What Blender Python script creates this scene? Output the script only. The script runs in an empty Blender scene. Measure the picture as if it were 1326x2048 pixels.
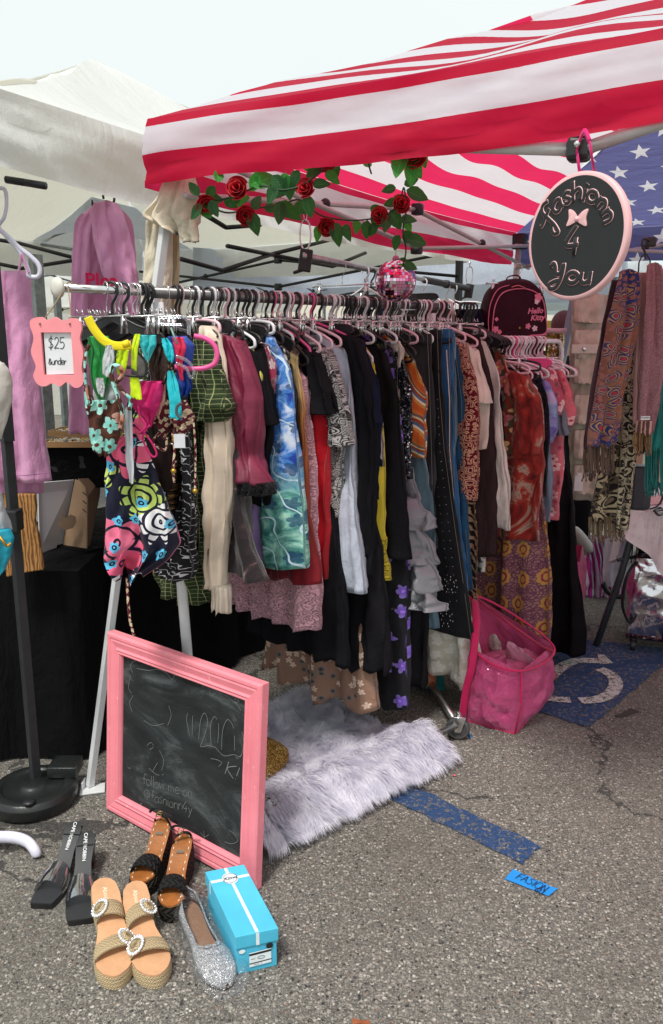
import bpy, math, random
from math import sin, cos, pi, radians, sqrt, atan2
from mathutils import Vector, Matrix, noise
V = Vector
sc = bpy.context.scene
COL = sc.collection
# ------------------------------------------------------------------ camera
CAMZ = 1.55; F = 1600.0; TILT = radians(12.13)
CT, ST = cos(TILT), sin(TILT)
cam_d = bpy.data.cameras.new("camera"); cam = bpy.data.objects.new("camera", cam_d); COL.objects.link(cam)
cam.location = (0, 0, CAMZ); cam.rotation_euler = (pi/2 - TILT, 0, 0)
cam_d.sensor_fit = 'HORIZONTAL'; cam_d.sensor_width = 36; cam_d.lens = 36*F/1326
cam_d.clip_start = 0.05; cam_d.clip_end = 400
sc.camera = cam
# ------------------------------------------------------------------ world, sun, exposure
w = bpy.data.worlds.new("World"); sc.world = w; w.use_nodes = True
nt = w.node_tree; nt.nodes.clear()
wo = nt.nodes.new('ShaderNodeOutputWorld'); bg = nt.nodes.new('ShaderNodeBackground')
sky = nt.nodes.new('ShaderNodeTexSky'); sky.sky_type = 'NISHITA'; sky.sun_disc = False
SUN_EL, SUN_AZ = radians(62), radians(205)
sky.sun_elevation = SUN_EL; sky.sun_rotation = SUN_AZ
sky.air_density = 1.0; sky.dust_density = 3.0
mx = nt.nodes.new('ShaderNodeMix'); mx.data_type = 'RGBA'; mx.inputs[0].default_value = 0.97
cn = nt.nodes.new('ShaderNodeTexNoise'); cn.inputs['Scale'].default_value = 1.2; cn.inputs['Detail'].default_value = 3
cr = nt.nodes.new('ShaderNodeValToRGB')
cr.color_ramp.elements[0].color = (5.15, 5.6, 5.55, 1); cr.color_ramp.elements[1].color = (5.5, 5.9, 5.85, 1)
cr.color_ramp.elements[0].position = .35; cr.color_ramp.elements[1].position = .7
nt.links.new(cn.outputs['Fac'], cr.inputs[0])
nt.links.new(sky.outputs[0], mx.inputs[6]); nt.links.new(cr.outputs[0], mx.inputs[7])
nt.links.new(mx.outputs[2], bg.inputs[0]); bg.inputs[1].default_value = 0.1
nt.links.new(bg.outputs[0], wo.inputs[0])
sd = bpy.data.lights.new("sun", 'SUN'); sd.energy = 1.9; sd.angle = radians(11); sd.color = (1, .97, .91)
so = bpy.data.objects.new("sun", sd); COL.objects.link(so); so.location = (0, 0, 20)
# direction the light comes from
sdir = V((sin(SUN_AZ)*cos(SUN_EL), cos(SUN_AZ)*cos(SUN_EL), sin(SUN_EL)))
so.rotation_euler = sdir.to_track_quat('Z', 'Y').to_euler()
sc.view_settings.view_transform = 'Standard'; sc.view_settings.look = 'None'
sc.view_settings.exposure = 0.76; sc.view_settings.gamma = 1
sc.cycles.use_denoising = True
sc.cycles.max_bounces = 8; sc.cycles.diffuse_bounces = 5; sc.cycles.transparent_max_bounces = 12
sc.cycles.transmission_bounces = 6

# ------------------------------------------------------------------ photo pixel -> world helpers (layout survey)
def ray(px, py):
    u = -(py-1024)/F
    return V(((px-663)/F, CT + ST*u, -ST + CT*u))
C0 = V((0, 0, CAMZ))
def PY(px, py, Y): r = ray(px, py); return C0 + r*(Y/r.y)
def PZ(px, py, z=0.0): r = ray(px, py); return C0 + r*((z-CAMZ)/r.z)
def PP(px, py, P0, n):
    r = ray(px, py); return C0 + r*((P0-C0).dot(n)/r.dot(n))
def lerp(a, b, t): return a + (b-a)*t
def sm(t): t = max(0, min(1, t)); return t*t*(3-2*t)
def interp(tab, x):
    if x <= tab[0][0]: return tab[0][1]
    for (a, fa), (b, fb) in zip(tab, tab[1:]):
        if x <= b: return lerp(fa, fb, (x-a)/(b-a) if b > a else 0)
    return tab[-1][1]
def crom(pts, n=6, closed=False):
    """Catmull-Rom through points of any dimension (tuples or Vectors)"""
    P = [V(p) for p in pts]
    if len(P) < 3 and not closed: return P
    out = []; m = len(P); segs = m if closed else m-1
    for i in range(segs):
        if closed: p0, p1, p2, p3 = P[(i-1) % m], P[i], P[(i+1) % m], P[(i+2) % m]
        else: p0, p1, p2, p3 = P[max(i-1, 0)], P[i], P[i+1], P[min(i+2, m-1)]
        for k in range(n):
            t = k/n
            out.append(.5*((2*p1)+(p2-p0)*t+(2*p0-5*p1+4*p2-p3)*t*t+(3*p1-p0-3*p2+p3)*t**3))
    if not closed: out.append(P[-1])
    return out
# ------------------------------------------------------------------ mesh builder
class MB:
    def __init__(s): s.v = []; s.f = []; s.uv = []; s.mi = []; s.m = 0
    def add(s, p, uv=(0, 0)): s.v.append((p[0], p[1], p[2])); s.uv.append(uv); return len(s.v)-1
    def face(s, idx): s.f.append(tuple(idx)); s.mi.append(s.m)
    def grid(s, pts, uvs=None, closed_u=False, closed_v=False):
        """pts[row][col]"""
        base = len(s.v); R = len(pts); Cn = len(pts[0])
        for i in range(R):
            for j in range(Cn): s.add(pts[i][j], uvs[i][j] if uvs else (j/Cn, i/R))
        for i in range(R-1 + (1 if closed_v else 0)):
            for j in range(Cn-1 + (1 if closed_u else 0)):
                a = base+i*Cn+j; b = base+i*Cn+(j+1) % Cn
                c = base+((i+1) % R)*Cn+(j+1) % Cn; d = base+((i+1) % R)*Cn+j
                s.face((a, b, c, d))
        return base
    def tube(s, pts, r, seg=8, closed=False, flat=1.0, up=None):
        pts = [V(p) for p in pts]; n = len(pts); rows = []; prev = None
        L = 0; uvs = []
        for i, p in enumerate(pts):
            if closed: t = pts[(i+1) % n]-pts[(i-1) % n]
            else: t = pts[min(i+1, n-1)]-pts[max(i-1, 0)]
            if t.length < 1e-9: t = V((0, 0, 1))
            t.normalize()
            if prev is None:
                a = V(up) if up else (V((0, 0, 1)) if abs(t.z) < .9 else V((1, 0, 0)))
            else: a = prev
            a = (a - t*a.dot(t))
            if a.length < 1e-6: a = t.orthogonal()
            a.normalize(); b = t.cross(a); prev = a
            rr = r(i/(n-1)) if callable(r) else (r[i] if isinstance(r, (list, tuple)) else r)
            rows.append([p + a*(rr*flat*cos(2*pi*k/seg)) + b*(rr*sin(2*pi*k/seg)) for k in range(seg)])
            if i: L += (p-pts[i-1]).length
            uvs.append([(k/seg*2*pi*rr, L) for k in range(seg)])
        base = s.grid(rows, uvs, closed_u=True, closed_v=closed)
        if not closed:
            s.face([base+k for k in range(seg)][::-1]); s.face([base+(n-1)*seg+k for k in range(seg)])
    def box(s, c, size, M=None):
        c = V(c); h = V(size)/2; base = len(s.v)
        for dz in (-1, 1):
            for dx, dy in ((-1, -1), (1, -1), (1, 1), (-1, 1)):
                p = V((dx*h.x, dy*h.y, dz*h.z))
                if M: p = M @ p
                p = p + c; s.add(p, (dx*h.x+dy*h.y, dz*h.z+dy*h.y))
        for q in ((3, 2, 1, 0), (4, 5, 6, 7), (0, 1, 5, 4), (1, 2, 6, 5), (2, 3, 7, 6), (3, 0, 4, 7)):
            s.face([base+k for k in q])
    def prism(s, poly, fr, t0, t1):
        """poly 2D list extruded along fr normal; fr(u,v,w)->3D"""
        n = len(poly); base = len(s.v)
        for w_ in (t0, t1):
            for p in poly: s.add(fr(p[0], p[1], w_), (p[0], p[1]))
        s.face([base+k for k in range(n)][::-1]); s.face([base+n+k for k in range(n)])
        for k in range(n):
            j = (k+1) % n; s.face((base+k, base+j, base+n+j, base+n+k))
    def lathe(s, prof, c, seg=32, ax=None):
        c = V(c)
        if ax is None: X, Y, Z = V((1, 0, 0)), V((0, 1, 0)), V((0, 0, 1))
        else:
            Z = V(ax).normalized(); X = Z.orthogonal().normalized(); Y = Z.cross(X)
        rows = [[c + X*(r*cos(2*pi*k/seg)) + Y*(r*sin(2*pi*k/seg)) + Z*z for k in range(seg)] for r, z in prof]
        uvs = [[(r*cos(2*pi*k/seg), r*sin(2*pi*k/seg)) for k in range(seg)] for r, z in prof]
        base = s.grid(rows, uvs, closed_u=True)
        s.face([base+k for k in range(seg)][::-1]); s.face([base+(len(prof)-1)*seg+k for k in range(seg)])
    def sphere(s, c, r, seg=16, rings=10, sx=1, sy=1, sz=1):
        rows = []
        for i in range(rings+1):
            th = pi*i/rings; th = max(.02, min(pi-.02, th))
            rows.append([V(c)+V((sx*r*sin(th)*cos(2*pi*k/seg), sy*r*sin(th)*sin(2*pi*k/seg), sz*r*cos(th))) for k in range(seg)])
        base = s.grid(rows, None, closed_u=True)
        s.face([base+k for k in range(seg)]); s.face([base+rings*seg+k for k in range(seg)][::-1])
    def ribbon(s, pts, wdt, nrm, off=0.0, thick=0.0):
        """flat stroke of width wdt following pts on a surface with normal nrm"""
        P = [V(p) for p in pts]; n = len(P); nrm = V(nrm)
        rows = []
        for i, p in enumerate(P):
            t = (P[min(i+1, n-1)]-P[max(i-1, 0)])
            if t.length < 1e-9: t = V((1, 0, 0))
            b = t.normalized().cross(nrm).normalized()
            ww = wdt(i/(n-1)) if callable(wdt) else wdt
            rows.append([p+b*ww/2+nrm*off, p-b*ww/2+nrm*off])
        s.grid(rows)

def finish(o, parent, smooth, bevel, sub):
    if parent is not None: o.parent = parent
    if bevel:
        b = o.modifiers.new("bevel", 'BEVEL'); b.width = bevel; b.segments = 2; b.limit_method = 'ANGLE'; b.angle_limit = radians(40)
    if sub:
        b = o.modifiers.new("sub", 'SUBSURF'); b.levels = sub; b.render_levels = sub
def build(name, mb, mats, parent=None, smooth=True, bevel=0, sub=0, origin=None):
    me = bpy.data.meshes.new(name)
    # world offset of parent
    off = V((0, 0, 0)); p = parent
    while p is not None: off += p.location; p = p.parent
    loc = V((0, 0, 0))
    if origin is not None: loc = V(origin) - off
    sh = off + loc
    me.from_pydata([(a-sh.x, b-sh.y, c-sh.z) for a, b, c in mb.v], [], mb.f)
    if not isinstance(mats, (list, tuple)): mats = [mats]
    for m in mats: me.materials.append(m)
    me.polygons.foreach_set('material_index', mb.mi)
    if smooth: me.polygons.foreach_set('use_smooth', [True]*len(me.polygons))
    uvl = me.uv_layers.new(name='UVMap')
    li = [0]*len(me.loops); me.loops.foreach_get('vertex_index', li)
    flat = []
    for i in li: flat.extend(mb.uv[i])
    uvl.data.foreach_set('uv', flat)
    me.update()
    o = bpy.data.objects.new(name, me); COL.objects.link(o); o.location = loc
    finish(o, parent, smooth, bevel, sub)
    return o
def tag(o, label=None, cat=None, group=None, kind=None):
    if label: o['label'] = label
    if cat: o['category'] = cat
    if group: o['group'] = group
    if kind: o['kind'] = kind
    return o
def thing(name, label, cat, loc=(0, 0, 0), group=None):
    o = bpy.data.objects.new(name, None); COL.objects.link(o); o.location = V(loc)
    o.empty_display_size = .1
    return tag(o, label, cat, group)
def copy_tree(root, loc, rz=0, label=None, group=None, scale=None):
    r = root.copy(); COL.objects.link(r); r.location = loc; r.rotation_euler = (0, 0, rz)
    if scale: r.scale = (scale,)*3
    if label: r['label'] = label
    if group: r['group'] = group
    for ch in list(root.children):
        c = ch.copy(); COL.objects.link(c); c.parent = r
        for g in ch.children:
            d = g.copy(); COL.objects.link(d); d.parent = c
    return r
def text2d(s, size=1.0, bold=0.0, shear=0.0):
    """2D polygons of a text in the built-in font, centred"""
    cu = bpy.data.curves.new("lettering", 'FONT'); cu.body = s; cu.size = size; cu.align_x = 'CENTER'; cu.align_y = 'CENTER'
    cu.offset = bold; cu.shear = shear; cu.resolution_u = 3
    o = bpy.data.objects.new("lettering", cu); COL.objects.link(o)
    dg = bpy.context.evaluated_depsgraph_get(); me = bpy.data.meshes.new_from_object(o.evaluated_get(dg))
    vs = [tuple(v.co) for v in me.vertices]; fs = [tuple(p.vertices) for p in me.polygons]
    bpy.data.objects.remove(o); bpy.data.curves.remove(cu); bpy.data.meshes.remove(me)
    return vs, fs
def add_text(mb, s, fr, size, bold=0.0, shear=0.0, off=0.0):
    vs, fs = text2d(s, size, bold, shear); base = len(mb.v)
    for x, y, z in vs: mb.add(fr(x, y, off))
    for f in fs: mb.face([base+k for k in f])
def frame(o, U, Vv):
    """frame function from origin and two axes; third axis toward the viewer side U x V"""
    o = V(o); U = V(U); Vv = V(Vv); N = U.cross(Vv).normalized()
    fr = lambda a, b, c=0.0: o + U*a + Vv*b + N*c
    fr.N = N
    return fr
# single-line handwriting glyphs
_circ = [(.25+.25*cos(a*pi/4+1.2), .27+.27*sin(a*pi/4+1.2)) for a in range(9)]
GL = {
 'a': (.55, [[(.48, .5), (.3, .56), (.05, .35), (.08, .05), (.28, 0), (.45, .2), (.48, .5), (.47, .1), (.56, 0)]]),
 'b': (.5, [[(.05, 1), (.05, 0), (.05, .4), (.3, .55), (.48, .3), (.3, 0), (.05, .08)]]),
 'd': (.55, [[(.45, .45), (.25, .55), (.03, .3), (.2, 0), (.45, .15), (.47, 1), (.47, .1), (.55, 0)]]),
 'e': (.5, [[(.05, .28), (.45, .3), (.35, .55), (.1, .5), (.02, .2), (.2, 0), (.48, .1)]]),
 'f': (.42, [[(.48, .9), (.35, 1), (.2, .85), (.18, 0)], [(0, .52), (.42, .55)]]),
 'g': (.5, [[(.45, .5), (.2, .55), (.05, .3), (.2, .05), (.43, .2), (.45, .5), (.42, -.3), (.2, -.42), (.03, -.3)]]),
 'h': (.5, [[(.05, 1), (.05, 0), (.07, .35), (.28, .55), (.42, .4), (.43, 0)]]),
 'i': (.2, [[(.08, .55), (.08, .05), (.15, 0)], [(.08, .75), (.09, .8)]]),
 'l': (.22, [[(.08, 1), (.08, .1), (.18, 0)]]),
 'm': (.75, [[(.05, .55), (.05, 0), (.08, .38), (.22, .55), (.34, .4), (.35, 0), (.38, .38), (.52, .55), (.66, .4), (.67, 0)]]),
 'n': (.5, [[(.05, .55), (.05, 0), (.08, .38), (.26, .55), (.42, .4), (.43, 0)]]),
 'o': (.52, [_circ]),
 'r': (.38, [[(.05, .55), (.05, 0), (.07, .35), (.2, .52), (.35, .5)]]),
 's': (.4, [[(.36, .48), (.2, .57), (.05, .42), (.2, .28), (.34, .14), (.2, 0), (.02, .08)]]),
 't': (.35, [[(.15, .9), (.15, .1), (.28, 0)], [(0, .6), (.33, .6)]]),
 'u': (.5, [[(.05, .55), (.06, .15), (.22, 0), (.4, .15), (.43, .55), (.43, .08), (.5, 0)]]),
 'w': (.62, [[(.02, .55), (.15, 0), (.3, .45), (.42, 0), (.58, .55)]]),
 'y': (.5, [[(.05, .55), (.22, .08)], [(.43, .55), (.2, -.1), (.05, -.35)]]),
 'Y': (.75, [[(.02, .85), (.15, 1), (.25, .8), (.3, .5), (.5, .5), (.62, .95), (.58, .3), (.4, -.2), (.15, -.3), (.05, -.1), (.3, .08), (.6, .15)]]),
 '4': (.55, [[(.35, 1), (.02, .35), (.5, .35)], [(.38, .6), (.38, 0)]]),
 '2': (.5, [[(.05, .8), (.22, 1), (.42, .85), (.35, .5), (.05, .03), (.25, .06), (.48, .02)]]),
 '5': (.5, [[(.1, .98), (.08, .55), (.3, .6), (.45, .35), (.3, .03), (.05, .05)], [(.1, .97), (.45, 1)]]),
 '$': (.55, [[(.45, .8), (.25, .92), (.06, .75), (.25, .5), (.43, .3), (.25, .08), (.04, .18)], [(.27, 1.12), (.23, -.1)]]),
 '&': (.55, [[(.45, 0), (.15, .5), (.22, .75), (.34, .6), (.1, .3), (.1, .05), (.3, 0), (.45, .3)]]),
 '@': (.85, [[(.55, .55), (.35, .6), (.25, .35), (.4, .2), (.55, .35), (.58, .62), (.56, .25), (.7, .25), (.78, .55), (.6, .9), (.25, .85), (.05, .45), (.2, .05), (.6, 0)]]),
 'K': (.5, [[(.05, 1), (.05, 0)], [(.45, 1), (.08, .48), (.48, 0)]]),
 '!': (.2, [[(.1, 1), (.08, .3)], [(.07, .08), (.08, .03)]]),
 'F': (.5, [[(.05, 1), (.05, 0)], [(.02, .98), (.5, 1)], [(.05, .52), (.4, .55)]]),
 'A': (.6, [[(.02, 0), (.28, 1)], [(.28, 1), (.55, 0)], [(.12, .38), (.46, .4)]]),
 'S': (.5, [[(.45, .9), (.22, 1), (.06, .78), (.3, .52), (.43, .25), (.22, 0), (.02, .12)]]),
 'I': (.25, [[(.12, 1), (.12, 0)]]),
 'O': (.62, [[(.3+.28*cos(a*pi/4+1.4), .5+.5*sin(a*pi/4+1.4)) for a in range(9)]]),
 'N': (.6, [[(.05, 0), (.07, 1)], [(.07, 1), (.45, 0)], [(.45, 0), (.5, 1)]]),
 'U': (.55, [[(.05, 1), (.06, .25), (.25, 0), (.44, .2), (.47, 1)]]),
 ' ': (.35, []),
}
def hand(s, x0, y0, h, slant=.08, jit=.02, seed=1, track=1.12):
    """list of 2D polylines for a handwritten string"""
    rnd = random.Random(seed); x = x0; out = []
    for ch in s:
        wd, st = GL[ch]; dy = rnd.uniform(-jit, jit)*h; k = 1+rnd.uniform(-.06, .06)
        for pl in st:
            q = crom([(a, b, 0) for a, b in pl], 6) if len(pl) > 2 else [V((pl[0][0], pl[0][1], 0)), V((pl[1][0], pl[1][1], 0))]
            out.append([(x+(p.x+slant*p.y)*h*k, y0+dy+p.y*h*k) for p in q])
        x += wd*h*track
    return out, x
# ================================================================== materials
def S(r, g, b):
    f = lambda c: (c/255/12.92) if c/255 <= .04045 else ((c/255+.055)/1.055)**2.4
    return (f(r), f(g), f(b), 1)
class NT:
    def __init__(s, name):
        s.m = bpy.data.materials.new(name); s.m.use_nodes = True; s.t = s.m.node_tree; s.t.nodes.clear()
        s.out = s.t.nodes.new('ShaderNodeOutputMaterial')
        tc = s.t.nodes.new('ShaderNodeTexCoord'); s.uv = tc.outputs['UV']; s.ob = tc.outputs['Object']
    def set(s, sock, v):
        if isinstance(v, bpy.types.NodeSocket): s.t.links.new(v, sock)
        elif isinstance(v, (tuple, list)) and len(v) == 3 and sock.type == 'RGBA': sock.default_value = (*v, 1)
        elif isinstance(v, (tuple, list)) and len(v) == 4 and sock.type == 'VECTOR': sock.default_value = v[:3]
        else: sock.default_value = v
    def n(s, typ, ins=None, **at):
        nd = s.t.nodes.new(typ)
        for k, v in at.items(): setattr(nd, k, v)
        for k, v in (ins or {}).items(): s.set(nd.inputs[k], v)
        return nd
    def math(s, op, a, b=0.0, c=0.0): return s.n('ShaderNodeMath', {0: a, 1: b, 2: c}, operation=op).outputs[0]
    def vm(s, op, a, b=(0, 0, 0)): 
        nd = s.n('ShaderNodeVectorMath', {0: a, 1: b}, operation=op)
        return nd.outputs['Value'] if op in ('LENGTH', 'DOT_PRODUCT') else nd.outputs[0]
    def map(s, vec, scale=(1, 1, 1), rot=(0, 0, 0), loc=(0, 0, 0)):
        return s.n('ShaderNodeMapping', {'Vector': vec, 'Scale': scale, 'Rotation': rot, 'Location': loc}).outputs[0]
    def mix(s, f, a, b, blend='MIX'):
        nd = s.n('ShaderNodeMix', None, data_type='RGBA', blend_type=blend)
        s.set(nd.inputs[0], f); s.set(nd.inputs[6], a); s.set(nd.inputs[7], b); return nd.outputs[2]
    def ramp(s, f, stops, const=False):
        nd = s.n('ShaderNodeValToRGB', {0: f}); e = nd.color_ramp
        if const: e.interpolation = 'CONSTANT'
        while len(e.elements) < len(stops): e.elements.new(.5)
        for el, (p, c) in zip(e.elements, stops):
            el.position = p; el.color = c if isinstance(c, tuple) and len(c) == 4 else ((*c, 1) if isinstance(c, tuple) else (c, c, c, 1))
        return nd.outputs[0]
    def noise(s, scale, vec=None, detail=3, rough=.55, dist=0.0, col=False):
        nd = s.n('ShaderNodeTexNoise', {'Vector': vec or s.uv, 'Scale': scale, 'Detail': detail, 'Roughness': rough, 'Distortion': dist})
        return nd.outputs['Color' if col else 'Fac']
    def voro(s, scale, vec=None, feature='F1', rand=1.0):
        return s.n('ShaderNodeTexVoronoi', {'Vector': vec or s.uv, 'Scale': scale, 'Randomness': rand}, feature=feature)
    def wave(s, scale, vec=None, dist=0, dscale=1, dirn='X', prof='SIN', detail=2):
        nd = s.n('ShaderNodeTexWave', {'Vector': vec or s.uv, 'Scale': scale, 'Distortion': dist, 'Detail Scale': dscale, 'Detail': detail}, wave_profile=prof, bands_direction=dirn)
        return nd.outputs['Fac']
    def sep(s, vec): nd = s.n('ShaderNodeSeparateXYZ', {0: vec}); return nd.outputs
    def gt(s, a, b): return s.math('GREATER_THAN', a, b)
    def lt(s, a, b): return s.math('LESS_THAN', a, b)
    def flower(s, vec, scale, petals=5, R=.42, depth=.4, rand=.7):
        """procedural petal mask on a jittered cell lattice -> (mask, centre, random)"""
        v = s.vm('MULTIPLY', vec, (scale, scale, 0))
        vo = s.n('ShaderNodeTexVoronoi', {'Vector': v, 'Scale': 1.0, 'Randomness': rand}, voronoi_dimensions='2D')
        loc = s.vm('SUBTRACT', v, vo.outputs['Position']); x, y, _ = s.sep(loc)
        ang = s.math('ARCTAN2', y, x); rnd = s.sep(vo.outputs['Color'])[0]
        a2 = s.math('MULTIPLY_ADD', ang, petals/2, s.math('MULTIPLY', rnd, 6.28))
        pr = s.math('MULTIPLY_ADD', s.math('ABSOLUTE', s.math('COSINE', a2)), depth*R, R*(1-depth))
        d = vo.outputs['Distance']
        return s.lt(d, pr), s.lt(d, R*.22), rnd, d
    def done(s, col, rough=.85, metal=0.0, bump=None, bstr=.3, bdist=.01, trans=0.0, alpha=None, sheen=0.0, spec=.3, coat=0.0, emit=None, tcol=None):
        p = s.n('ShaderNodeBsdfPrincipled', {'Base Color': col, 'Roughness': rough, 'Metallic': metal, 'Specular IOR Level': spec,
                                             'Sheen Weight': sheen, 'Coat Weight': coat})
        nrm = None
        if bump is not None:
            bn = s.n('ShaderNodeBump', {'Height': bump, 'Strength': bstr, 'Distance': bdist}); nrm = bn.outputs[0]
            s.set(p.inputs['Normal'], nrm)
        sh = p.outputs[0]
        if trans:
            tr = s.n('ShaderNodeBsdfTranslucent', {'Color': tcol or col})
            if nrm is not None: s.set(tr.inputs['Normal'], nrm)
            mxn = s.n('ShaderNodeMixShader', {0: trans, 1: sh, 2: tr.outputs[0]}); sh = mxn.outputs[0]
        if alpha is not None:
            tp = s.n('ShaderNodeBsdfTransparent'); mxn = s.n('ShaderNodeMixShader', {0: alpha, 1: tp.outputs[0], 2: sh}); sh = mxn.outputs[0]
        s.t.links.new(sh, s.out.inputs[0]); return s.m
    def cloth(s, col, rough=.9, wr=.75, weave=.3, trans=0.0, sheen=.04, alpha=None, metal=0.0, spec=.25, fine=900):
        """fabric finish: long vertical drag folds, small crumples and a weave, over the given colour"""
        v1 = s.map(s.uv, (1, .28, 1)); a = s.noise(22, v1, 3, .55, .6)
        b = s.noise(55, s.map(s.uv, (1, .6, 1)), 3, .6, .8)
        c = s.noise(fine, None, 1)
        h = s.math('ADD', s.math('MULTIPLY', a, wr*1.6), s.math('ADD', s.math('MULTIPLY', b, wr*.35), s.math('MULTIPLY', c, weave*.1)))
        return s.done(col, rough, metal, h, .85, .012, trans, alpha, sheen, spec)
_cache = {}
def cached(fn):
    def g(name, *a, **k):
        if name not in _cache: _cache[name] = fn(name, *a, **k)
        return _cache[name]
    return g
def vary(n, c, amt=.12, sc_=8):
    f = n.noise(sc_, None, 4, .6); d = tuple(x*(1-amt) for x in c[:3])+(1,); e = tuple(min(1, x*(1+amt)) for x in c[:3])+(1,)
    return n.ramp(f, [(.3, d), (.7, e)])
@cached
def plain(name, c, rough=.9, wr=.5, trans=0.0, sheen=.15, amt=.14, spec=.25, weave=.25):
    if max(c[:3]) < .06 and sheen < .4: sheen = 0; spec = .12; c = tuple(q*.8 for q in c[:3])+(1,)
    n = NT(name); return n.cloth(vary(n, c, amt), rough, wr, weave, trans, sheen, spec=spec)
@cached
def satin(name, c, rough=.32):
    n = NT(name); return n.cloth(vary(n, c, .1), rough, .6, .05, 0, 0, spec=.6)
@cached
def solid(name, c, rough=.5, metal=0.0, bump=0.0, amt=.06, coat=0.0, spec=.5, sc_=30, trans=0.0):
    n = NT(name); f = n.noise(sc_, n.ob, 4, .6)
    col = n.ramp(f, [(.3, tuple(x*(1-amt) for x in c[:3])+(1,)), (.7, tuple(min(1, x*(1+amt)) for x in c[:3])+(1,))])
    rg = n.math('MULTIPLY_ADD', n.noise(sc_*.4, n.ob, 5), .25, rough-.12)
    return n.done(col, rg, metal, n.noise(sc_*6, n.ob, 3) if bump else None, bump, .004, trans, coat=coat, spec=spec)
@cached
def floral(name, bgc, cols, scale=10, petals=5, R=.42, centre=None, leaf=None, rough=.9, depth=.4, trans=0.0, alpha=None, wr=.6, dens=0):
    n = NT(name); dv = n.vm('ADD', n.uv, n.vm('MULTIPLY', n.vm('SUBTRACT', n.noise(scale*1.5, None, 2, col=True), (.5, .5, .5)), (.04/scale*8, .04/scale*8, 0)))
    col = vary(n, bgc, .1)
    if leaf:
        lm, _, lr, _ = n.flower(n.map(dv, loc=(3.3, 1.7, 0)), scale*1.35, 2, .5, .8, .9)
        col = n.mix(lm, col, leaf)
    m, c, r, d = n.flower(dv, scale, petals, R, depth)
    if dens: m = n.math('MULTIPLY', m, n.gt(n.math('FRACT', n.math('MULTIPLY', r, 7.3)), dens)); c = n.math('MULTIPLY', c, m)
    k = len(cols); fc = n.ramp(r, [(i/k, cc) for i, cc in enumerate(cols)], True)
    fc = n.mix(n.math('MULTIPLY', d, 1.1), fc, n.mix(.5, fc, (1, 1, 1, 1)))
    col = n.mix(m, col, fc)
    if centre: col = n.mix(c, col, centre)
    return n.cloth(col, rough, wr, .2, trans)
@cached
def paisley(name, bgc, fg, scale=9, fg2=None, lines=5, thr=.55, rough=.9, wr=.5, alpha=None, trans=0.0):
    n = NT(name); dv = n.vm('ADD', n.uv, n.vm('MULTIPLY', n.noise(scale*.8, None, 2, col=True), (.12*8/scale, .12*8/scale, 0)))
    m, c, r, d = n.flower(dv, scale, 3, .52, .42, .9); m3, c3, _, d3 = n.flower(n.map(dv, loc=(.7, .3, 0)), scale*2.6, 5, .42, .5)
    fine = n.voro(scale*7, dv, 'DISTANCE_TO_EDGE').outputs['Distance']
    col = n.mix(n.math('MULTIPLY', n.lt(fine, .09), .55), vary(n, bgc, .1), fg2 or fg); col = n.mix(m3, col, fg); col = n.mix(c3, col, bgc)
    rings = n.gt(n.math('SINE', n.math('MULTIPLY', d, lines*8)), -.1)
    col = n.mix(m, col, n.mix(rings, bgc, fg)); col = n.mix(c, col, fg2 or fg)
    return n.cloth(col, rough, wr, .2, trans)
@cached
def plaid(name, a, b, line, sc_=28):
    n = NT(name); x, y, _ = n.sep(n.uv)
    fx = n.math('FRACT', n.math('MULTIPLY', x, sc_)); fy = n.math('FRACT', n.math('MULTIPLY', y, sc_))
    bx = n.gt(n.math('FRACT', n.math('MULTIPLY', x, sc_/3)), .5); by = n.gt(n.math('FRACT', n.math('MULTIPLY', y, sc_/3)), .5)
    col = n.mix(n.math('MULTIPLY', n.math('ADD', bx, by), .5), a, b)
    l = n.math('MAXIMUM', n.lt(fx, .09), n.lt(fy, .09)); col = n.mix(n.math('MULTIPLY', l, .7), col, line)
    return n.cloth(col, .9, .6)
@cached
def denim(name, c, light=None, wr=.5):
    n = NT(name); tw = n.wave(420, n.map(n.uv, rot=(0, 0, .7)), 1, 1)
    f = n.noise(5, n.map(n.uv, (1.5, .5, 1)), 5, .65); lc = light or tuple(min(1, x*2.2+.02) for x in c[:3])+(1,)
    col = n.mix(n.math('MULTIPLY', tw, .22), n.ramp(f, [(.35, c), (.75, lc)]), tuple(min(1, q*2+.01) for q in lc[:3])+(1,))
    return n.cloth(col, .9, wr, .8)
@cached
def lace(name, c, scale=26, alpha_bg=.25, hole=.2):
    n = NT(name); dv = n.vm('ADD', n.uv, n.vm('MULTIPLY', n.noise(scale*.7, None, 2, col=True), (2.2/scale, 2.2/scale, 0)))
    d = n.voro(scale, dv).outputs['Distance']; r = n.math('SINE', n.math('MULTIPLY', d, 26))
    e = n.voro(scale*3.2, dv, 'DISTANCE_TO_EDGE').outputs['Distance']
    solidm = n.math('MAXIMUM', n.gt(r, -.1), n.lt(e, .05))
    col = n.mix(solidm, tuple(x*.45 for x in c[:3])+(1,), vary(n, c, .08))
    al = n.math('MULTIPLY_ADD', solidm, 1-alpha_bg, alpha_bg)
    return n.done(col, .85, 0, n.math('ADD', n.math('MULTIPLY', r, .4), n.noise(22, n.map(n.uv, (1, .28, 1)))), .6, .008, .15, al, .1)
@cached
def dyed(name, stops, scale=6, stretch=(1, .6, 1), dist=1.5, rough=.9, detail=4, trans=0.0, wr=.5, sheen=.15, spec=.25):
    n = NT(name); f = n.noise(scale, n.map(n.uv, stretch), detail, .6, dist)
    return n.cloth(n.ramp(f, stops), rough, wr, .2, trans, sheen, spec=spec)
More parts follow.
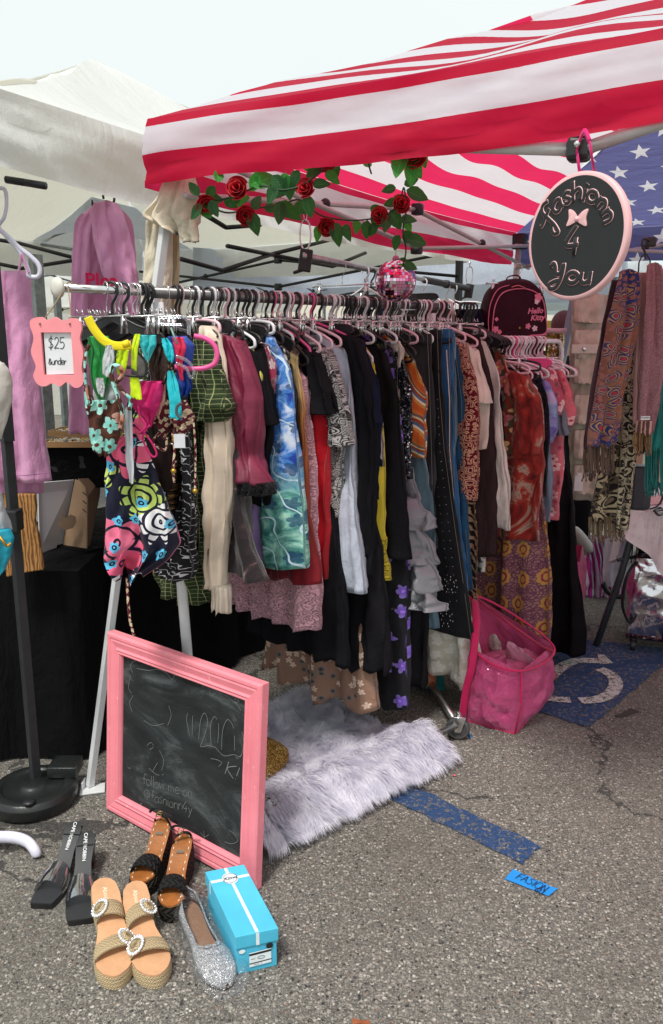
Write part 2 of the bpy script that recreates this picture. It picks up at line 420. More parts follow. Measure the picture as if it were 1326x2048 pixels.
@cached
def fade(name, stops, y0, y1, rough=.8):
    n = NT(name); y = n.sep(n.uv)[1]; f = n.math('DIVIDE', n.math('SUBTRACT', y, y0), y1-y0)
    f = n.math('ADD', f, n.math('MULTIPLY_ADD', n.noise(8), .12, -.06))
    return n.cloth(n.ramp(f, stops), rough, .5, .2)
@cached
def bands(name, stops, scale=7, dist=6, dirn='DIAGONAL', dscale=1.4, rough=.9, stretch=(1, 1, 1)):
    n = NT(name); f = n.wave(scale, n.map(n.uv, stretch), dist, dscale, dirn, 'SAW', 1)
    return n.cloth(n.ramp(f, stops, True), rough, .5)
@cached
def dots(name, bgc, cols, scale=28, R=.33, rand=.55, ring=None):
    n = NT(name); v = n.n('ShaderNodeTexVoronoi', {'Vector': n.uv, 'Scale': scale, 'Randomness': rand}, voronoi_dimensions='2D')
    k = len(cols); r = n.sep(v.outputs['Color'])[0]; fc = n.ramp(r, [(i/k, c) for i, c in enumerate(cols)], True)
    d = v.outputs['Distance']; col = n.mix(n.lt(d, R), bgc, fc)
    if ring: col = n.mix(n.lt(d, R*.42), col, ring)
    return n.cloth(col, .9, .45)
@cached
def sequin(name, c, c2, scale=160):
    n = NT(name); v = n.voro(scale); r = n.sep(v.outputs['Color'])[0]
    col = n.ramp(r, [(0, c), (.6, c2), (.93, (.9, .9, .9, 1))], True)
    h = n.noise(scale*1.2)
    return n.done(col, .25, .75, n.math('ADD', v.outputs['Distance'], n.math('MULTIPLY', r, 2)), .8, .004)
@cached
def canvas_white(name, c, trans=.35, tc=None, amt=.05, wr=1.0):
    n = NT(name); f = n.noise(3, n.ob, 5, .6)
    col = n.ramp(f, [(.3, tuple(x*(1-amt) for x in c[:3])+(1,)), (.7, c)])
    h = n.math('ADD', n.noise(7, n.map(n.uv, (1, .35, 1)), 4, .55, 1.2), n.math('MULTIPLY', n.noise(40, None, 3, .6, 1), .12))
    return n.done(col, .7, 0, h, .5*wr, .03, trans, spec=.3, tcol=tc)

BLACK = S(26, 26, 30); NAVY = S(22, 26, 44)
m_black_pl = solid('black_plastic', (.016, .016, .018), .42)
m_white_pl = solid('white_plastic', (.78, .78, .8), .4)
m_lav_pl = solid('lilac_white_plastic', (.72, .7, .82), .4)
m_pink_pl = solid('pink_plastic', S(240, 110, 170), .4)
m_ppink_pl = solid('pale_pink_plastic', S(235, 195, 205), .4)
m_hot_pl = solid('hot_pink_plastic', S(235, 90, 155), .45)
m_chrome = solid('chrome', (.72, .72, .72), .24, 1.0, amt=.12)
m_steel = solid('brushed_steel', (.42, .42, .42), .38, 1.0, amt=.2)
m_bargrey = solid('grey_rail_metal', (.18, .17, .17), .38, .8, amt=.25)
m_alu = solid('white_painted_steel', (.66, .67, .68), .42, 0, amt=.05)
m_blackmet = solid('black_painted_metal', (.02, .021, .024), .5, 0, amt=.2)
m_greypole = solid('galvanised_pole', (.28, .32, .33), .5, .5, amt=.25)
# ================================================================== ground
def mat_asphalt(name, paint=None, wear=.5):
    n = NT(name); o = n.ob
    wob = n.vm('ADD', o, n.vm('MULTIPLY', n.noise(60, o, 2, col=True), (.006, .006, 0)))
    v1 = n.voro(115, wob); v2 = n.voro(260, wob); big = n.noise(1.3, o, 5, .6); mid = n.noise(9, o, 4, .65)
    r1 = n.sep(v1.outputs['Color'])[0]; r2 = n.sep(v2.outputs['Color'])[1]
    stone = n.ramp(r1, [(0, (.03, .03, .032)), (.07, (.16, .148, .132)), (.32, (.24, .22, .192)), (.6, (.34, .315, .275)), (.84, (.48, .45, .395)), (.95, (.26, .17, .12)), (.97, (.6, .58, .53))], True)
    fine = n.ramp(r2, [(0, (.07, .068, .064)), (.35, (.2, .188, .168)), (.75, (.34, .32, .285))], True)
    mort = (.14, .132, .118, 1)
    c = n.mix(n.lt(v2.outputs['Distance'], .52), mort, fine)
    c = n.mix(n.math('MULTIPLY', n.lt(v1.outputs['Distance'], .47), n.gt(r2, .12)), c, stone)
    c = n.mix(n.math('MULTIPLY', n.ramp(big, [(.35, 0.0), (.62, 1.0)]), .42), c, (.1, .088, .074, 1))
    c = n.mix(n.math('MULTIPLY', n.ramp(mid, [(.5, 0.0), (.75, 1.0)]), .22), c, (.24, .225, .2, 1))
    # cracks
    cv = n.vm('ADD', o, n.vm('MULTIPLY', n.noise(3, o, 5, .7, col=True), (.5, .5, 0)))
    ce = n.voro(.62, cv, 'DISTANCE_TO_EDGE').outputs['Distance']
    crk = n.math('MULTIPLY', n.lt(ce, .006), n.gt(n.noise(1.1, o, 2), .5))
    c = n.mix(n.math('MULTIPLY', crk, .75), c, (.03, .03, .03, 1))
    h = n.math('ADD', n.math('MULTIPLY', v1.outputs['Distance'], -1.0), n.math('ADD', n.math('MULTIPLY', v2.outputs['Distance'], -.5), n.math('MULTIPLY', crk, -2)))
    if paint:
        wearm = n.math('ADD', n.noise(45, o, 6, .75), n.math('MULTIPLY', v1.outputs['Distance'], -.22))
        pm = n.ramp(wearm, [(wear-.05, 0.0), (wear+.03, 1.0)])
        pc = n.mix(n.math('MULTIPLY', n.lt(r2, .3), .35), paint, tuple(x*.5 for x in paint[:3])+(1,))
        c = n.mix(n.math('MULTIPLY', pm, .93), c, pc)
    return n.done(c, .9, 0, h, .9, .004, spec=.25)
m_asph = mat_asphalt('asphalt')
mb = MB()
xs = [-60, -20, -6, -3, -1.5, 0, 1.5, 3, 6, 20, 60]; ys = [-30, -8, -2, 0, 1, 2, 3, 4, 6, 10, 20, 50, 90]
mb.grid([[V((x, y, 0)) for x in xs] for y in ys][::-1])
tag(build('ground', mb, m_asph, None, False), kind='structure')
m_blue_paint = mat_asphalt('worn_blue_paint', S(36, 70, 116), .34)
m_white_paint = mat_asphalt('worn_white_paint', S(212, 212, 208), .36)
def flat_poly(px_pts, z, wob=.006, seed=0, n=14):
    rnd = random.Random(seed); P = [PZ(x, y, z) for x, y in px_pts]; out = []
    for i in range(len(P)):
        a, b = P[i], P[(i+1) % len(P)]
        for k in range(n):
            q = a.lerp(b, k/n); out.append(q+V((rnd.uniform(-wob, wob), rnd.uniform(-wob, wob), 0)))
    mb = MB(); ids = [mb.add(p, (p.x, p.y)) for p in out]; mb.face(ids)
    nrm = (out[n]-out[0]).cross(out[2*n]-out[0])
    if nrm.z < 0: mb.f[0] = mb.f[0][::-1]
    return mb
tag(build('blue_parking_square', flat_poly([(1178, 1454), (1326, 1330), (1326, 1296), (1222, 1284), (1120, 1275), (990, 1330), (1000, 1400)], .004, seed=2), m_blue_paint, None, False), kind='structure')
tag(build('blue_parking_line', flat_poly([(640, 1470), (700, 1495), (765, 1542), (1082, 1692), (1044, 1726), (722, 1568), (640, 1530)], .004, seed=3), m_blue_paint, None, False), kind='structure')
def ground_stroke(mb, px, wdt, z=.008, n=8):
    P = crom([PZ(x, y, z) for x, y in px], n) if len(px) > 2 else [PZ(x, y, z) for x, y in px]
    mb.ribbon(P, wdt, V((0, 0, 1)))
mb = MB()
ground_stroke(mb, [(1060, 1398), (1090, 1364), (1120, 1336), (1150, 1322), (1190, 1321), (1216, 1321)], .062)
mb.face([mb.add(PZ(*p, .0085)) for p in ((1195, 1309), (1208, 1309), (1226, 1326), (1200, 1328))][::-1])
ground_stroke(mb, [(1198, 1337), (1222, 1349), (1232, 1366), (1222, 1386), (1196, 1398), (1160, 1401)], .062)
ground_stroke(mb, [(1070, 1392), (1104, 1397), (1141, 1400)], .055)
tag(build('painted_wheelchair_symbol', mb, m_white_paint, None, False), kind='structure')
# tar patch
tag(build('tar_patch', flat_poly([(1228, 1432), (1262, 1417), (1280, 1423), (1248, 1436)], .003, .004, 5), solid('tar', (.045, .04, .035), .8), None, False), kind='structure')

# ================================================================== canopies
AB = V((.547, .837, 0)); AC = V((.837, -.547, 0)); UP = V((0, 0, 1))
m_frame_w = solid('off_white_canopy_tube', (.56, .55, .54), .4, .0, amt=.06)
m_flagmat = None
def mat_flag():
    n = NT('striped_canopy_cloth'); x, y, _ = n.sep(n.uv)
    f = n.math('FRACT', n.math('DIVIDE', n.math('ADD', y, .455), .215)); red = n.math('MAXIMUM', n.lt(y, -.108), n.math('MULTIPLY', n.lt(f, .5), n.gt(y, -.03)))
    redc = vary(n, S(192, 8, 52), .06, 3); whc = vary(n, S(232, 232, 240), .03, 3)
    col = n.mix(red, whc, redc)
    h = n.math('ADD', n.noise(2.6, n.map(n.uv, (.6, 2.2, 1)), 2, .5, .6), n.math('MULTIPLY', n.noise(16, n.map(n.uv, (1, 1.2, 1)), 3), .07))
    return n.done(col, .62, 0, h, .4, .05, .5, spec=.3, tcol=n.mix(red, S(238, 228, 232), S(244, 52, 104)))
m_flag = mat_flag()
def mat_union():
    n = NT('starry_blue_canopy_cloth'); h = n.noise(5, n.map(n.uv, (.7, 2.6, 1)), 4, .55, 1.3)
    x, y, _ = n.sep(n.uv); ry = n.math('DIVIDE', y, .125); row = n.math('FLOOR', ry)
    fx = n.math('SUBTRACT', n.math('FRACT', n.math('ADD', n.math('DIVIDE', x, .25), n.math('MULTIPLY', row, .5))), .5)
    fy = n.math('SUBTRACT', n.math('FRACT', ry), .5)
    lx = n.math('MULTIPLY', fx, .25); ly = n.math('MULTIPLY', fy, .125)
    r = n.math('SQRT', n.math('ADD', n.math('MULTIPLY', lx, lx), n.math('MULTIPLY', ly, ly)))
    th = n.math('ARCTAN2', lx, ly)
    m = n.math('ABSOLUTE', n.math('SUBTRACT', n.math('MODULO', n.math('ADD', th, 6.2832+.62832), 1.256637), .62832))
    R, ri, sp = .052, .021, sin(pi/5)
    den = n.math('ADD', n.math('MULTIPLY', n.math('SINE', m), R), n.math('MULTIPLY', n.math('SINE', n.math('SUBTRACT', pi/5, m)), ri))
    star = n.lt(r, n.math('DIVIDE', R*ri*sp, den))
    col = n.mix(star, vary(n, S(76, 80, 130), .06, 3), S(236, 236, 242))
    return n.done(col, .65, 0, h, .5, .04, .4, spec=.3, tcol=n.mix(star, S(122, 122, 176), S(240, 240, 244)))
m_union = mat_union()

def canopy(name, label, cat, A, e1, e2, L1, L2, ztop, zpeak, val, mats, mframe, legs, sag=.05, zlow=1.97, zhigh=2.24, wr=.012, truss_r=.013, seed=1, group=None, leg_r=.016, slant=0.0, stars=False, leg_ext=None, valwave=.012, trusses=(0, 1, 2, 3), truss_in=.07, rows=14, cols=40):
    """four roof slopes to a peak, a hanging valance, a folding truss along each side and legs"""
    t = thing(name, label, cat, (A.x, A.y, 0), group)
    cor = [A, A+e2*L2, A+e2*L2+e1*L1, A+e1*L1]     # A, C, D, B
    ctr = A+e1*L1/2+e2*L2/2; peak = V((ctr.x, ctr.y, zpeak))
    for k in range(4):
        a, b = cor[k], cor[(k+1) % 4]; side = (b-a); Ls = side.length; sd_ = side/Ls
        mb = MB(); mb.m = 0
        pts = []; uvs = []; slope_len = sqrt(((a+b)/2-ctr).length**2+(zpeak-ztop)**2)
        R, Cn = rows, cols
        for i in range(R+1):
            v = i/R; row = []; ur = []
            for j in range(Cn+1):
                u = j/Cn; p = a.lerp(b, u).lerp(ctr, v); z = lerp(ztop, zpeak, v) - sag*sin(pi*v)*(.4+.6*sin(pi*u)) - .03*sin(pi*u)*(1-v)
                z += wr*noise.noise(V((p.x*2.2+seed, p.y*2.2, k*3)))*2*min(1, v*6)
                row.append(V((p.x, p.y, z))); ur.append((u*Ls*(1-v)+v*Ls/2, v*slope_len))
            pts.append(row); uvs.append(ur)
        mb.grid(pts, uvs)
        um = mats[k] if isinstance(mats, (list, tuple)) else mats
        build('roof_panel', mb, um, t)
        # valance: curls slightly outward, ripples along its length
        mb = MB(); out = (a+b)/2-ctr; out.normalize(); pts = []; uvs = []
        nv = 10
        for i in range(nv+1):
            v = i/nv; row = []; ur = []
            for j in range(81):
                u = j/80; s_ = u*Ls; p = a.lerp(b, u)
                rip = valwave*noise.noise(V((s_*1.6, v*1.2+k*5, seed)))*(1.2-.3*v) + valwave*.5*noise.noise(V((s_*5+v*4, v*4, seed+k)))
                z = ztop - .03*sin(pi*u) - val*v + .006*sin(s_*5+k)*v
                q = p + out*(.004+.02*v+rip*2.2*min(1, v*4)); row.append(V((q.x, q.y, z))); ur.append((s_, -v*val))
            pts.append(row); uvs.append(ur)
        mb.grid(pts, uvs)
        build('valance', mb, um, t)
        # folding truss
        if k in trusses:
            inn = -out*truss_in; M0 = (a+b)/2+inn
            aa, bb = a+inn+sd_*.04, b+inn-sd_*.04
            def P3(p, z): return V((p.x, p.y, z))
            for (p, zp, q, zq, o_) in ((aa, zlow+.02, M0, zhigh, 0), (aa, zhigh-.02, M0, zlow, .018), (M0, zhigh, bb, zlow+.02, 0), (M0, zlow, bb, zhigh-.02, .018)):
                mb = MB(); mb.tube([P3(p, zp)-out*o_, P3(q, zq)-out*o_], truss_r, 8, flat=.75)
                tb = build('truss_bar', mb, mframe, t)
            for zz in (zlow, zhigh):
                mb = MB(); mb.box(P3(M0, zz)-out*.01, (.045, .045, .05), Matrix.Rotation(atan2(sd_.y, sd_.x), 3, 'Z')); build('joint', mb, m_black_pl, t, bevel=.006)
            for fr_ in (.25, .75):
                mb = MB(); mb.sphere(P3(aa.lerp(bb, fr_), (zlow+zhigh)/2+.01)-out*.01, .02, 8, 6); build('joint', mb, m_black_pl, t)
    for k in legs:
        c = cor[k]; o_ = (c-ctr).normalized(); i_ = c-o_*.05
        foot = i_+o_*slant
        mb = MB(); top = V((i_.x, i_.y, ztop-.02)); mid = top.lerp(V((foot.x, foot.y, 0)), .45)
        mb.tube([top, mid], leg_r*1.25, 4, flat=1); tl = build('leg', mb, mframe, t, False, bevel=.002)
        mb = MB(); mb.tube([mid+V((0, 0, .05)), V((foot.x, foot.y, .006))], leg_r, 4); mb.box((foot.x+.02, foot.y-.01, .006), (.085, .075, .006))
        build('foot_leg', mb, mframe, tl, False, bevel=.002)
        mb = MB(); mb.box((i_.x, i_.y, ztop-.06), (.075, .075, .09), Matrix.Rotation(atan2(e1.y, e1.x), 3, 'Z'))
        build('corner_bracket', mb, m_black_pl, t, bevel=.006)
    return t
A = V((-.55, 2.6, 0))
flagt = canopy('canopy_tent', 'red and white striped pop-up canopy with a starry blue slope over the clothes stall', 'canopy tent',
       A, AB, AC, 3.1, 3.1, 2.2, 2.9, .19, [m_flag, m_flag, m_union, m_flag], m_frame_w, (2, 3), stars=True, slant=.3, seed=3, valwave=.02, wr=.018, zlow=1.96, zhigh=2.13, truss_in=.1, trusses=(1, 2, 3), rows=16, cols=60)
# note: corner order is A, C, D, B -> slopes AC, CD, DB (blue), BA
c_ = A-(AB+AC).normalized()*(-.05)
mb = MB(); topA = V((A.x+.07, A.y+.07, 2.16)); ft = PZ(180, 1572, .01); midA = topA.lerp(ft, .5)
mb.tube([topA, midA], .0185, 4); la = build('leg', mb, m_alu, flagt, False, bevel=.002)
mb = MB(); mb.tube([midA+V((0, 0, .03)), ft], .016, 4); mb.box((ft.x+.012, ft.y-.012, .005), (.085, .06, .006), Matrix.Rotation(.25, 3, 'Z')); mb.box((ft.x-.02, ft.y-.004, .02), (.006, .04, .03))
build('foot_leg', mb, m_alu, la, False, bevel=.0015)
mb = MB(); mb.box((A.x+.05, A.y+.02, 2.08), (.06, .06, .09)); build('corner_bracket', mb, m_black_pl, flagt, bevel=.006)
# label printed on the front tube
J0, J1, J2 = PY(800, 290, 2.13), PY(1158, 299, 1.89), PY(1420, 212, 1.74)
for a, b in ((J0, J1), (J1+V((.012, -.014, 0)), J2)):
    mb = MB(); mb.tube([a, b], .0145, 12); build('truss_bar', mb, m_frame_w, flagt)
mb = MB(); mb.box(J1, (.05, .05, .05), Matrix.Rotation(-.45, 3, 'Z')); jn = build('joint', mb, m_black_pl, flagt, False, bevel=.01)
mb = MB(); mb.lathe([(.003, 0), (.007, .001), (.007, .005), (.003, .007)], J1+V((-.014, -.032, .004)), 12, (-.45, -.9, 0)); build('bolt', mb, m_chrome, jn)
dj = (J1-J0).normalized(); nj_ = V((dj.y, -dj.x, 0)).normalized(); fr = frame(PP(878, 294, J0+nj_*.0155, nj_), dj, UP); mb = MB(); add_text(mb, 'CLOSE HERE', fr, .015, .0003)
build('lettering', mb, m_black_pl, flagt, False)

m_whitecan = canvas_white('white_canopy_cloth', S(236, 238, 236), .35, S(238, 234, 216))
Ecorner = V((-1.02, 2.47, 0))
t2 = canopy('canopy_tent', 'white pop-up canopy with black frame beside the striped one, at the left', 'canopy tent',
       Ecorner, AB, -AC, 3.45, 2.9, 2.27, 3.02, .23, m_whitecan, m_blackmet, (0, 3), seed=9, sag=.12, zlow=1.93, zhigh=2.12, trusses=(2,), wr=.02, valwave=.02, leg_r=.021)
n3 = V((AB.y, -AB.x, 0))
for Pq in (((408, 428), (452, 455), (520, 450)), ((362, 518), (445, 541), (545, 508), (700, 470)), ((455, 492), (545, 510), (665, 533), (730, 506))):
    for a, b in zip(Pq, Pq[1:]):
        mb = MB(); mb.tube([PP(*a, Ecorner+n3*-.08, n3), PP(*b, Ecorner+n3*-.08, n3)], .013, 8, flat=.7); build('truss_bar', mb, m_blackmet, t2)
for Pq in (((-60, 470), (40, 487), (142, 514)), ((-30, 522), (43, 537), (145, 521)), ((12, 359), (50, 365), (92, 372))):
    for a, b in zip(Pq, Pq[1:]):
        yy = 5.0 if a[1] > 400 else 2.62; mb = MB(); mb.tube([PY(*a, yy), PY(*b, yy)], .016, 8, flat=.7); build('truss_bar', mb, m_blackmet, t2)
# weight plate at the foot of that tent's near leg
fp = V((-1.02, 2.5, 0))
wt = thing('weight_plate', 'black round plastic canopy weight clamped round the foot of the near black pole', 'canopy weight', (fp.x, fp.y, 0))
mb = MB(); mb.lathe([(.13, .0), (.143, .01), (.146, .045), (.134, .062), (.105, .066), (.1, .058), (.05, .058), (.04, .066), (.034, .07)], (fp.x, fp.y-.02, 0.001), 48)
mb.box((fp.x+.085, fp.y+.06, .085), (.1, .09, .04)); build('weight', mb, solid('black_moulded_plastic', (.014, .016, .016), .33, bump=.2), wt, bevel=.003)
mb = MB(); mb.lathe([(.018, 0), (.02, .008), (.012, .012)], (fp.x+.03, fp.y-.14, .066), 20); build('cap', mb, m_black_pl, wt)
# collar half way up that pole
mb = MB(); q = PY(22, 1040, 2.5); mb.box((q.x, q.y, q.z), (.06, .06, .07)); build('height_lock', mb, m_black_pl, t2, False, bevel=.004)

# far canopies
def far_tent(px, py, Y, size, ztop, val, label, col, rot=0.0, zpeak=None, legs=(0, 1), mf=None, trusses=(0, 3)):
    p = PY(px, py, Y); e1 = V((sin(rot), cos(rot), 0)); e2 = V((cos(rot), -sin(rot), 0))
    canopy('canopy_tent', label, 'canopy tent', V((p.x, p.y, 0)), e1, e2, size, size, ztop, zpeak or ztop+.5, val, col, mf or m_greypole, legs, zlow=ztop-.38, zhigh=ztop-.12, seed=int(px), rows=8, cols=20, trusses=trusses)
m_bluish = canvas_white('bluish_white_canopy_cloth', S(214, 222, 236), .4, S(225, 232, 245))
far_tent(388, 520, 6.6, 3.2, 2.3, .34, 'bluish white canopy with grey frame behind the main rail of hangers', m_bluish, .35, zpeak=2.62)
far_tent(640, 560, 9.2, 3.4, 2.38, .4, 'distant white canopy behind the disco ball', canvas_white('far_white_canopy_cloth', S(232, 236, 238), .4), .3, zpeak=2.75)
far_tent(1010, 560, 10.5, 4.0, 2.42, .42, 'distant white canopy behind the round hanging sign', canvas_white('teal_white_canopy_cloth', S(218, 232, 236), .4), .2, zpeak=2.7)
far_tent(-330, 480, 7.2, 3.0, 2.5, .22, 'pale blue canopy seen behind the pink trousers at the left', m_bluish, .5, zpeak=2.85, legs=(1,))
far_tent(-60, 560, 11.5, 3.4, 2.4, .4, 'small far canopy behind the pink hoodie', m_whitecan, .4, zpeak=2.8)
# far walls
m_cream = solid('cream_stucco', S(226, 220, 204), .9, sc_=3, bump=.3)
bw = thing('warehouse', 'long low cream stucco building behind the market stalls', 'building', (0, 17, 0))
mb = MB(); mb.box((2, 19, 1.5), (26, 4, 3.0)); build('wall', mb, m_cream, bw, False)
mb = MB(); mb.box((2, 19, 3.06), (26.4, 4.4, .14)); build('roof', mb, solid('roof_edge', S(190, 186, 176), .8), bw, False)
for x in (-5.5, 9):
    mb = MB(); mb.box((x, 16.97, 1.05), (1.0, .05, 2.1)); build('door', mb, solid('grey_door_paint', S(190, 188, 180), .6), bw, False, bevel=.01)
mb = MB(); mb.box((5.4, 13.0, 1.72), (5.5, .06, .26))
bnr = thing('banner', 'mustard yellow banner strip strung between posts in the far background', 'banner', (5.4, 13, 0))
build('cloth', mb, solid('mustard_banner_cloth', S(205, 165, 60), .8), bnr, False)
for x in (2.8, 8):
    mb = MB(); mb.box((x, 13.06, .95), (.06, .06, 1.9)); build('post', mb, m_greypole, bnr, False)
ff = thing('fence', 'thin grey railing fence far behind the price sign', 'fence', (-3.4, 9.5, 0))
for z in (1.62, .3):
    mb = MB(); mb.box((-3.6, 9.47, z), (3.2, .03, .04)); build('rail', mb, m_greypole, ff, False)
for k in range(26):
    mb = MB(); mb.box((-5.1+k*.12, 9.5, .85), (.018, .018, 1.65)); build('bar', mb, m_greypole, ff, False)
# grey posts behind the price sign
def post(px, py, Y, z1, r, label):
    p = PY(px, py, Y); mb = MB(); mb.tube([(p.x, p.y, 0), (p.x, p.y, z1*.55)], r, 4); mb.m = 0
    t = thing('post', label, 'post', (p.x, p.y, 0), None)
    mb.box((p.x, p.y, .01), (.12, .12, .02)); build('lower_tube', mb, m_greypole, t, False, bevel=.002)
    mb = MB(); mb.tube([(p.x, p.y, z1*.5), (p.x, p.y, z1)], r*1.3, 4); mb.box((p.x, p.y, z1*.5), (r*3.4, r*3.4, .06)); build('upper_tube', mb, m_greypole, t, False, bevel=.002)
post(92, 800, 4.3, 1.98, .03, 'thick galvanised post behind the pink price sign')
post(127, 780, 5.2, 1.9, .02, 'thin galvanised post just right of the thicker one behind the price sign')
# slanted blue-grey pole behind the backpack
pt, pb = PY(1156, 560, 4.6), PY(1108, 800, 4.6); dv = (pb-pt)/(pb.z-pt.z); pbt = pt+dv*(0-pt.z)
mb = MB(); mb.tube([pt+dv*.1, pbt], .024, 12); mb.lathe([(.032, 0), (.032, .03), (.026, .04)], (pbt.x, pbt.y, 0), 16)
tag(build('pole', mb, solid('blue_grey_pole', S(120, 138, 150), .45, .2), None), 'slanting blue-grey pole behind the dark red backpack', 'pole')
# ================================================================== cloth generators
def noise1(x, y, z): return noise.noise(V((x, y, z)))
def cloth(name, rows, O, ax, nr, mat, parent=None, lift=0.0, folds=7, amp=.008, amp2=None, seed=0, hem=.01, nseg=64, nrow=46, cap=True, ex=.75, shoulder_pow=1.4, crumple=.006, mbo=None, topfold=0.0):
    """closed hanging cloth: rows = (z, a_left, a_right, half_thickness) along axis ax from origin O; nr = horizontal normal"""
    amp2 = amp*2 if amp2 is None else amp2
    rows = sorted(rows, key=lambda r: -r[0]); z0, z1 = rows[0][0], rows[-1][0]
    tl = [(z0-r[0], r[1]) for r in rows]; tr = [(z0-r[0], r[2]) for r in rows]; tt = [(z0-r[0], r[3]) for r in rows]
    H = z0-z1; mb = mbo or MB(); ring = []; uvs = []
    def smooth_i(tab, x): return (interp(tab, x-.02*H)+interp(tab, x)*2+interp(tab, x+.02*H))/4
    W0 = max(r[2]-r[1] for r in rows)
    for i in range(nrow+1):
        v = i/nrow; h = v*H
        aL, aR, T = smooth_i(tl, h), smooth_i(tr, h), smooth_i(tt, h)
        c, hw = (aL+aR)/2, (aR-aL)/2; row = []; ur = []
        am = lerp(amp, amp2, sm(v*1.2)) if v > 0 else amp*.3
        if topfold and v < .1: am = lerp(topfold, am, v/.1)
        for j in range(nseg):
            th = 2*pi*j/nseg; cs, sn = cos(th), sin(th)
            x = cs; y = (abs(sn)**ex)*(1 if sn >= 0 else -1)
            a = c + hw*x; s_ = hw*x
            fold = am*(1.3-2.3*abs(sin(.5*(folds*pi*x*(hw/(W0/2)) + seed*1.7 + 1.8*noise1(seed, v*2.6, x*1.5)))) + .5*sin(folds*1.9*pi*x + seed*3.1 + v*2) + .8*(.5-abs(noise1(x*3+v*2.5, v*4-x*2, seed)))*min(1, v*4))
            crm = crumple*(noise1(s_*8+seed*5, h*5, y*1.3+seed)*1.3+(.4-abs(noise1(s_*16+seed, h*11+s_*14, y+seed*2)))*1.6)
            t = T*y + fold + crm
            dz = lift*(1-abs(x)**shoulder_pow)*max(0, 1-v*4)**1.5
            dz -= hem*(sin(folds*1.1*pi*x+seed)*.5+noise1(x*3+seed, seed, 0))*v**5
            da = .4*crumple*(noise1(y*2+seed, h*6, x*3+3)*1.5+noise1(seed, h*17, x*3))
            p = O + ax*(a+da) + nr*t; row.append(V((p.x, p.y, z0-h+dz)))
            ur.append((s_ + (W0 if sn < 0 else 0), -h + dz))
        ring.append(row); uvs.append(ur)
    base = mb.grid(ring[::-1], uvs[::-1], closed_u=True)
    if cap:
        mb.face([base+k for k in range(nseg)][::-1]); mb.face([base+nrow*nseg+k for k in range(nseg)])
    if mbo is not None: return None
    o = build(name, mb, mat, parent); return o

# ================================================================== main rack
B1 = PZ(315, 584, 1.69); B2 = PZ(870, 612, 1.69)
D = (B2-B1); RL = D.length; D.normalize(); NR = V((-D.y, D.x, 0))*-1   # toward the camera side
HZ = 1.69
class Rack:
    def __init__(s, P, d, z): s.P = V((P.x, P.y, 0)); s.d = d; s.n = V((d.y, -d.x, 0)); s.z = z
    def at(s, k, a=0, z=0): p = s.P+s.d*k+s.n*a; return V((p.x, p.y, z))
    def k_for(s, px, py, wf):
        """station along the rail whose plane shows its front edge (offset wf) at px, py"""
        q = s.P + s.n*wf; z = s.z-.2
        for _ in range(6):
            g = (px-663)/F
            k = (g*(q.y*CT-(z-CAMZ)*ST)-q.x)/(s.d.x-g*s.d.y*CT)
            p = q+s.d*k; cd = p.y*CT-(z-CAMZ)*ST; u = (1024-py)/F*cd; z = CAMZ+(u-p.y*ST)/CT
        return k
    def onplane(s, k, px, py):
        w = PP(px, py, s.at(k), s.d); return (w-s.at(k)).dot(s.n), w.z
    def px_of(s, k, a, z):
        p = s.at(k, a, z); cd = p.y*CT-(z-CAMZ)*ST; return 663+F*p.x/cd
R1 = Rack(B1, D, HZ)
rk = thing('garment_rack', 'long grey steel rail on chrome wheels carrying the main row of clothes', 'clothes rack', (B1.x, B1.y, 0))
mb = MB(); e0 = PZ(80, 577, 1.69); kk = (e0-B1).dot(D)
mb.tube([R1.at(kk, 0, HZ-.002), R1.at(.12, 0, HZ-.002)], .0115, 16); build('extension_tube', mb, m_chrome, rk)
mb = MB(); mb.tube([R1.at(-.02, 0, HZ-.002), R1.at(RL+.06, 0, HZ-.002)], .0165, 18); build('rail', mb, m_bargrey, rk)
mb = MB(); mb.lathe([(.012, .0), (.026, .002), (.029, .008), (.026, .016), (.01, .02)], R1.at(kk+.01, 0, HZ-.002), 28, -D); build('end_cap', mb, solid('ivory_plastic', S(214, 210, 200), .4), rk)
p0 = R1.at(.0, 0, HZ-.03); pb0 = PZ(396, 1560, .12)
mb = MB(); mb.tube([p0, pb0], .0165, 16); build('upright', mb, m_alu, rk)
p1 = R1.at(RL-.02, 0, HZ-.03); pb1 = R1.at(RL-.02, 0, .058)
mb = MB(); mb.tube([p1, pb1], .0165, 16); build('upright', mb, m_alu, rk)
casA, casB = PZ(538, 1662, 0), PZ(915, 1478, 0)
casA2 = pb0+(pb0-casA)*.5; casB2 = pb1+(pb1-casB)*.3
mats_ru = solid('grey_rubber', (.2, .2, .21), .5)
def caster(p, yaw, r=.048):
    t = thing('caster', '', '', (0, 0, 0)); del t['label'], t['category']
    return t
for (ca, cb) in ((casA, casA2), (casB, casB2)):
    mb = MB(); mb.tube([V((ca.x, ca.y, .058)), V((cb.x, cb.y, .058))], .014, 12); build('base_bar', mb, m_steel, rk)
mb = MB(); mb.tube([V((casA.x, casA.y, .062)), V((casB.x, casB.y, .062))], .013, 12); build('base_rail', mb, m_steel, rk)
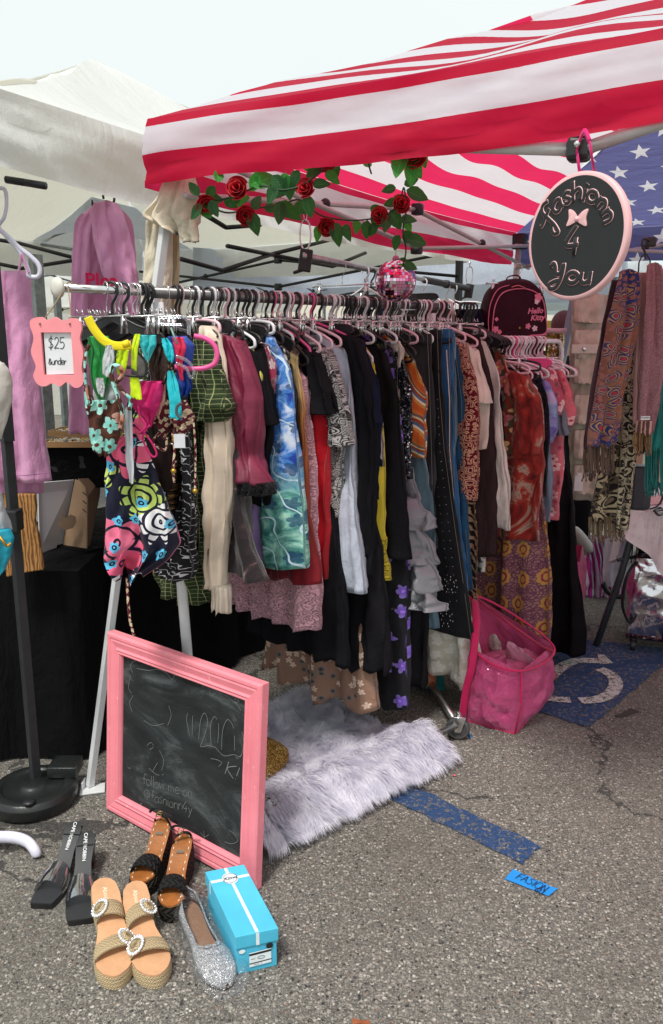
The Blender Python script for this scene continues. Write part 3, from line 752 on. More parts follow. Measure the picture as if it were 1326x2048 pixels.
for p in (casA, casA2, casB, casB2):
    yaw = Matrix.Rotation(-.35, 3, 'Z'); axl = yaw @ V((.15, -1, 0)).normalized(); r = .047; c = V((p.x, p.y, r+.001))
    mb = MB(); mb.lathe([(r*.8, -.011), (r*.97, -.011), (r, -.006), (r, .006), (r*.97, .011), (r*.8, .011)], c, 36, axl); wh = build('wheel', mb, solid('dark_grey_tyre', (.06, .06, .062), .5), rk)
    mb = MB(); mb.lathe([(.006, -.014), (r*.3, -.013), (r*.4, -.008), (r*.74, -.006), (r*.82, -.012), (r*.84, -.011), (r*.84, .011), (r*.82, .012), (r*.74, .006), (r*.4, .008), (r*.3, .013), (.006, .014)], c, 36, axl); build('rim', mb, m_chrome, wh)
    side = V((axl.x, axl.y, 0)); al = V((-side.y, side.x, 0))
    mb = MB()
    for s_ in (-1, 1):
        o = c+side*(s_*.0175)
        fr = lambda a, b, w_, o=o: o+al*a+UP*b+side*w_
        mb.prism([(-.012, -.012), (.012, -.012), (.03, .05), (-.02, .052)], fr, -.0015, .0015)
    mb.tube([c+UP*.05, c+UP*.068], .009, 12); mb.box(c+UP*.052+al*.005, (.05, .04, .004), Matrix.Rotation(atan2(al.y, al.x), 3, 'Z'))
    mb.tube([c-al*.03-side*.019+UP*.006, c-side*.021+UP*.002, c+al*.04-side*.019+UP*.012], .0035, 6)
    build('fork', mb, m_chrome, rk, bevel=.001)

# ================================================================== hangers
def hook_pts(r=.017, top=.0, neck=.075, gap=0):
    """hook over a rail whose top is at local z=0"""
    P = [(-r*1.05, 0, -r*1.3)]
    for k in range(0, 9):
        a = pi - k*pi/8*1.0; P.append((r*1.12*cos(a), 0, r*1.12*sin(a)-r+.002))
    P += [(r*1.0, 0, -r*1.7), (r*.5, 0, -r*2.6), (0, 0, -r*3.4), (0, 0, -neck)]
    return [V(p) for p in P]
_hm = {'black': m_black_pl, 'white': m_white_pl, 'pink': m_hot_pl, 'pale pink': m_ppink_pl, 'wire': m_chrome, 'clear': None, 'lilac': m_lav_pl}
def mat_clear():
    n = NT('clear_plastic'); g = n.n('ShaderNodeBsdfGlossy', {'Color': (.9, .9, .92, 1), 'Roughness': .08}); t = n.n('ShaderNodeBsdfTransparent', {'Color': (.9, .92, .94, 1)})
    lw = n.n('ShaderNodeLayerWeight', {'Blend': .35}).outputs['Facing']
    m = n.n('ShaderNodeMixShader', {0: n.math('MULTIPLY_ADD', lw, .75, .12), 1: t.outputs[0], 2: g.outputs[0]}); n.t.links.new(m.outputs[0], n.out.inputs[0]); return n.m
m_clear = mat_clear(); _hm['clear'] = m_clear
_proto = {}
def make_hanger(kind, shape, W=.2, drop=.085):
    t = thing('clothes_hanger', 'hanger', 'hanger'); m = _hm[kind]; hook_m = m if kind in ('black', 'white', 'pink', 'pale pink', 'lilac') and shape != 'clip' else m_chrome
    neck = .085
    mb = MB(); mb.tube(crom(hook_pts(neck=neck), 3), .0042 if hook_m is not m_chrome else .0019, 8 if hook_m is not m_chrome else 6); build('hook', mb, hook_m, t)
    if shape == 'tube':
        r = .0048
        mb = MB(); mb.tube(crom([(-.0, 0, -neck+.003), (.03, 0, -neck-.012), (W*.6, 0, -neck-drop*.62), (W-.015, 0, -neck-drop), (W, 0, -neck-drop-.016), (W-.014, 0, -neck-drop-.032), (W*.4, 0, -neck-drop-.034), (-W*.4, 0, -neck-drop-.034), (-W+.014, 0, -neck-drop-.032), (-W, 0, -neck-drop-.016), (-W+.015, 0, -neck-drop), (-W*.6, 0, -neck-drop*.62), (-.03, 0, -neck-.012)], 5, True), r, 8, closed=True)
        build('shoulder_bar', mb, m, t)
    elif shape == 'flat':
        top = crom([(-W, -drop-.01, 0), (-W*.9, -drop+.008, 0), (-W*.5, -drop*.55, 0), (-.03, -.01, 0), (0, 0, 0), (.03, -.01, 0), (W*.5, -drop*.55, 0), (W*.9, -drop+.008, 0), (W, -drop-.01, 0)], 5)
        outer = [(p.x, p.y-neck) for p in top]; inner = [(p.x*.86, (p.y-.0)*1.0-neck-.02-.012*abs(p.x)/W) for p in top[4:-4]]
        mb = MB(); n_ = len(outer); m_ = len(inner)
        for w_ in (-.003, .003):
            rows = [[V((outer[int(k*(n_-1)/(m_-1))][0], w_, outer[int(k*(n_-1)/(m_-1))][1])) for k in range(m_)], [V((x, w_, z)) for x, z in inner]]
            mb.grid(rows if w_ > 0 else rows[::-1])
        mb.tube([V((x, 0, z)) for x, z in outer], .0042, 8); mb.tube([V((x, 0, z)) for x, z in inner], .0036, 8)
        if kind != 'wirex': mb.tube([(-W*.86, 0, -neck-drop-.03), (W*.86, 0, -neck-drop-.03)], .0036, 8); mb.tube([(-W*.86, 0, -neck-drop-.03), (-W, 0, -neck-drop-.008)], .0038, 6); mb.tube([(W*.86, 0, -neck-drop-.03), (W, 0, -neck-drop-.008)], .0038, 6)
        build('shoulder_bar', mb, m, t)
    else:   # bar with two clips
        mb = MB(); mb.tube([(-.155, 0, -neck-.006), (.155, 0, -neck-.006)], .0028, 8); build('bar', mb, m_chrome, t)
        for s_ in (-1, 1):
            mb = MB(); x = s_*.125
            for q in (-1, 1):
                mb.box((x, q*.006, -neck-.03), (.016, .0016, .05), Matrix.Rotation(q*.12, 3, 'X')); mb.tube([(x-.005, q*.009, -neck+.002), (x, q*.013, -neck+.016), (x+.005, q*.009, -neck+.002)], .0017, 6)
            mb.tube([(x-.009, 0, -neck-.02), (x+.009, 0, -neck-.02)], .005, 8); build('clip', mb, m_chrome, t)
        for s_ in (-1, 1):
            mb = MB(); mb.sphere((s_*.158, 0, -neck-.006), .0065, 8, 6); build('end_ball', mb, m_clear if kind == 'clear' else solid('grey_tip', (.4, .4, .4), .4), t)
    return t
_used = {}
def hanger(rack, k, kind='black', shape='tube', label='', a=0, yaw=0.0, group=None, z=None, W=.2, drop=.085, tilt=0.0, n=None):
    key = (kind, shape, W, drop); 
    if key not in _proto: _proto[key] = make_hanger(*key)
    src = _proto[key]
    loc = rack.at(k, a, (z or rack.z)+.0165) ; nn = n or rack.n; rz = atan2(nn.y, nn.x)+yaw
    if key in _used: o = copy_tree(src, loc, rz)
    else:
        _used[key] = 1; o = src; o.location = loc; o.rotation_euler = (0, 0, rz)
        bpy.context.view_layer.update()
    if tilt: o.rotation_euler = (0, tilt, rz)
    o['label'] = label
    if group: o['group'] = group
    return o

# ================================================================== garments of a rack
m_seam = solid('seam_thread', S(120, 116, 104), .8)
def garment(rack, name, label, cat, prof, mat, wf=.2, wb=None, T=(.012, .03), slope=None, folds=4, amp=.006, amp2=None, hang='black', hs='tube', hlabel=None, seed=None, hem=.012, sleeve=None, smat=None, extra=None, back=1.0, k=None, drop=None, lift=None, neck=.105, yaw=0.0, ex=.7, crumple=.009, Tm=None, group=None, flat_top=False):
    """prof: traced front edge, photo px from shoulder tip to hem; the back half mirrors it"""
    seed = seed if seed is not None else (sum(map(ord, label)) % 97)*.37
    if k is None: k = rack.k_for(prof[0][0], prof[0][1], wf)
    pr = [rack.onplane(k, *p) for p in prof]
    zt = pr[0][1]; zb = pr[-1][1]; wb = wb if wb is not None else wf
    rows = []
    for i, (a, z) in enumerate(pr):
        v = (zt-z)/(zt-zb) if zt > zb else 0
        tt = lerp(T[0], T[1], sm(v*1.5)); rows.append((z, -wb - (a-wf)*.6*back, a, tt))
    zneck = rack.z - neck
    lf = lift if lift is not None else max(.0, zneck-zt)
    t = thing(name, label, cat, rack.at(k, 0, max(zb, 0)), group)
    c, s_ = cos(yaw), sin(yaw); ax = rack.n*c+rack.d*s_; nr = rack.d*c-rack.n*s_
    cloth('body' if not flat_top else 'legs', rows, rack.at(k), ax, nr, mat, t, lift=0 if flat_top else lf, folds=folds, amp=amp, amp2=amp2, seed=seed, hem=hem, ex=ex, crumple=crumple)
    if flat_top:
        zz = [(z_, l_, r_+.001, th_+.003) for z_, l_, r_, th_ in rows[:1]]; z_, l_, r_, th_ = zz[0]
        cloth('waistband', [(z_+.001, l_, r_, th_), (z_-.038, l_, r_+.001, th_+.001)], rack.at(k), ax, nr, mat, t, folds=folds, amp=.001, seed=seed, hem=0, nseg=40, nrow=6, crumple=.002)
        mb = MB(); mb.tube([rack.at(k, a, z)-rack.d*(T[0]*.75)+rack.n*-.006 for a, z in pr], .0011, 5); build('seam', mb, m_seam, t)
    if sleeve:
        sp = [rack.onplane(k, *p[:2]) for p in sleeve]; sr = []
        for (a, z), p in zip(sp, sleeve): wd = p[2]; sr.append((z, a-wd, a, p[3] if len(p) > 3 else .032))
        cloth('sleeve', sr, rack.at(k)-rack.d*.02, ax, nr, smat or mat, t, lift=.03, folds=2.2, amp=.006, seed=seed+4, hem=.004, nseg=48, ex=.9, crumple=.011)
    if hang: hanger(rack, k, hang, hs, ' '.join((hlabel or '%s hanger holding the %s' % ({'wire': 'metal clip', 'clear': 'clear clip'}.get(hang, hang+' plastic'), label.split(' beside')[0].split(' between')[0].split(' in front')[0].split(' hanging')[0])).split()[:16]), W=min(.2, wf+.0) if hs != 'clip' else .2, drop=drop or max(.02, min(.12, (zneck-zt)-.01)))
    return t, k, ax, nr
# ================================================================== garment materials
BLK = plain('black_jersey', S(24, 24, 28)); BLK2 = plain('black_crepe', S(31, 30, 34), wr=.8); NAVYM = plain('navy_cotton', S(30, 35, 58))
DK = plain('charcoal_knit', S(58, 56, 60)); VELV = plain('black_velvet', S(18, 12, 18), .8, sheen=.1, wr=.7)
m_plaid = plaid('green_plaid', S(32, 44, 28), S(52, 66, 38), S(178, 182, 130), 72)
m_knit = plain('oatmeal_knit', S(226, 208, 188), .95, .35, weave=.8)
def mat_rib(name, c, sc_=150):
    n = NT(name); x = n.sep(n.uv)[0]; w_ = n.math('SINE', n.math('MULTIPLY', x, sc_*4)); return n.done(n.mix(n.gt(w_, .2), c, tuple(q*.75 for q in c[:3])+(1,)), .95, 0, w_, .6, .003)
m_rib = mat_rib('ribbed_cuff', S(228, 212, 194))
m_painted_sheen = dyed('painted_sheen_velvet', [(.42, S(44, 36, 40)), (.56, S(60, 48, 50)), (.62, S(120, 88, 88)), (.7, S(200, 176, 174))], 9, (1, .8, 1), 2.2, sheen=.4)  # dark velvet; the pale stops paint its sheen into the colour
m_maroon = satin('maroon_satin', S(120, 26, 58), .55)
m_blue_wc = NT('blue_watercolour')
def mat_watercolour():
    n = m_blue_wc; y = n.sep(n.uv)[1]
    a = n.ramp(n.noise(14, None, 5, .65, 1.8), [(.34, S(38, 66, 158)), (.46, S(70, 130, 205)), (.56, S(150, 180, 232)), (.66, S(214, 224, 240))])
    b = n.ramp(n.noise(13, None, 5, .65, 1.6), [(.35, S(40, 96, 96)), (.48, S(96, 160, 150)), (.58, S(150, 205, 190)), (.68, S(196, 228, 205))])
    c = n.mix(n.ramp(n.math('ADD', y, n.math('MULTIPLY', n.noise(6), .2)), [(0, 1.0), (1, 0.0)]), a, b)
    f = n.math('SUBTRACT', n.math('MULTIPLY', y, -2.2), .95); f = n.math('ADD', f, n.math('MULTIPLY', n.noise(7), .8)); f = n.ramp(f, [(.25, 0.0), (.6, 1.0)])
    c = n.mix(f, a, b); m, ce, r, d = n.flower(n.uv, 17, 5, .4, .45)
    c = n.mix(n.math('MULTIPLY', n.math('MULTIPLY', m, n.gt(r, .45)), .75), c, S(38, 70, 110))
    l = n.wave(5, None, 9, 1.2, 'DIAGONAL'); c = n.mix(n.gt(l, .985), c, S(200, 224, 238))
    return n.cloth(c, .9, .45, .2, .1)
m_blue_wc = mat_watercolour()
m_ombre = fade('ombre_georgette', [(.0, S(120, 22, 34)), (.3, S(132, 28, 38)), (.55, S(150, 66, 40)), (.8, S(172, 110, 60)), (.95, S(200, 172, 120))], -.95, 0)
m_red = plain('red_chiffon', S(205, 14, 36), .7, .9, .15)
m_clace = lace('cream_lace', S(214, 204, 192), 34, .75)
m_bw_pais = paisley('black_white_bandana', S(40, 40, 42), S(186, 184, 182), 24, S(150, 148, 146), 6)
m_sheer = plain('sheer_white_chiffon', S(206, 214, 230), .8, .9, .25)
m_yel = plain('yellow_jersey', S(226, 204, 62), .8, .6); m_yell = lace('yellow_lace', S(236, 214, 60), 46, .35)
m_olive = plain('olive_cotton', S(58, 66, 40)); m_olive_d = plain('dark_green_jersey', S(40, 50, 32))
m_dkden = denim('dark_denim', S(26, 34, 48), S(48, 60, 80)); m_grden = denim('grey_black_denim', S(38, 40, 44), S(62, 64, 68)); m_bkden = denim('black_denim', S(24, 25, 28), S(34, 36, 40))
m_mdden = denim('mid_blue_denim', S(34, 82, 128), S(66, 118, 164)); m_lden = denim('washed_denim', S(66, 90, 106), S(120, 146, 160)); m_teal_d = denim('teal_denim', S(20, 58, 86), S(36, 84, 118))
m_purpfl = floral('black_with_violets', S(24, 24, 28), [S(92, 50, 168), S(74, 40, 140), S(110, 70, 190)], 9, 5, .26, S(150, 110, 215), depth=.5)
m_seq = sequin('gunmetal_sequins', S(36, 38, 44), S(92, 98, 106)); m_silver = satin('silver_taffeta', S(128, 128, 134), .4)
m_70s = bands('seventies_swirl', [(0, S(196, 92, 40)), (.2, S(206, 140, 66)), (.32, S(228, 214, 190)), (.42, S(92, 110, 140)), (.58, S(170, 70, 34)), (.72, S(216, 196, 160)), (.8, S(112, 96, 88)), (.9, S(200, 112, 52))], 6, 7, 'DIAGONAL', 1.0)
m_bandana = paisley('burgundy_paisley', S(108, 14, 34), S(206, 160, 132), 24, S(84, 12, 30), 5, .8)
m_dots = dots('teal_brown_dots', S(214, 206, 176), [S(70, 46, 34), S(132, 186, 186), S(24, 22, 24), S(224, 210, 120), S(120, 90, 60)], 30, .36, .4, S(200, 214, 205))
m_zebra = bands('zebra_print', [(0, S(36, 26, 22)), (.42, S(170, 138, 110)), (.85, S(40, 30, 26))], 17, 5, 'DIAGONAL', 2.2)
m_brownch = plain('dark_brown_chiffon', S(62, 44, 46), .8, .9); m_creamj = plain('cream_jersey', S(224, 208, 196)); m_blushb = plain('blush_brocade', S(222, 204, 196), .7, .5)
m_whitebl = plain('crinkled_white_cotton', S(222, 212, 204), .9, 1.0)
m_orfl = floral('orange_floral_chiffon', S(130, 60, 46), [S(206, 74, 50), S(222, 120, 70), S(120, 96, 84), S(226, 190, 96), S(186, 30, 34)], 15, 5, .5, S(232, 200, 110), S(84, 92, 70), depth=.35)
m_redch = dyed('red_cream_chiffon_print', [(.34, S(78, 26, 26)), (.45, S(140, 38, 34)), (.53, S(158, 56, 42)), (.59, S(176, 150, 134)), (.66, S(96, 58, 42))], 8, (1, .7, 1), 1.4)
m_goldpais = paisley('rust_gold_paisley', S(112, 52, 38), S(190, 140, 96), 10, S(80, 34, 30), 6, .4)
m_tiedye = dyed('lavender_blue_tie_dye', [(.36, S(96, 90, 170)), (.5, S(150, 140, 208)), (.58, S(140, 180, 210)), (.68, S(196, 176, 220))], 9, (1, 1, 1), 1)
m_pinkhib = floral('coral_pink_floral', S(214, 110, 122), [S(236, 176, 178), S(198, 60, 92)], 18, 5, .42, S(190, 50, 80)); m_ditsy = floral('pink_ditsy', S(196, 92, 112), [S(232, 190, 190), S(150, 30, 66)], 26, 5, .4)
m_greytee = plain('blue_grey_jersey', S(106, 112, 124)); m_medal = None
def mat_medal():
    n = NT('medallion_print'); v = n.map(n.uv, (1, .7, 1)); m, c, r, d = n.flower(v, 12.5, 8, .34, .15, .3)
    e = n.voro(75, n.uv, 'DISTANCE_TO_EDGE').outputs['Distance']; m2, c2, _, d2 = n.flower(n.map(v, loc=(.04, .04, 0)), 12.5, 12, .46, .2, .25)
    col = n.mix(n.lt(e, .1), S(146, 108, 104), S(96, 58, 74)); col = n.mix(n.math('MULTIPLY', m2, n.gt(n.math('SINE', n.math('MULTIPLY', d2, 60)), .3)), col, S(110, 62, 84))
    col = n.mix(m, col, S(176, 132, 66)); rg = n.math('MULTIPLY', n.gt(d, .13), n.lt(d, .21)); col = n.mix(n.math('MULTIPLY', rg, n.lt(e, .3)), col, S(128, 50, 66))
    return n.cloth(col, .9, .8)
m_medal = mat_medal()
m_pinklace = lace('pink_lace', S(240, 184, 198), 42, .9); m_brownfl = floral('tan_leaf_print', S(150, 116, 98), [S(222, 190, 166), S(40, 28, 26), S(214, 180, 156)], 30, 5, .42, None, None, depth=.55, wr=.8, dens=.35)
m_brocade = floral('cream_brocade', S(222, 212, 196), [S(240, 234, 222)], 24, 5, .45, None, S(226, 218, 200), .6); m_bwprint = bands('black_cream_brushstroke', [(0, S(24, 22, 24)), (.5, S(214, 204, 190))], 10, 8, 'DIAGONAL', 1.2)
m_scrib = bands('black_white_scribble', [(0, S(24, 24, 28)), (.86, S(200, 200, 204))], 22, 9, 'DIAGONAL', 2.4); m_beads = sequin('bronze_beading', S(30, 22, 18), S(92, 68, 40), 120)
m_pinkpr = floral('raspberry_print', S(182, 60, 96), [S(230, 200, 206), S(120, 24, 56)], 26, 5, .44); m_bwknit = dyed('black_white_tweed', [(.45, S(30, 30, 32)), (.55, S(196, 192, 184))], 60, (1, 1, 1), 0); m_ylfl = floral('lemon_print', S(206, 200, 96), [S(232, 228, 150), S(150, 150, 60)], 22)
m_lav = plain('lavender_satin', S(170, 140, 200), .5, .7); m_greyk = plain('grey_marl', S(96, 98, 104)); m_green = plain('kelly_green_jersey', S(20, 120, 60)); m_teal = satin('dark_teal_satin', S(10, 60, 62), .5)
m_nvbrown = plain('dark_aubergine', S(48, 32, 42)); m_orange = floral('orange_print', S(170, 70, 30), [S(210, 110, 50)], 14); m_turq = plain('turquoise_cotton', S(40, 150, 150)); m_pinkst = plain('hot_pink_cotton', S(232, 50, 130), .7, .6)
m_must = plain('mustard_cotton', S(214, 168, 40)); m_blacklace = lace('black_lace', S(22, 22, 26), 60, .4); m_whitepr = floral('white_black_print', S(220, 216, 210), [S(30, 28, 30)], 26, 4, .45)

G = lambda *a, **k: garment(R1, *a, **k)
R = dict
# front to back along the rail (left to right in the picture)
G('skirt', 'bronze beaded dark skirt behind the flowered swim dress', 'skirt', [(352, 790), (352, 900), (350, 1080)], m_beads, .17, wb=-.06, hang='wire', hs='clip')
G('skirt', 'black skirt with white scribble lines just left of the green plaid shirt', 'skirt', [(372, 790), (380, 900), (384, 1040), (372, 1162)], m_scrib, .18, wb=.02, hang='black')
t_, k_, a_, n_ = G('shirt', 'green plaid shirt with a short ruffled sleeve at the left end of the rail', 'shirt', [(436, 700), (440, 800), (420, 960), (424, 1060), (432, 1120), (416, 1210)], m_plaid, .2, T=(.015, .035), folds=4, amp=.012, sleeve=[(440, 690, .09), (458, 780, .13), (466, 812, .15, .05), (452, 842, .11, .05)], hang='black', hs='flat')
G('cardigan', 'oatmeal knit cardigan with long sleeve and ribbed cuff reaching below its neighbours', 'cardigan', [(440, 668), (452, 800), (452, 960), (448, 1100), (446, 1150)], m_knit, .19, T=(.012, .03), hang='pale pink', sleeve=[(444, 672, .07), (457, 760, .075), (461, 900, .078), (462, 1020, .075), (452, 1110, .06), (452, 1176, .05)])
kc = R1.k_for(440, 668, .19)
sp = [R1.onplane(kc, *p) for p in ((466, 1172), (468, 1190), (466, 1224))]
cf = [o for o in bpy.data.objects if o.name.startswith('sleeve')][-1]
cloth('cuff', [(z, a-.068, a, .028) for a, z in sp], R1.at(kc)-D*.02, NR, D, m_rib, cf.parent, folds=2, amp=.002, nseg=36, nrow=12, crumple=.002)
G('dress', 'dark velvet dress with the sheen painted pale between the oatmeal cardigan and maroon blouse', 'dress', [(470, 680), (480, 760), (486, 900), (494, 1000), (510, 1090), (527, 1160)], m_painted_sheen, .2, T=(.014, .045), folds=4, amp=.008, amp2=.02, hang='black', hs='flat')
t_, k_, a_, n_ = G('blouse', 'shiny maroon satin blouse with gathered sleeve and black lace cuff', 'blouse', [(486, 690), (512, 760), (516, 850), (508, 940)], m_maroon, .2, T=(.014, .03), sleeve=[(492, 688, .1, .03), (518, 750, .12, .035), (526, 800, .115, .035), (524, 880, .09, .03), (520, 912, .07, .024), (536, 940, .105, .035), (544, 968, .125, .042)], hang='black')
sp = [R1.onplane(k_, *p) for p in ((545, 964), (547, 978), (546, 990))]
cf = [o for o in bpy.data.objects if o.name.startswith('sleeve')][-1]
cloth('lace_cuff', [(z, a-.14, a+.004, .046) for a, z in sp], R1.at(k_)-D*.02, NR, D, m_blacklace, cf.parent, folds=5, amp=.006, nseg=48, nrow=10, hem=.004)
G('cap', 'dark teal padded satin cap over a green top on the rail above the maroon blouse', 'cap', [(492, 664), (497, 678), (492, 694)], m_teal, .15, T=(.03, .05), hang=None, folds=3, amp=.006)
G('top', 'bright green top tucked under the teal cap', 'top', [(486, 690), (489, 720), (478, 742)], m_green, .14, T=(.02, .03), hang='wire', hs='clip')
G('top', 'lemon yellow printed short sleeve top right of the maroon blouse', 'top', [(510, 706), (526, 752), (528, 790), (520, 900)], m_ylfl, .2, hang='white')
G('top', 'plain black top with wide short sleeve left of the blue floral dress', 'top', [(522, 706), (542, 800), (548, 880), (536, 1010)], BLK, .2, sleeve=[(528, 706, .08), (544, 790, .09), (553, 850, .09)], hang='black', hs='flat')
G('blouse', 'lavender satin sleeve blouse showing below the maroon cuff', 'blouse', [(520, 740), (530, 900), (528, 1000), (524, 1060), (526, 1125)], m_lav, .18, hang='wire', hs='clip')
G('top', 'raspberry pink small print top beside the blue floral dress', 'top', [(536, 690), (558, 730), (556, 760), (545, 900)], m_pinkpr, .19, hang='black', hs='flat')
G('skirt', 'teal watercolour skirt layer hanging behind the blue floral dress hem', 'skirt', [(560, 800), (556, 1000), (552, 1130)], m_blue_wc, .17, hang='wire', hs='clip')
G('dress', 'blue and sea green watercolour floral maxi dress', 'dress', [(548, 676), (576, 740), (586, 850), (594, 960), (600, 1060), (604, 1143)], m_blue_wc, .2, T=(.014, .05), folds=4, amp=.008, amp2=.014, hang='white')
G('top', 'black and white tweed top right of the blue floral dress', 'top', [(566, 698), (582, 760), (582, 900)], m_bwknit, .19, hang='black')
G('dress', 'charcoal sleeveless dress between the blue floral dress and the ombre dress', 'dress', [(578, 730), (598, 860), (600, 1000), (606, 1100)], DK, .2, T=(.01, .02), hang='black')
G('dress', 'tan to deep red ombre dress on a black hanger', 'dress', [(590, 714), (608, 800), (612, 900), (618, 1010), (634, 1100), (640, 1172)], m_ombre, .2, T=(.012, .045), folds=4, amp=.008, amp2=.016, hang='black', hs='flat')
G('top', 'cream lace top on a bright pink hanger', 'top', [(620, 720), (642, 770), (642, 824)], m_clace, .18, T=(.014, .03), hang='pink', hem=.004)
G('dress', 'long bright red chiffon dress under the cream lace top', 'dress', [(630, 800), (650, 850), (652, 960), (646, 1060), (650, 1163)], m_red, .18, T=(.012, .04), folds=5, amp=.01, amp2=.016, hang='wire', hs='clip')
G('tee', 'black short sleeve t-shirt right of the cream lace top', 't-shirt', [(640, 714), (664, 790), (668, 830)], BLK2, .2, T=(.014, .03), sleeve=[(646, 716, .09), (666, 780, .1), (670, 828, .1, .04)], hang='pale pink')
G('dress', 'kelly green dress barely showing between red and grey cloth', 'dress', [(646, 800), (656, 1000), (652, 1120)], m_green, .17, hang='wire', hs='clip')
G('scarf', 'long grey marl scarf hanging between the red dress and paisley blouse', 'scarf', [(652, 760), (664, 900), (666, 1100), (663, 1185)], m_greyk, .17, T=(.01, .018), hang='black', folds=3)
G('blouse', 'black and white bandana paisley blouse', 'blouse', [(664, 706), (690, 790), (692, 880), (684, 960), (678, 1036)], m_bw_pais, .2, T=(.014, .035), sleeve=[(668, 712, .08), (690, 790, .085), (704, 866, .085), (706, 892, .08)], hang='pale pink', folds=5)
G('dress', 'sheer white chiffon dress on a pale pink hanger', 'dress', [(686, 702), (706, 790), (712, 900), (720, 1020), (728, 1110), (736, 1186)], m_sheer, .21, wb=.1, T=(.014, .06), folds=4, amp=.01, amp2=.02, hang='pale pink')
G('tank', 'hot pink strappy top on a hot pink hanger right of the white chiffon dress', 'top', [(700, 700), (712, 750), (708, 830)], m_pinkst, .19, hang='pink')
G('blazer', 'long black blazer right of the white chiffon dress', 'blazer', [(716, 684), (742, 760), (750, 900), (752, 1040), (750, 1150)], BLK, .22, T=(.02, .045), folds=3, hang='black', hs='flat', sleeve=[(720, 684, .09), (744, 760, .09), (752, 880, .085), (752, 1000, .08), (748, 1110, .07)])
G('blazer', 'navy blazer with broad shoulder behind the black blazer', 'blazer', [(730, 690), (756, 770), (762, 848), (757, 1000)], NAVYM, .22, T=(.02, .035), folds=3, hang='black', hs='flat', sleeve=[(734, 694, .085), (758, 780, .085), (763, 846, .08)])
G('top', 'black and cream brushstroke print top above the yellow dress', 'top', [(744, 760), (764, 850), (767, 930)], m_bwprint, .2, hang='white')
t_, k_, a_, n_ = G('dress', 'yellow jersey dress with a deep lace hem', 'dress', [(748, 730), (762, 860), (768, 960), (770, 1080)], m_yel, .2, wb=.05, T=(.012, .03), folds=3, hang='wire', hs='clip')
sp = [R1.onplane(k_, *p) for p in ((770, 1074), (773, 1110), (773, 1160))]
cloth('lace_hem', [(z, a-.2, a, .036) for a, z in sp], R1.at(k_), NR, D, m_yell, t_, folds=4, amp=.008, nrow=14, hem=.015)
G('trousers', 'olive cotton trousers with a fold-over waist', 'trousers', [(764, 688), (767, 730), (762, 800), (760, 900), (760, 1100), (758, 1252)], m_olive, .17, wb=.1, T=(.02, .03), hang='wire', hs='clip', flat_top=True, folds=2, amp=.006)
G('jeans', 'dark indigo jeans between olive trousers and black tops', 'jeans', [(778, 684), (784, 760), (782, 900), (780, 1100)], m_dkden, .17, T=(.012, .02), hang='wire', hs='clip', flat_top=True, folds=2, amp=.004)
G('top', 'black crepe top beside the cream blouse', 'top', [(770, 706), (796, 780), (800, 900), (806, 1010), (815, 1120)], BLK2, .2, T=(.014, .035), hang='black')
G('blouse', 'cream drapey blouse between the black top and gunmetal sequins', 'blouse', [(800, 682), (812, 700), (800, 740), (802, 900)], m_creamj, .17, hang='wire', hs='clip', flat_top=True)
t_, k_, a_, n_ = G('dress', 'long black dress with violet flowers reaching nearly to the fur rug', 'dress', [(786, 720), (804, 860), (812, 1000), (816, 1200), (818, 1420)], m_purpfl, .2, wb=.02, T=(.012, .05), folds=2, amp=.008, amp2=.012, hang='black', hem=.02)
G('dress', 'gunmetal sequinned dress above the silver ruffle skirt', 'dress', [(806, 716), (824, 780), (822, 900), (822, 958)], m_seq, .18, T=(.014, .03), hang='black', folds=3, amp=.004)
t_, k_, a_, n_ = G('skirt', 'tiered silver taffeta ruffle skirt under the sequinned dress', 'skirt', [(812, 900), (826, 960), (842, 1002)], m_silver, .17, T=(.02, .03), hang='wire', hs='clip', folds=4)
for i, pr in enumerate([[(840, 995), (858, 1030), (866, 1058)], [(850, 1050), (872, 1090), (876, 1130)], [(868, 1110), (890, 1150), (893, 1176)], [(874, 1165), (896, 1190), (906, 1218)]]):
    sp = [R1.onplane(k_, *p) for p in pr]
    cloth('ruffle', [(z, -.12-.02*i, a, .04+.02*q) for q, (a, z) in enumerate(sp)], R1.at(k_)-D*(.03+.01*i), NR, D, m_silver, t_, folds=4.5, amp=.012, amp2=.026, seed=i*3.1, nrow=22, hem=.02, nseg=90)
G('blouse', 'orange and blue seventies swirl print blouse', 'blouse', [(830, 722), (852, 780), (855, 860), (854, 914)], m_70s, .19, T=(.016, .04), hang='black', folds=3, amp=.006)
G('skirt', 'washed denim skirt under the seventies print blouse', 'skirt', [(846, 900), (862, 1000), (872, 1150), (876, 1255)], m_lden, .19, T=(.014, .04), hang='wire', hs='clip', folds=3)
G('jeans', 'faded black jeans left of the studded black jeans', 'jeans', [(860, 668), (864, 760), (868, 900), (872, 1100)], m_grden, .17, T=(.012, .022), hang='wire', hs='clip', flat_top=True, folds=2, amp=.004)
t_, k_, a_, n_ = G('jeans', 'flared black jeans with two rows of silver studs down the leg', 'jeans', [(880, 660), (884, 780), (894, 900), (916, 1060), (934, 1180), (948, 1280)], m_bkden, .17, wb=.06, T=(.014, .024), hang='wire', hs='clip', flat_top=True, folds=1, amp=.002, amp2=.004, hem=.004)
mb = MB(); rnd = random.Random(4)
for i in range(24):
    py = 800+i*17.5; c0 = interp([(780, 879), (900, 886), (1060, 906), (1180, 920), (1280, 934)], py)
    for dx in (-18, -5):
        p = PP(c0+dx-(py-800)*.012, py+rnd.uniform(-1, 1), R1.at(k_)-D*.034, D); mb.sphere(p, .0016, 6, 4)
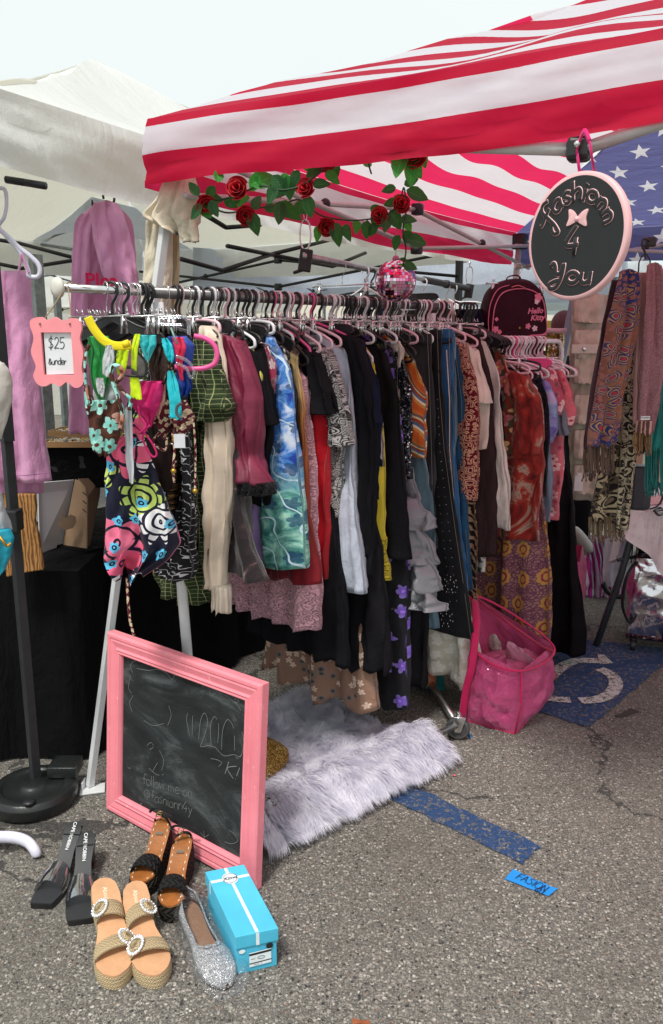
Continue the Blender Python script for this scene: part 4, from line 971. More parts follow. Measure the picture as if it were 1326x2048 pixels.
for fx, fy in ((900, 1170), (892, 1238)):
    for q in range(7):
        an = q*2*pi/7+.3
        for r in (10, 16): mb.sphere(PP(fx+r*cos(an)*.9, fy+r*sin(an), R1.at(k_)-D*.036, D), .0021, 6, 4, sz=1.8)
build('studs', mb, m_chrome, t_)
t_, k_, a_, n_ = G('jeans', 'mid blue jeans with a white side seam', 'jeans', [(904, 658), (906, 760), (908, 900), (924, 1060), (938, 1170), (934, 1250)], m_mdden, .17, T=(.016, .028), hang='wire', hs='clip', flat_top=True, folds=2, amp=.004)
mb = MB(); mb.tube([PP(x, y, R1.at(k_)-D*.032, D) for x, y in ((893, 700), (899, 800), (899, 900), (912, 1050))], .0018, 6); build('side_seam', mb, m_whitebl, t_)
G('jeans', 'ripped faded jeans right of the mid blue jeans', 'jeans', [(908, 662), (912, 760), (914, 960), (924, 1100)], m_lden, .17, T=(.01, .018), hang='wire', hs='clip', flat_top=True, folds=2)
G('jeans', 'dark teal blue jeans beside the burgundy paisley shirt', 'jeans', [(914, 690), (928, 800), (932, 1000), (944, 1180)], m_teal_d, .17, T=(.012, .03), hang='wire', hs='clip', flat_top=True, folds=2)
G('shirt', 'burgundy and cream paisley shirt', 'shirt', [(930, 690), (954, 760), (956, 850), (954, 960), (950, 1000)], m_bandana, .19, T=(.016, .04), hang='pale pink', hs='tube', folds=3, amp=.006)
G('skirt', 'brown and black zebra stripe skirt below the burgundy shirt', 'skirt', [(930, 880), (946, 1000), (954, 1130), (956, 1200)], m_zebra, .17, T=(.012, .028), hang='wire', hs='clip')
G('dress', 'cream dress with teal and brown dots', 'dress', [(948, 770), (966, 880), (968, 1000), (964, 1062)], m_dots, .18, T=(.012, .026), hang='black', folds=2)
G('tee', 'cream short sleeve t-shirt beside the burgundy paisley shirt', 't-shirt', [(954, 700), (978, 790), (976, 900)], m_creamj, .19, sleeve=[(958, 702, .08), (976, 770, .09), (983, 806, .1)], hang='pale pink')
G('blouse', 'dark brown chiffon blouse between cream t-shirt and white crinkled tunic', 'blouse', [(960, 676), (984, 760), (990, 900), (992, 1000), (990, 1116)], m_brownch, .19, T=(.014, .03), hang='black', folds=4)
G('blouse', 'white sleeve blouse with black embroidered cuff under the dotted dress', 'blouse', [(952, 900), (964, 1050), (970, 1100), (970, 1148)], m_whitepr, .15, T=(.01, .02), hang='wire', hs='clip')
t_, k_, a_, n_ = G('tunic', 'long white crinkled tunic with a blush brocade hem', 'tunic', [(970, 684), (996, 760), (1006, 880), (1018, 980), (1024, 1058)], m_whitebl, .19, T=(.014, .05), hang='pale pink', folds=4, amp=.008, amp2=.014)
sp = [R1.onplane(k_, *p) for p in ((1024, 1030), (1027, 1062))]
G('jacket', 'black jacket right of the white crinkled tunic', 'jacket', [(984, 700), (1004, 800), (1010, 880)], BLK, .19, hang='black', hs='flat')
for i in range(4):
    hanger(R1, R1.k_for(1000+i*6, 700, .19)+.0, 'black', 'flat', 'empty black plastic hanger bunched at the right end of the main rail', group='empty black hangers at the end of the rail', drop=.075)
G('blouse', 'orange floral chiffon blouse at the right end of the main rail', 'blouse', [(1010, 714), (1024, 760), (1030, 840), (1033, 912)], m_orfl, .19, T=(.014, .05), hang='black', hs='tube', folds=3, amp=.01)
# long pieces whose hems show under the others
G('slip_dress', 'pink lace slip dress with its scalloped hem showing under the ombre dress', 'dress', [(616, 760), (630, 950), (634, 1140), (633, 1262)], m_pinklace, .2, wb=.26, T=(.012, .05), folds=5, amp=.012, amp2=.02, hang='black', hem=.012)
G('skirt', 'tan skirt with dark leaf print hanging low over the fur rug', 'skirt', [(728, 900), (744, 1100), (750, 1300), (756, 1422)], m_brownfl, .2, wb=.32, T=(.02, .06), folds=3, amp=.012, amp2=.022, hang='wire', hs='clip', hem=.03)
G('skirt', 'long black pleated skirt over the tan leaf print skirt', 'skirt', [(730, 900), (760, 1100), (772, 1350)], BLK2, .22, wb=.22, T=(.02, .06), folds=9, amp=.01, amp2=.018, hang='wire', hs='clip', hem=.02)
G('skirt', 'dark green jersey skirt with contrast stitched hem', 'skirt', [(740, 1000), (752, 1150), (757, 1254)], m_olive_d, .19, wb=.05, T=(.014, .05), folds=2, hang='wire', hs='clip')
G('dress', 'plain black maxi dress left of the leaf print skirt', 'dress', [(640, 900), (690, 1200), (700, 1330)], BLK, .17, wb=.12, T=(.014, .04), folds=4, amp2=.02, hang='black', hem=.02)
G('dress', 'plain black maxi dress right of the violet flower dress', 'dress', [(820, 900), (842, 1200), (846, 1376)], BLK2, .18, wb=.12, T=(.014, .05), folds=4, amp2=.02, hang='black', hem=.02)
G('skirt', 'cream brocade skirt hanging below the studded jeans', 'skirt', [(888, 900), (912, 1060), (930, 1180), (950, 1262), (958, 1366)], m_brocade, .15, wb=.1, T=(.02, .07), folds=4, amp=.015, amp2=.028, hang='wire', hs='clip', hem=.03)
G('top', 'dark red blouse hem showing above the pink lace slip', 'blouse', [(560, 900), (572, 1100), (580, 1160)], plain('dark_red_crepe', S(96, 16, 28)), .17, wb=.12, T=(.012, .04), hang='black', hem=.02)
G('skirt', 'orange printed skirt peeping under the cream brocade skirt', 'skirt', [(860, 1200), (866, 1374)], m_orange, .1, wb=.06, hang=None)
G('skirt', 'turquoise cotton skirt peeping under the cream brocade skirt', 'skirt', [(884, 1200), (886, 1384)], m_turq, .1, wb=.06, hang=None)
# extra hangers crowding the rail
rnd = random.Random(11); kinds = ['wire', 'black', 'wire', 'white', 'black', 'wire', 'pale pink', 'black', 'wire', 'white']
for i in range(34):
    kd = kinds[i % 10]; k = .03+i*(RL-.06)/34+rnd.uniform(-.01, .01)
    hanger(R1, k, kd, 'clip' if kd == 'wire' else 'tube', {'wire': 'metal clip hanger crowded among the clothes on the main rail', 'black': 'black plastic hanger crowded among the clothes on the main rail', 'white': 'white plastic hanger crowded among the clothes on the main rail', 'pale pink': 'pale pink hanger crowded among the clothes on the main rail'}[kd],
           group={'wire': 'metal clip hangers on the main rail', 'black': 'black hangers on the main rail', 'white': 'white hangers on the main rail', 'pale pink': 'pale pink hangers on the main rail'}[kd], yaw=rnd.uniform(-.25, .25), W=.17, drop=.05)
# ================================================================== white rack at the right
PW0 = PZ(980, 680, 1.548); 
w0 = V((.70, 3.60, 0)); R2 = Rack(w0, D, 1.545); L2 = .62
wr_ = thing('garment_rack', 'white tubular rack with rounded corner and pink and white hangers', 'clothes rack', (w0.x, w0.y, 0))
q = lambda k, z: R2.at(k, 0, z)
mb = MB(); mb.tube([q(-.03, 1.545), q(L2-.03, 1.545)]+crom([q(L2-.03, 1.545), q(L2+.01, 1.535), q(L2+.03, 1.49)], 5)[1:]+[q(L2+.03, .08)], .011, 12); mb2 = mb
build('frame_tube', mb, m_white_pl, wr_)
mb = MB(); mb.tube([q(-.03, 1.545), q(-.03, .08)], .011, 12); build('upright', mb, m_white_pl, wr_)
mb = MB(); mb.tube([R2.at(L2+.03, -.22, .08), R2.at(L2+.03, .22, .08)], .011, 12); build('foot_bar', mb, m_white_pl, wr_)
mb = MB(); mb.tube([R2.at(-.03, -.22, .08), R2.at(-.03, .1, .08)], .011, 12); build('foot_bar', mb, m_white_pl, wr_)
H2 = lambda *a, **k: garment(R2, *a, **{**dict(neck=.11), **k})
H2('skirt', 'long mustard and plum medallion print skirt pooling above the pink bag', 'skirt', [(1060, 800), (1080, 1000), (1090, 1180), (1090, 1292)], m_medal, .19, wb=.3, T=(.02, .07), folds=4, amp=.015, amp2=.03, hang='wire', hs='clip')
H2('dress', 'red and cream chiffon print dress nearest on the white rack', 'dress', [(1058, 756), (1082, 790), (1086, 900), (1084, 1000), (1072, 1084)], m_redch, .2, T=(.03, .05), folds=3, amp=.014, amp2=.02, hang='pale pink', sleeve=[(1062, 756, .1, .045), (1084, 800, .12, .05), (1090, 880, .12, .05), (1082, 906, .09, .045)])
H2('dress', 'rust and gold paisley dress behind the red chiffon one', 'dress', [(1072, 800), (1086, 900), (1084, 1010), (1080, 1110)], m_goldpais, .2, T=(.02, .035), hang='white')
H2('top', 'black sheer top between the red dress and the tie dye top', 'top', [(1080, 750), (1096, 800), (1100, 880), (1092, 990)], m_blacklace, .2, hang='black')
H2('top', 'lavender and blue tie dye top', 'top', [(1096, 764), (1112, 800), (1114, 860), (1104, 890)], m_tiedye, .2, T=(.02, .035), hang='white')
H2('dress', 'pale blue crepe dress below the tie dye top', 'dress', [(1096, 850), (1108, 950), (1098, 1040)], plain('pale_blue_crepe', S(128, 142, 164)), .18, hang='wire', hs='clip')
H2('tee', 'blue grey short sleeve t-shirt on the white rack', 't-shirt', [(1112, 772), (1128, 830), (1140, 866)], m_greytee, .2, T=(.02, .03), hang='pale pink', sleeve=[(1112, 776, .08), (1130, 820, .09), (1141, 870, .09)])
H2('tee', 'rose pink ditsy print t-shirt on a hot pink hanger', 't-shirt', [(1104, 740), (1122, 770), (1132, 806), (1124, 830)], m_ditsy, .2, T=(.02, .03), hang='pink', hs='flat')
H2('dress', 'dusty pink floral dress with flower border on the white rack', 'dress', [(1112, 800), (1126, 880), (1126, 960), (1114, 1042)], m_pinkhib, .19, T=(.02, .045), hang='white', folds=3)
H2('blouse', 'coral pink floral blouse at the right end of the white rack', 'blouse', [(1124, 742), (1144, 780), (1153, 826), (1146, 850)], m_pinkhib, .2, T=(.02, .035), hang='white')
H2('gown', 'long black velvet gown with satin stripes reaching the ground', 'gown', [(1130, 860), (1140, 960), (1150, 1080), (1162, 1180), (1166, 1270), (1164, 1312)], VELV, .19, wb=.02, T=(.03, .06), folds=4, amp=.012, amp2=.024, hang='black', hem=.01)
H2('skirt', 'mustard yellow cotton skirt behind the pink floral dress', 'skirt', [(1098, 960), (1104, 1092)], m_must, .14, wb=.06, hang='wire', hs='clip')
rnd = random.Random(3)
for i in range(12):
    kd = ['pale pink', 'white', 'pale pink'][i % 3]; hanger(R2, .06+i*.036, kd, 'tube', ('pale pink' if kd != 'white' else 'white')+' plastic hanger packed tightly on the white rack', group=('pale pink' if kd != 'white' else 'white')+' hangers on the white rack', yaw=rnd.uniform(-.15, .1), W=.19, drop=.06)
mb = MB(); q0 = PP(1066, 985, R2.at(.1, .24), V((0, 1, 0)));
P_ = [PY(x, y, q0.y-.05) for x, y in ((1062, 985), (1058, 1040), (1052, 1120), (1054, 1128))]; mb.ribbon(P_, .014, V((0, -1, 0))); P_ = [PY(x, y, q0.y-.05) for x, y in ((1066, 985), (1070, 1030), (1056, 1090), (1048, 1120))]; mb.ribbon(P_, .014, V((0, -1, 0)))
o = build('ribbon_tie', mb, m_creamj); sol = o.modifiers.new('t', 'SOLIDIFY'); sol.thickness = .002
tag(o, 'cream ribbon tie dangling down the front of the red chiffon dress', 'ribbon')

# ================================================================== jackets on a rail behind, and the hanging rail
R3 = Rack(PY(846, 610, 4.05), D, 1.66)
r3 = thing('garment_rack', 'black rail of dark jackets behind the main rail', 'clothes rack', (R3.P.x, R3.P.y, 0))
mb = MB(); mb.tube([R3.at(-.3, 0, 1.66), R3.at(.9, 0, 1.66)], .012, 12); build('rail', mb, m_blackmet, r3)
for k in (-.28, .88):
    mb = MB(); mb.tube([R3.at(k, 0, 1.66), R3.at(k, 0, .02)], .012, 12); build('upright', mb, m_blackmet, r3)
jm = [('charcoal', plain('charcoal_wool', S(62, 62, 60))), ('cream edged', m_creamj), ('black', BLK), ('midnight', plain('midnight_wool', S(24, 26, 42))), ('ink black', BLK2), ('navy', NAVYM), ('slate', plain('slate_wool', S(34, 40, 62))), ('taupe', plain('taupe_wool', S(104, 96, 84)))]
for i, (nm, mm) in enumerate(jm):
    x = 898+i*10.5
    garment(R3, 'jacket', '%s jacket, number %s from the left on the rail behind' % (nm, ['one', 'two', 'three', 'four', 'five', 'six', 'seven', 'eight'][i]), 'jacket', [(x, 618), (x+9, 650), (x+12, 690), (x+14, 900)], mm, .2, T=(.02, .035), hang='black', neck=.09)
# grey telescopic rail hung on clips under the canopies
ha, hb = PZ(606, 512, 1.87), PZ(938, 577, 1.87); hd = (hb-ha).normalized()
hr = thing('hanging_rail', 'grey telescopic rail with ribbed black grip hung from clips under the canopy', 'rail', ha)
mb = MB(); mid = ha.lerp(hb, .62); mb.tube([ha, ha.lerp(hb, .38)], .0145, 16); mb.tube([ha.lerp(hb, .38), mid], .012, 16); build('tube', mb, m_steel, hr)
mb = MB(); P_ = [mid.lerp(hb, i/80) for i in range(81)]; mb.tube(P_, [.019 if i % 2 else .0155 for i in range(81)], 16); mb.tube([mid.lerp(hb, .45), mid.lerp(hb, .48)], .024, 16); build('ribbed_grip', mb, solid('black_rubber', (.03, .03, .032), .5), hr)
for p in (ha+hd*.02, hb):
    t = thing('clip', 'silver snap link and black clamp holding the %s end of the grey hanging rail' % ('near' if p is not hb else 'far'), 'clip', p)
    mb = MB(); mb.tube(crom([p+V((.0, 0, .02)), p+V((.02, 0, .06)), p+V((.016, 0, .12)), p+V((0, 0, .135)), p+V((-.016, 0, .12)), p+V((-.02, 0, .06))], 5, True), .0034, 8, closed=True); mb.tube(crom([p+V((0, 0, .13)), p+V((.006, .012, .15)), p+V((0, 0, .17)), p+V((-.006, -.012, .15))], 4, True), .003, 8, closed=True); build('snap_link', mb, m_chrome, t)
    mb = MB(); mb.box(p+V((0, 0, -.015)), (.05, .035, .085), Matrix.Rotation(.15, 3, 'Y')); mb.box(p+V((-.025, 0, -.055)), (.05, .03, .012), Matrix.Rotation(-.3, 3, 'Y')); build('clamp', mb, m_black_pl, t, False, bevel=.005)
R4 = Rack(ha, hd, 1.855)
def bare(k, kind, shape, lab, **kw): return hanger(R4, k, kind, shape, lab, n=V((.8, -.6, 0)), **kw)
LH = (hb-ha).length
bare(.16*LH, 'wire', 'clip', 'thin wire clip hanger alone on the grey hanging rail, leftmost', W=.2)
bare(.27*LH, 'white', 'tube', 'empty white plastic hanger on the grey hanging rail left of the disco ball', W=.21, drop=.1)
bare(.36*LH, 'wire', 'clip', 'wire hanger just right of the empty white hanger', W=.2)
bare(.80*LH, 'white', 'flat', 'empty white moulded hanger on the ribbed grip right of the disco ball', W=.2, drop=.09)
garment(R4, 'jacket', 'dark navy jacket hanging from the grey telescopic rail behind the main rail', 'jacket', [(748, 610), (765, 660), (772, 800), (776, 900)], plain('dark_navy_wool', S(28, 30, 42)), .2, T=(.03, .06), hang='black', k=.47*LH, neck=.1, hs='flat')
garment(R4, 'jacket', 'black jacket hanging left of the navy one on the grey telescopic rail', 'jacket', [(690, 620), (705, 680), (712, 800)], BLK, .2, T=(.03, .06), hang='black', k=.3*LH, neck=.12)
garment(R4, 'jacket', 'dark olive jacket right of the disco ball', 'jacket', [(890, 600), (905, 630), (915, 760)], plain('dark_olive_wool', S(56, 58, 52)), .18, T=(.04, .06), hang='white', k=.86*LH, neck=.12)
garment(R4, 'dress', 'bright pink dress glimpsed between hanger hooks under the disco ball', 'dress', [(816, 640), (828, 700), (830, 800)], m_pinkst, .1, T=(.03, .05), hang='white', k=.62*LH, neck=.18)
# ================================================================== traced hanging cloths
def tcloth(name, rows, Y, mat, parent, az=0.0, T=.02, **k):
    """rows: (py, pxL, pxR[, half thickness]) on the vertical plane through (x, Y) whose axis is turned by az"""
    ax = V((cos(az), sin(az), 0)); nr = V((sin(az), -cos(az), 0))*-1
    m = rows[0]; O = PY((m[1]+m[2])/2, m[0], Y); O = V((O.x, O.y, 0)); out = []
    for r in rows:
        l, rr = PP(r[1], r[0], O, nr), PP(r[2], r[0], O, nr)
        hw = abs((rr-l).dot(ax))/2; out.append(((l.z+rr.z)/2, (l-O).dot(ax), (rr-O).dot(ax), min(r[3] if len(r) > 3 else T, hw*.4)))
    k.setdefault('folds', 2); k.setdefault('amp', .003); k['amp'] = k['amp']*.6; k['folds'] = k['folds']*.55; k['amp2'] = k.get('amp2', k['amp']*1.5)*.8; k.setdefault('hem', .006)
    return cloth(name, out, O, ax, nr, mat, parent, **k)
def tthing(name, label, cat, px, py, Y, group=None): return thing(name, label, cat, PY(px, py, Y), group)
def tline(pts, Y): return [PY(x, y, Y if len(p) < 3 else p[2]) for p in pts for x, y in (p[:2],)]
def string(mb, px, Y, r=.003, seg=6, n=5): mb.tube(crom([PY(p[0], p[1], p[2] if len(p) > 2 else Y) for p in px], n), r, seg)

m_pinkvel = plain('pink_velour', S(214, 150, 190), .9, .7, sheen=.5); m_cream_c = plain('cream_cotton', S(226, 216, 194), .9, .8, .15)
# --- pink hooded top
t = tthing('hooded_top', 'pink velour zip hoodie with red gothic lettering hanging at the left', 'hoodie', 215, 870, 3.0)
tcloth('body', [(412, 192, 236, .02), (426, 172, 252, .04), (442, 154, 266), (470, 152, 270), (540, 152, 272), (640, 148, 280), (760, 142, 282), (818, 138, 282)], 3.05, m_pinkvel, t, .25, T=.06, folds=3, amp=.014, amp2=.022, lift=.02, crumple=.012)
tcloth('sleeve', [(428, 168, 196, .02), (438, 154, 192, .03), (470, 147, 182), (600, 141, 176), (760, 138, 180), (820, 137, 186), (868, 138, 186)], 2.94, m_pinkvel, t, .1, T=.04, folds=2, amp=.01, nseg=40)
tcloth('hood', [(405, 192, 232, .03), (425, 180, 246, .04), (470, 184, 262, .045), (540, 200, 274, .04), (600, 226, 282, .035), (645, 258, 280, .02)], 2.93, m_pinkvel, t, .35, T=.04, folds=2.5, amp=.014, nseg=48, crumple=.012)
mb = MB(); fr = frame(PY(203, 562, 2.885), (1, .25, 0), UP); vs, fs = None, None
add_text(mb, 'Plea', fr, .066, .0016); o = build('lettering', mb, plain('red_flock', S(200, 30, 80)), t, False)
hanger(Rack(PY(218, 403, 3.02), V((1, 0, 0)), PY(218, 395, 3.02).z), 0, 'black', 'flat', 'black hanger holding the pink velour hoodie under the white canopy edge', n=V((.95, .3, 0)), drop=.02, W=.03)
# --- pink trousers at far left
t = tthing('trousers', 'pink velour trousers folded over a lilac hanger at the left edge', 'trousers', 50, 980, 2.62)
tcloth('legs', [(542, -30, 56, .02), (560, -32, 62), (700, -30, 72), (850, -26, 88), (950, -22, 102), (962, -22, 104)], 2.68, m_pinkvel, t, .15, T=.035, folds=2, amp=.01, amp2=.016, nseg=60, crumple=.01)
tcloth('rear_leg', [(560, -25, 50, .02), (900, -20, 82), (975, -18, 88), (988, -18, 86)], 2.74, m_pinkvel, t, .15, T=.03, folds=3, amp=.01)
mb = MB(); mb.tube([PY(0, 952, 2.6), PY(50, 951, 2.6), PY(101, 946, 2.61)], .0012, 5); build('hem_stitching', mb, plain('pink_thread', S(170, 110, 165)), t)
t = tthing('clothes_hanger', 'large lilac white plastic hanger above the pink trousers at the left edge', 'hanger', 20, 540, 2.6)
mb = MB(); string(mb, [(-6, 376), (10, 380), (13, 410), (8, 435), (-2, 452), (10, 470), (24, 486)], 2.6, .006, 8); build('hook', mb, m_lav_pl, t)
mb = MB(); string(mb, [(-12, 452), (10, 468), (38, 495), (60, 512), (76, 528), (80, 544), (74, 554), (58, 552), (56, 540), (40, 505), (20, 480)], 2.6, .0075, 8); build('shoulder_bar', mb, m_lav_pl, t)
mb = MB(); string(mb, [(43, 508), (40, 530), (36, 546)], 2.59, .004, 6); string(mb, [(44, 508), (52, 530), (58, 546)], 2.59, .004, 6); build('loops', mb, m_pinkvel, t)
# --- cream blouse and trousers on the canopy corner
t = tthing('blouse', 'cream cotton blouse draped over the corner of the striped canopy frame', 'blouse', 345, 420, 2.6)
tcloth('body', [(352, 336, 388, .02), (385, 318, 398), (405, 304, 402), (425, 288, 406), (434, 290, 402), (450, 316, 396), (460, 344, 384)], 2.64, m_cream_c, t, -.3, T=.03, folds=5, amp=.008, amp2=.016, lift=.02, crumple=.008, hem=.02)
tcloth('sleeve', [(440, 356, 392, .02), (470, 360, 398), (484, 366, 400)], 2.62, m_cream_c, t, -.3, T=.03, folds=2, amp=.008, nseg=36)
t = tthing('trousers', 'long cream cotton trousers hanging behind the rail below the cream blouse', 'trousers', 325, 700, 2.66)
tcloth('leg', [(428, 300, 350, .02), (480, 292, 346), (560, 286, 344), (700, 280, 340), (840, 276, 336)], 2.72, m_cream_c, t, 0, T=.04, folds=2.5, amp=.012, crumple=.012)
tcloth('leg', [(430, 332, 360, .02), (500, 332, 360), (620, 326, 356), (760, 318, 350), (840, 316, 348)], 2.76, plain('ivory_cotton', S(214, 200, 166), .9, .8, .15), t, 0, T=.03, folds=1.5, amp=.008)
# --- cream top and turquoise bag at the left edge
t = tthing('top', 'off white jersey sleeve entering at the left edge in front of the black pole', 'top', 0, 800, 2.2)
tcloth('sleeve', [(726, -40, 6, .02), (740, -60, 18), (770, -60, 25), (800, -60, 25), (840, -60, 14), (880, -60, 2)], 2.2, plain('off_white_jersey', S(196, 190, 182)), t, 0, T=.04, folds=2, amp=.008, lift=.01)
t = tthing('bag', 'turquoise silk pouch with gold trim at the left edge', 'bag', 0, 1100, 2.25)
tcloth('pouch', [(1058, -50, 20, .02), (1075, -52, 28, .05), (1110, -54, 24, .06), (1140, -50, 12, .05), (1158, -30, -4, .02)], 2.25, satin('turquoise_silk', S(18, 152, 176), .35), t, 0, T=.05, folds=3, amp=.01)
mb = MB(); string(mb, [(-5, 1068, 2.19), (6, 1082, 2.18), (14, 1092, 2.185), (22, 1086, 2.19)], 2.2, .004); build('gold_trim', mb, solid('gold_braid', S(196, 150, 60), .4, .8), t)
tcloth('drawstring_top', [(985, -40, 2, .02), (1020, -40, 10), (1060, -40, 22)], 2.27, plain('grey_white_voile', S(196, 200, 204), trans=.2), t, 0, T=.03, folds=4, amp=.01)

# ================================================================== price sign
P0 = PY(72, 700, 2.08); sR, sU = V((.995, -.1, 0)).normalized(), V((-.0, 0, 1)); fr = frame(PY(117, 705, 2.08), sR, sU)
u2 = 2.08/F*1.04
def sg(x, y): return ((x-117)*u2, -(y-705)*u2)
out = [(68, 655), (72, 644), (90, 640), (102, 646), (117, 640), (132, 647), (150, 642), (163, 646), (168, 660), (163, 680), (168, 705), (163, 735), (167, 752), (160, 767), (146, 770), (132, 760), (118, 768), (104, 762), (88, 768), (74, 764), (67, 748), (73, 730), (66, 704), (73, 678)]
op = [(p.x, p.y) for p in crom([(*sg(*p), 0) for p in out], 6, True)]
t = thing('price_sign', 'pink scalloped wooden frame with a handwritten price card hanging by twine', 'sign', PY(117, 705, 2.08))
m_pinkwood = solid('pink_painted_wood', S(250, 150, 158), .55, sc_=20)
ins = [sg(88, 668), (sg(147, 668)), sg(147, 746), sg(88, 746)]
mb = MB(); n_ = len(op)
for w_ in (0.0, .009):
    fr_ = frame(fr(0, 0, w_), sR, sU); a = [mb.add(fr(x, y, w_), (x, y)) for x, y in op]; cx = [min(max(x, ins[0][0]), ins[1][0]) for x, y in op]; cy = [min(max(y, ins[2][1]), ins[0][1]) for x, y in op]
    b = [mb.add(fr(x, y, w_)) for x, y in zip(cx, cy)]
    for k in range(n_):
        j = (k+1) % n_; f_ = (a[k], a[j], b[j], b[k]); mb.face(f_ if w_ == 0 else f_[::-1])
    if w_ == 0: a0, b0 = a, b
    else:
        for k in range(n_):
            j = (k+1) % n_; mb.face((a0[j], a0[k], a[k], a[j])); mb.face((b0[k], b0[j], b[j], b[k]))
build('frame', mb, m_pinkwood, t, False)
mb = MB(); x0, y0 = sg(87, 748); x1, y1 = sg(148, 666); mb.prism([(x0, y0), (x1, y0), (x1, y1), (x0, y1)], fr, -.003, -.0005); build('backing', mb, m_black_pl, t, False)
mb = MB(); x0, y0 = sg(91, 746); x1, y1 = sg(146, 667); mb.prism([(x0, y0), (x1, y0+.002), (x1, y1), (x0, y1)], fr, -.0001, .0012); cd = build('card', mb, solid('white_card', S(226, 228, 232), .7), t, False)
mb = MB(); hh = 22*u2
for txt, x, y, h, sdn in (('$25', 98, 698, 21, 1), ('&under', 96, 727, 13, 2)):
    sx, sy = sg(x, y); ls, _ = hand(txt, sx, sy, h*u2, .06, .03, sdn, 1.0 if txt[0] == '$' else .92)
    for l in ls: mb.ribbon([fr(a, b, .0022) for a, b in l], .0019, fr.N)
build('handwriting', mb, solid('black_marker', (.02, .02, .022), .6), cd, False)
mb = MB(); bt = R1.at((PY(112, 580, 2.2)-B1).dot(D)-.0, 0, HZ+.012); kx = (PZ(112, 577, 1.69)-B1).dot(D); bt = R1.at(kx, 0, HZ+.013)
for sx in (88, 146): mb.tube([fr(*sg(sx, 652), .002), fr(*sg(sx, 652), .002).lerp(bt, .5)+V((.002, 0, -.002)), bt], .0016, 6); mb.sphere(fr(*sg(sx, 652), .011), .003, 8, 6)
mb.tube(crom([bt, bt+D*.012+V((0, 0, .0)), bt+D*.05+NR*.012-UP*.012, bt+D*.1-UP*.008], 5), .0014, 6); build('twine', mb, solid('jute_twine', S(150, 128, 96), .9), t)

# ================================================================== swimwear cluster on clip hangers
m_hib = floral('tropical_print', S(26, 26, 48), [S(238, 120, 150), S(236, 232, 232), S(190, 214, 108), S(238, 120, 150), S(96, 186, 222), S(236, 232, 232)], 13, 5, .6, S(26, 26, 48), None, depth=.62, rough=.8)
def mat_hib():
    n = NT('tropical_flower_print'); bgc = S(24, 25, 46); col = vary(n, bgc, .1)
    uv = n.vm('ADD', n.uv, n.vm('MULTIPLY', n.noise(12, None, 2, col=True), (.02, .02, 0)))
    for off, sc_, pet, R_, dp, pal in (((.31, .17, 0), 8, 9, .5, .45, [S(236, 234, 236), S(196, 216, 112), S(236, 234, 236)]), ((0, 0, 0), 7, 5, .52, .55, [S(240, 118, 150), S(236, 100, 136), S(240, 118, 150)]), ((.11, .4, 0), 13, 5, .2, .3, [S(92, 184, 222), S(92, 184, 222)])):
        m, c, r, d = n.flower(n.map(uv, loc=off), sc_, pet, R_, dp, .8); k = len(pal)
        fc = n.ramp(r, [(i/k, p) for i, p in enumerate(pal)], True)
        line = n.gt(n.math('SINE', n.math('MULTIPLY', d, 26 if pet != 9 else 46)), .78 if pet != 9 else .45)
        col = n.mix(n.math('MULTIPLY', m, n.gt(r, .22)), col, n.mix(line, fc, bgc))
    return n.cloth(col, .75, .35, .1)
m_hib = mat_hib()
m_bt = floral('brown_teal_swim_print', S(84, 46, 34), [S(96, 190, 178), S(140, 214, 200), S(170, 90, 50)], 22, 5, .5, S(96, 50, 30), S(60, 34, 26), .7, .5)
m_ditb = floral('burgundy_ditsy', S(96, 26, 40), [S(212, 190, 150), S(200, 170, 130)], 60, 4, .4)
Y0 = 2.12
t = tthing('swim_dress', 'navy swim dress with big pink, white and lime tropical flowers', 'swim dress', 270, 1000, Y0)
tcloth('body', [(868, 246, 284, .02), (900, 218, 298, .03), (950, 210, 318, .04), (1000, 208, 334, .05), (1050, 207, 350, .05), (1090, 204, 358, .05), (1120, 201, 336, .05), (1150, 224, 284, .04)], Y0, m_hib, t, .0, folds=3.4, amp=.012, amp2=.03, hem=.03, nseg=100, nrow=60, crumple=.012)
tcloth('strap_panel', [(790, 258, 280, .01), (830, 254, 288, .012), (880, 246, 300, .015)], Y0+.02, m_hib, t, 0, folds=2, amp=.004)
t = tthing('sash', 'white jersey sash knotted down the front of the tropical swim dress', 'sash', 258, 900, 2.05)
tcloth('tail', [(815, 250, 262, .006), (860, 248, 265), (920, 252, 268), (965, 260, 266)], 2.05, plain('white_swim_lining', S(206, 208, 214)), t, 0, T=.01, folds=1.5, amp=.004, nseg=32)
t = tthing('bikini_bottoms', 'green bikini bottoms with a bright yellow waistband clipped by the end', 'bikini', 210, 720, 2.02)
m_gr = satin('bright_green_swim', S(32, 152, 66), .45)
tcloth('body', [(672, 180, 216, .01), (690, 177, 224, .02), (730, 178, 232, .025), (756, 184, 224, .02), (780, 190, 212, .015), (798, 196, 208, .01)], 2.02, m_gr, t, .2, T=.02, folds=2, amp=.006, nseg=48)
tcloth('lining', [(690, 214, 226, .006), (720, 206, 228, .008), (752, 204, 218, .006)], 1.985, plain('grey_lining', S(186, 188, 190)), t, .2, T=.01, folds=1, amp=.002, nseg=28)
tcloth('lining', [(756, 192, 206, .006), (775, 194, 209, .007), (792, 198, 206, .005)], 1.985, plain('grey_lining', S(186, 188, 190)), t, .2, T=.01, folds=1, amp=.002, nseg=28)
mb = MB(); P_ = crom([PY(x, y, 1.99) for x, y in ((176, 634), (186, 655), (204, 678), (224, 690), (244, 692), (262, 690))], 6); mb.tube(P_, .011, 10, flat=.25, up=(0, 1, 0)); build('waistband', mb, plain('yellow_elastic', S(246, 222, 34), .7, .4), t)
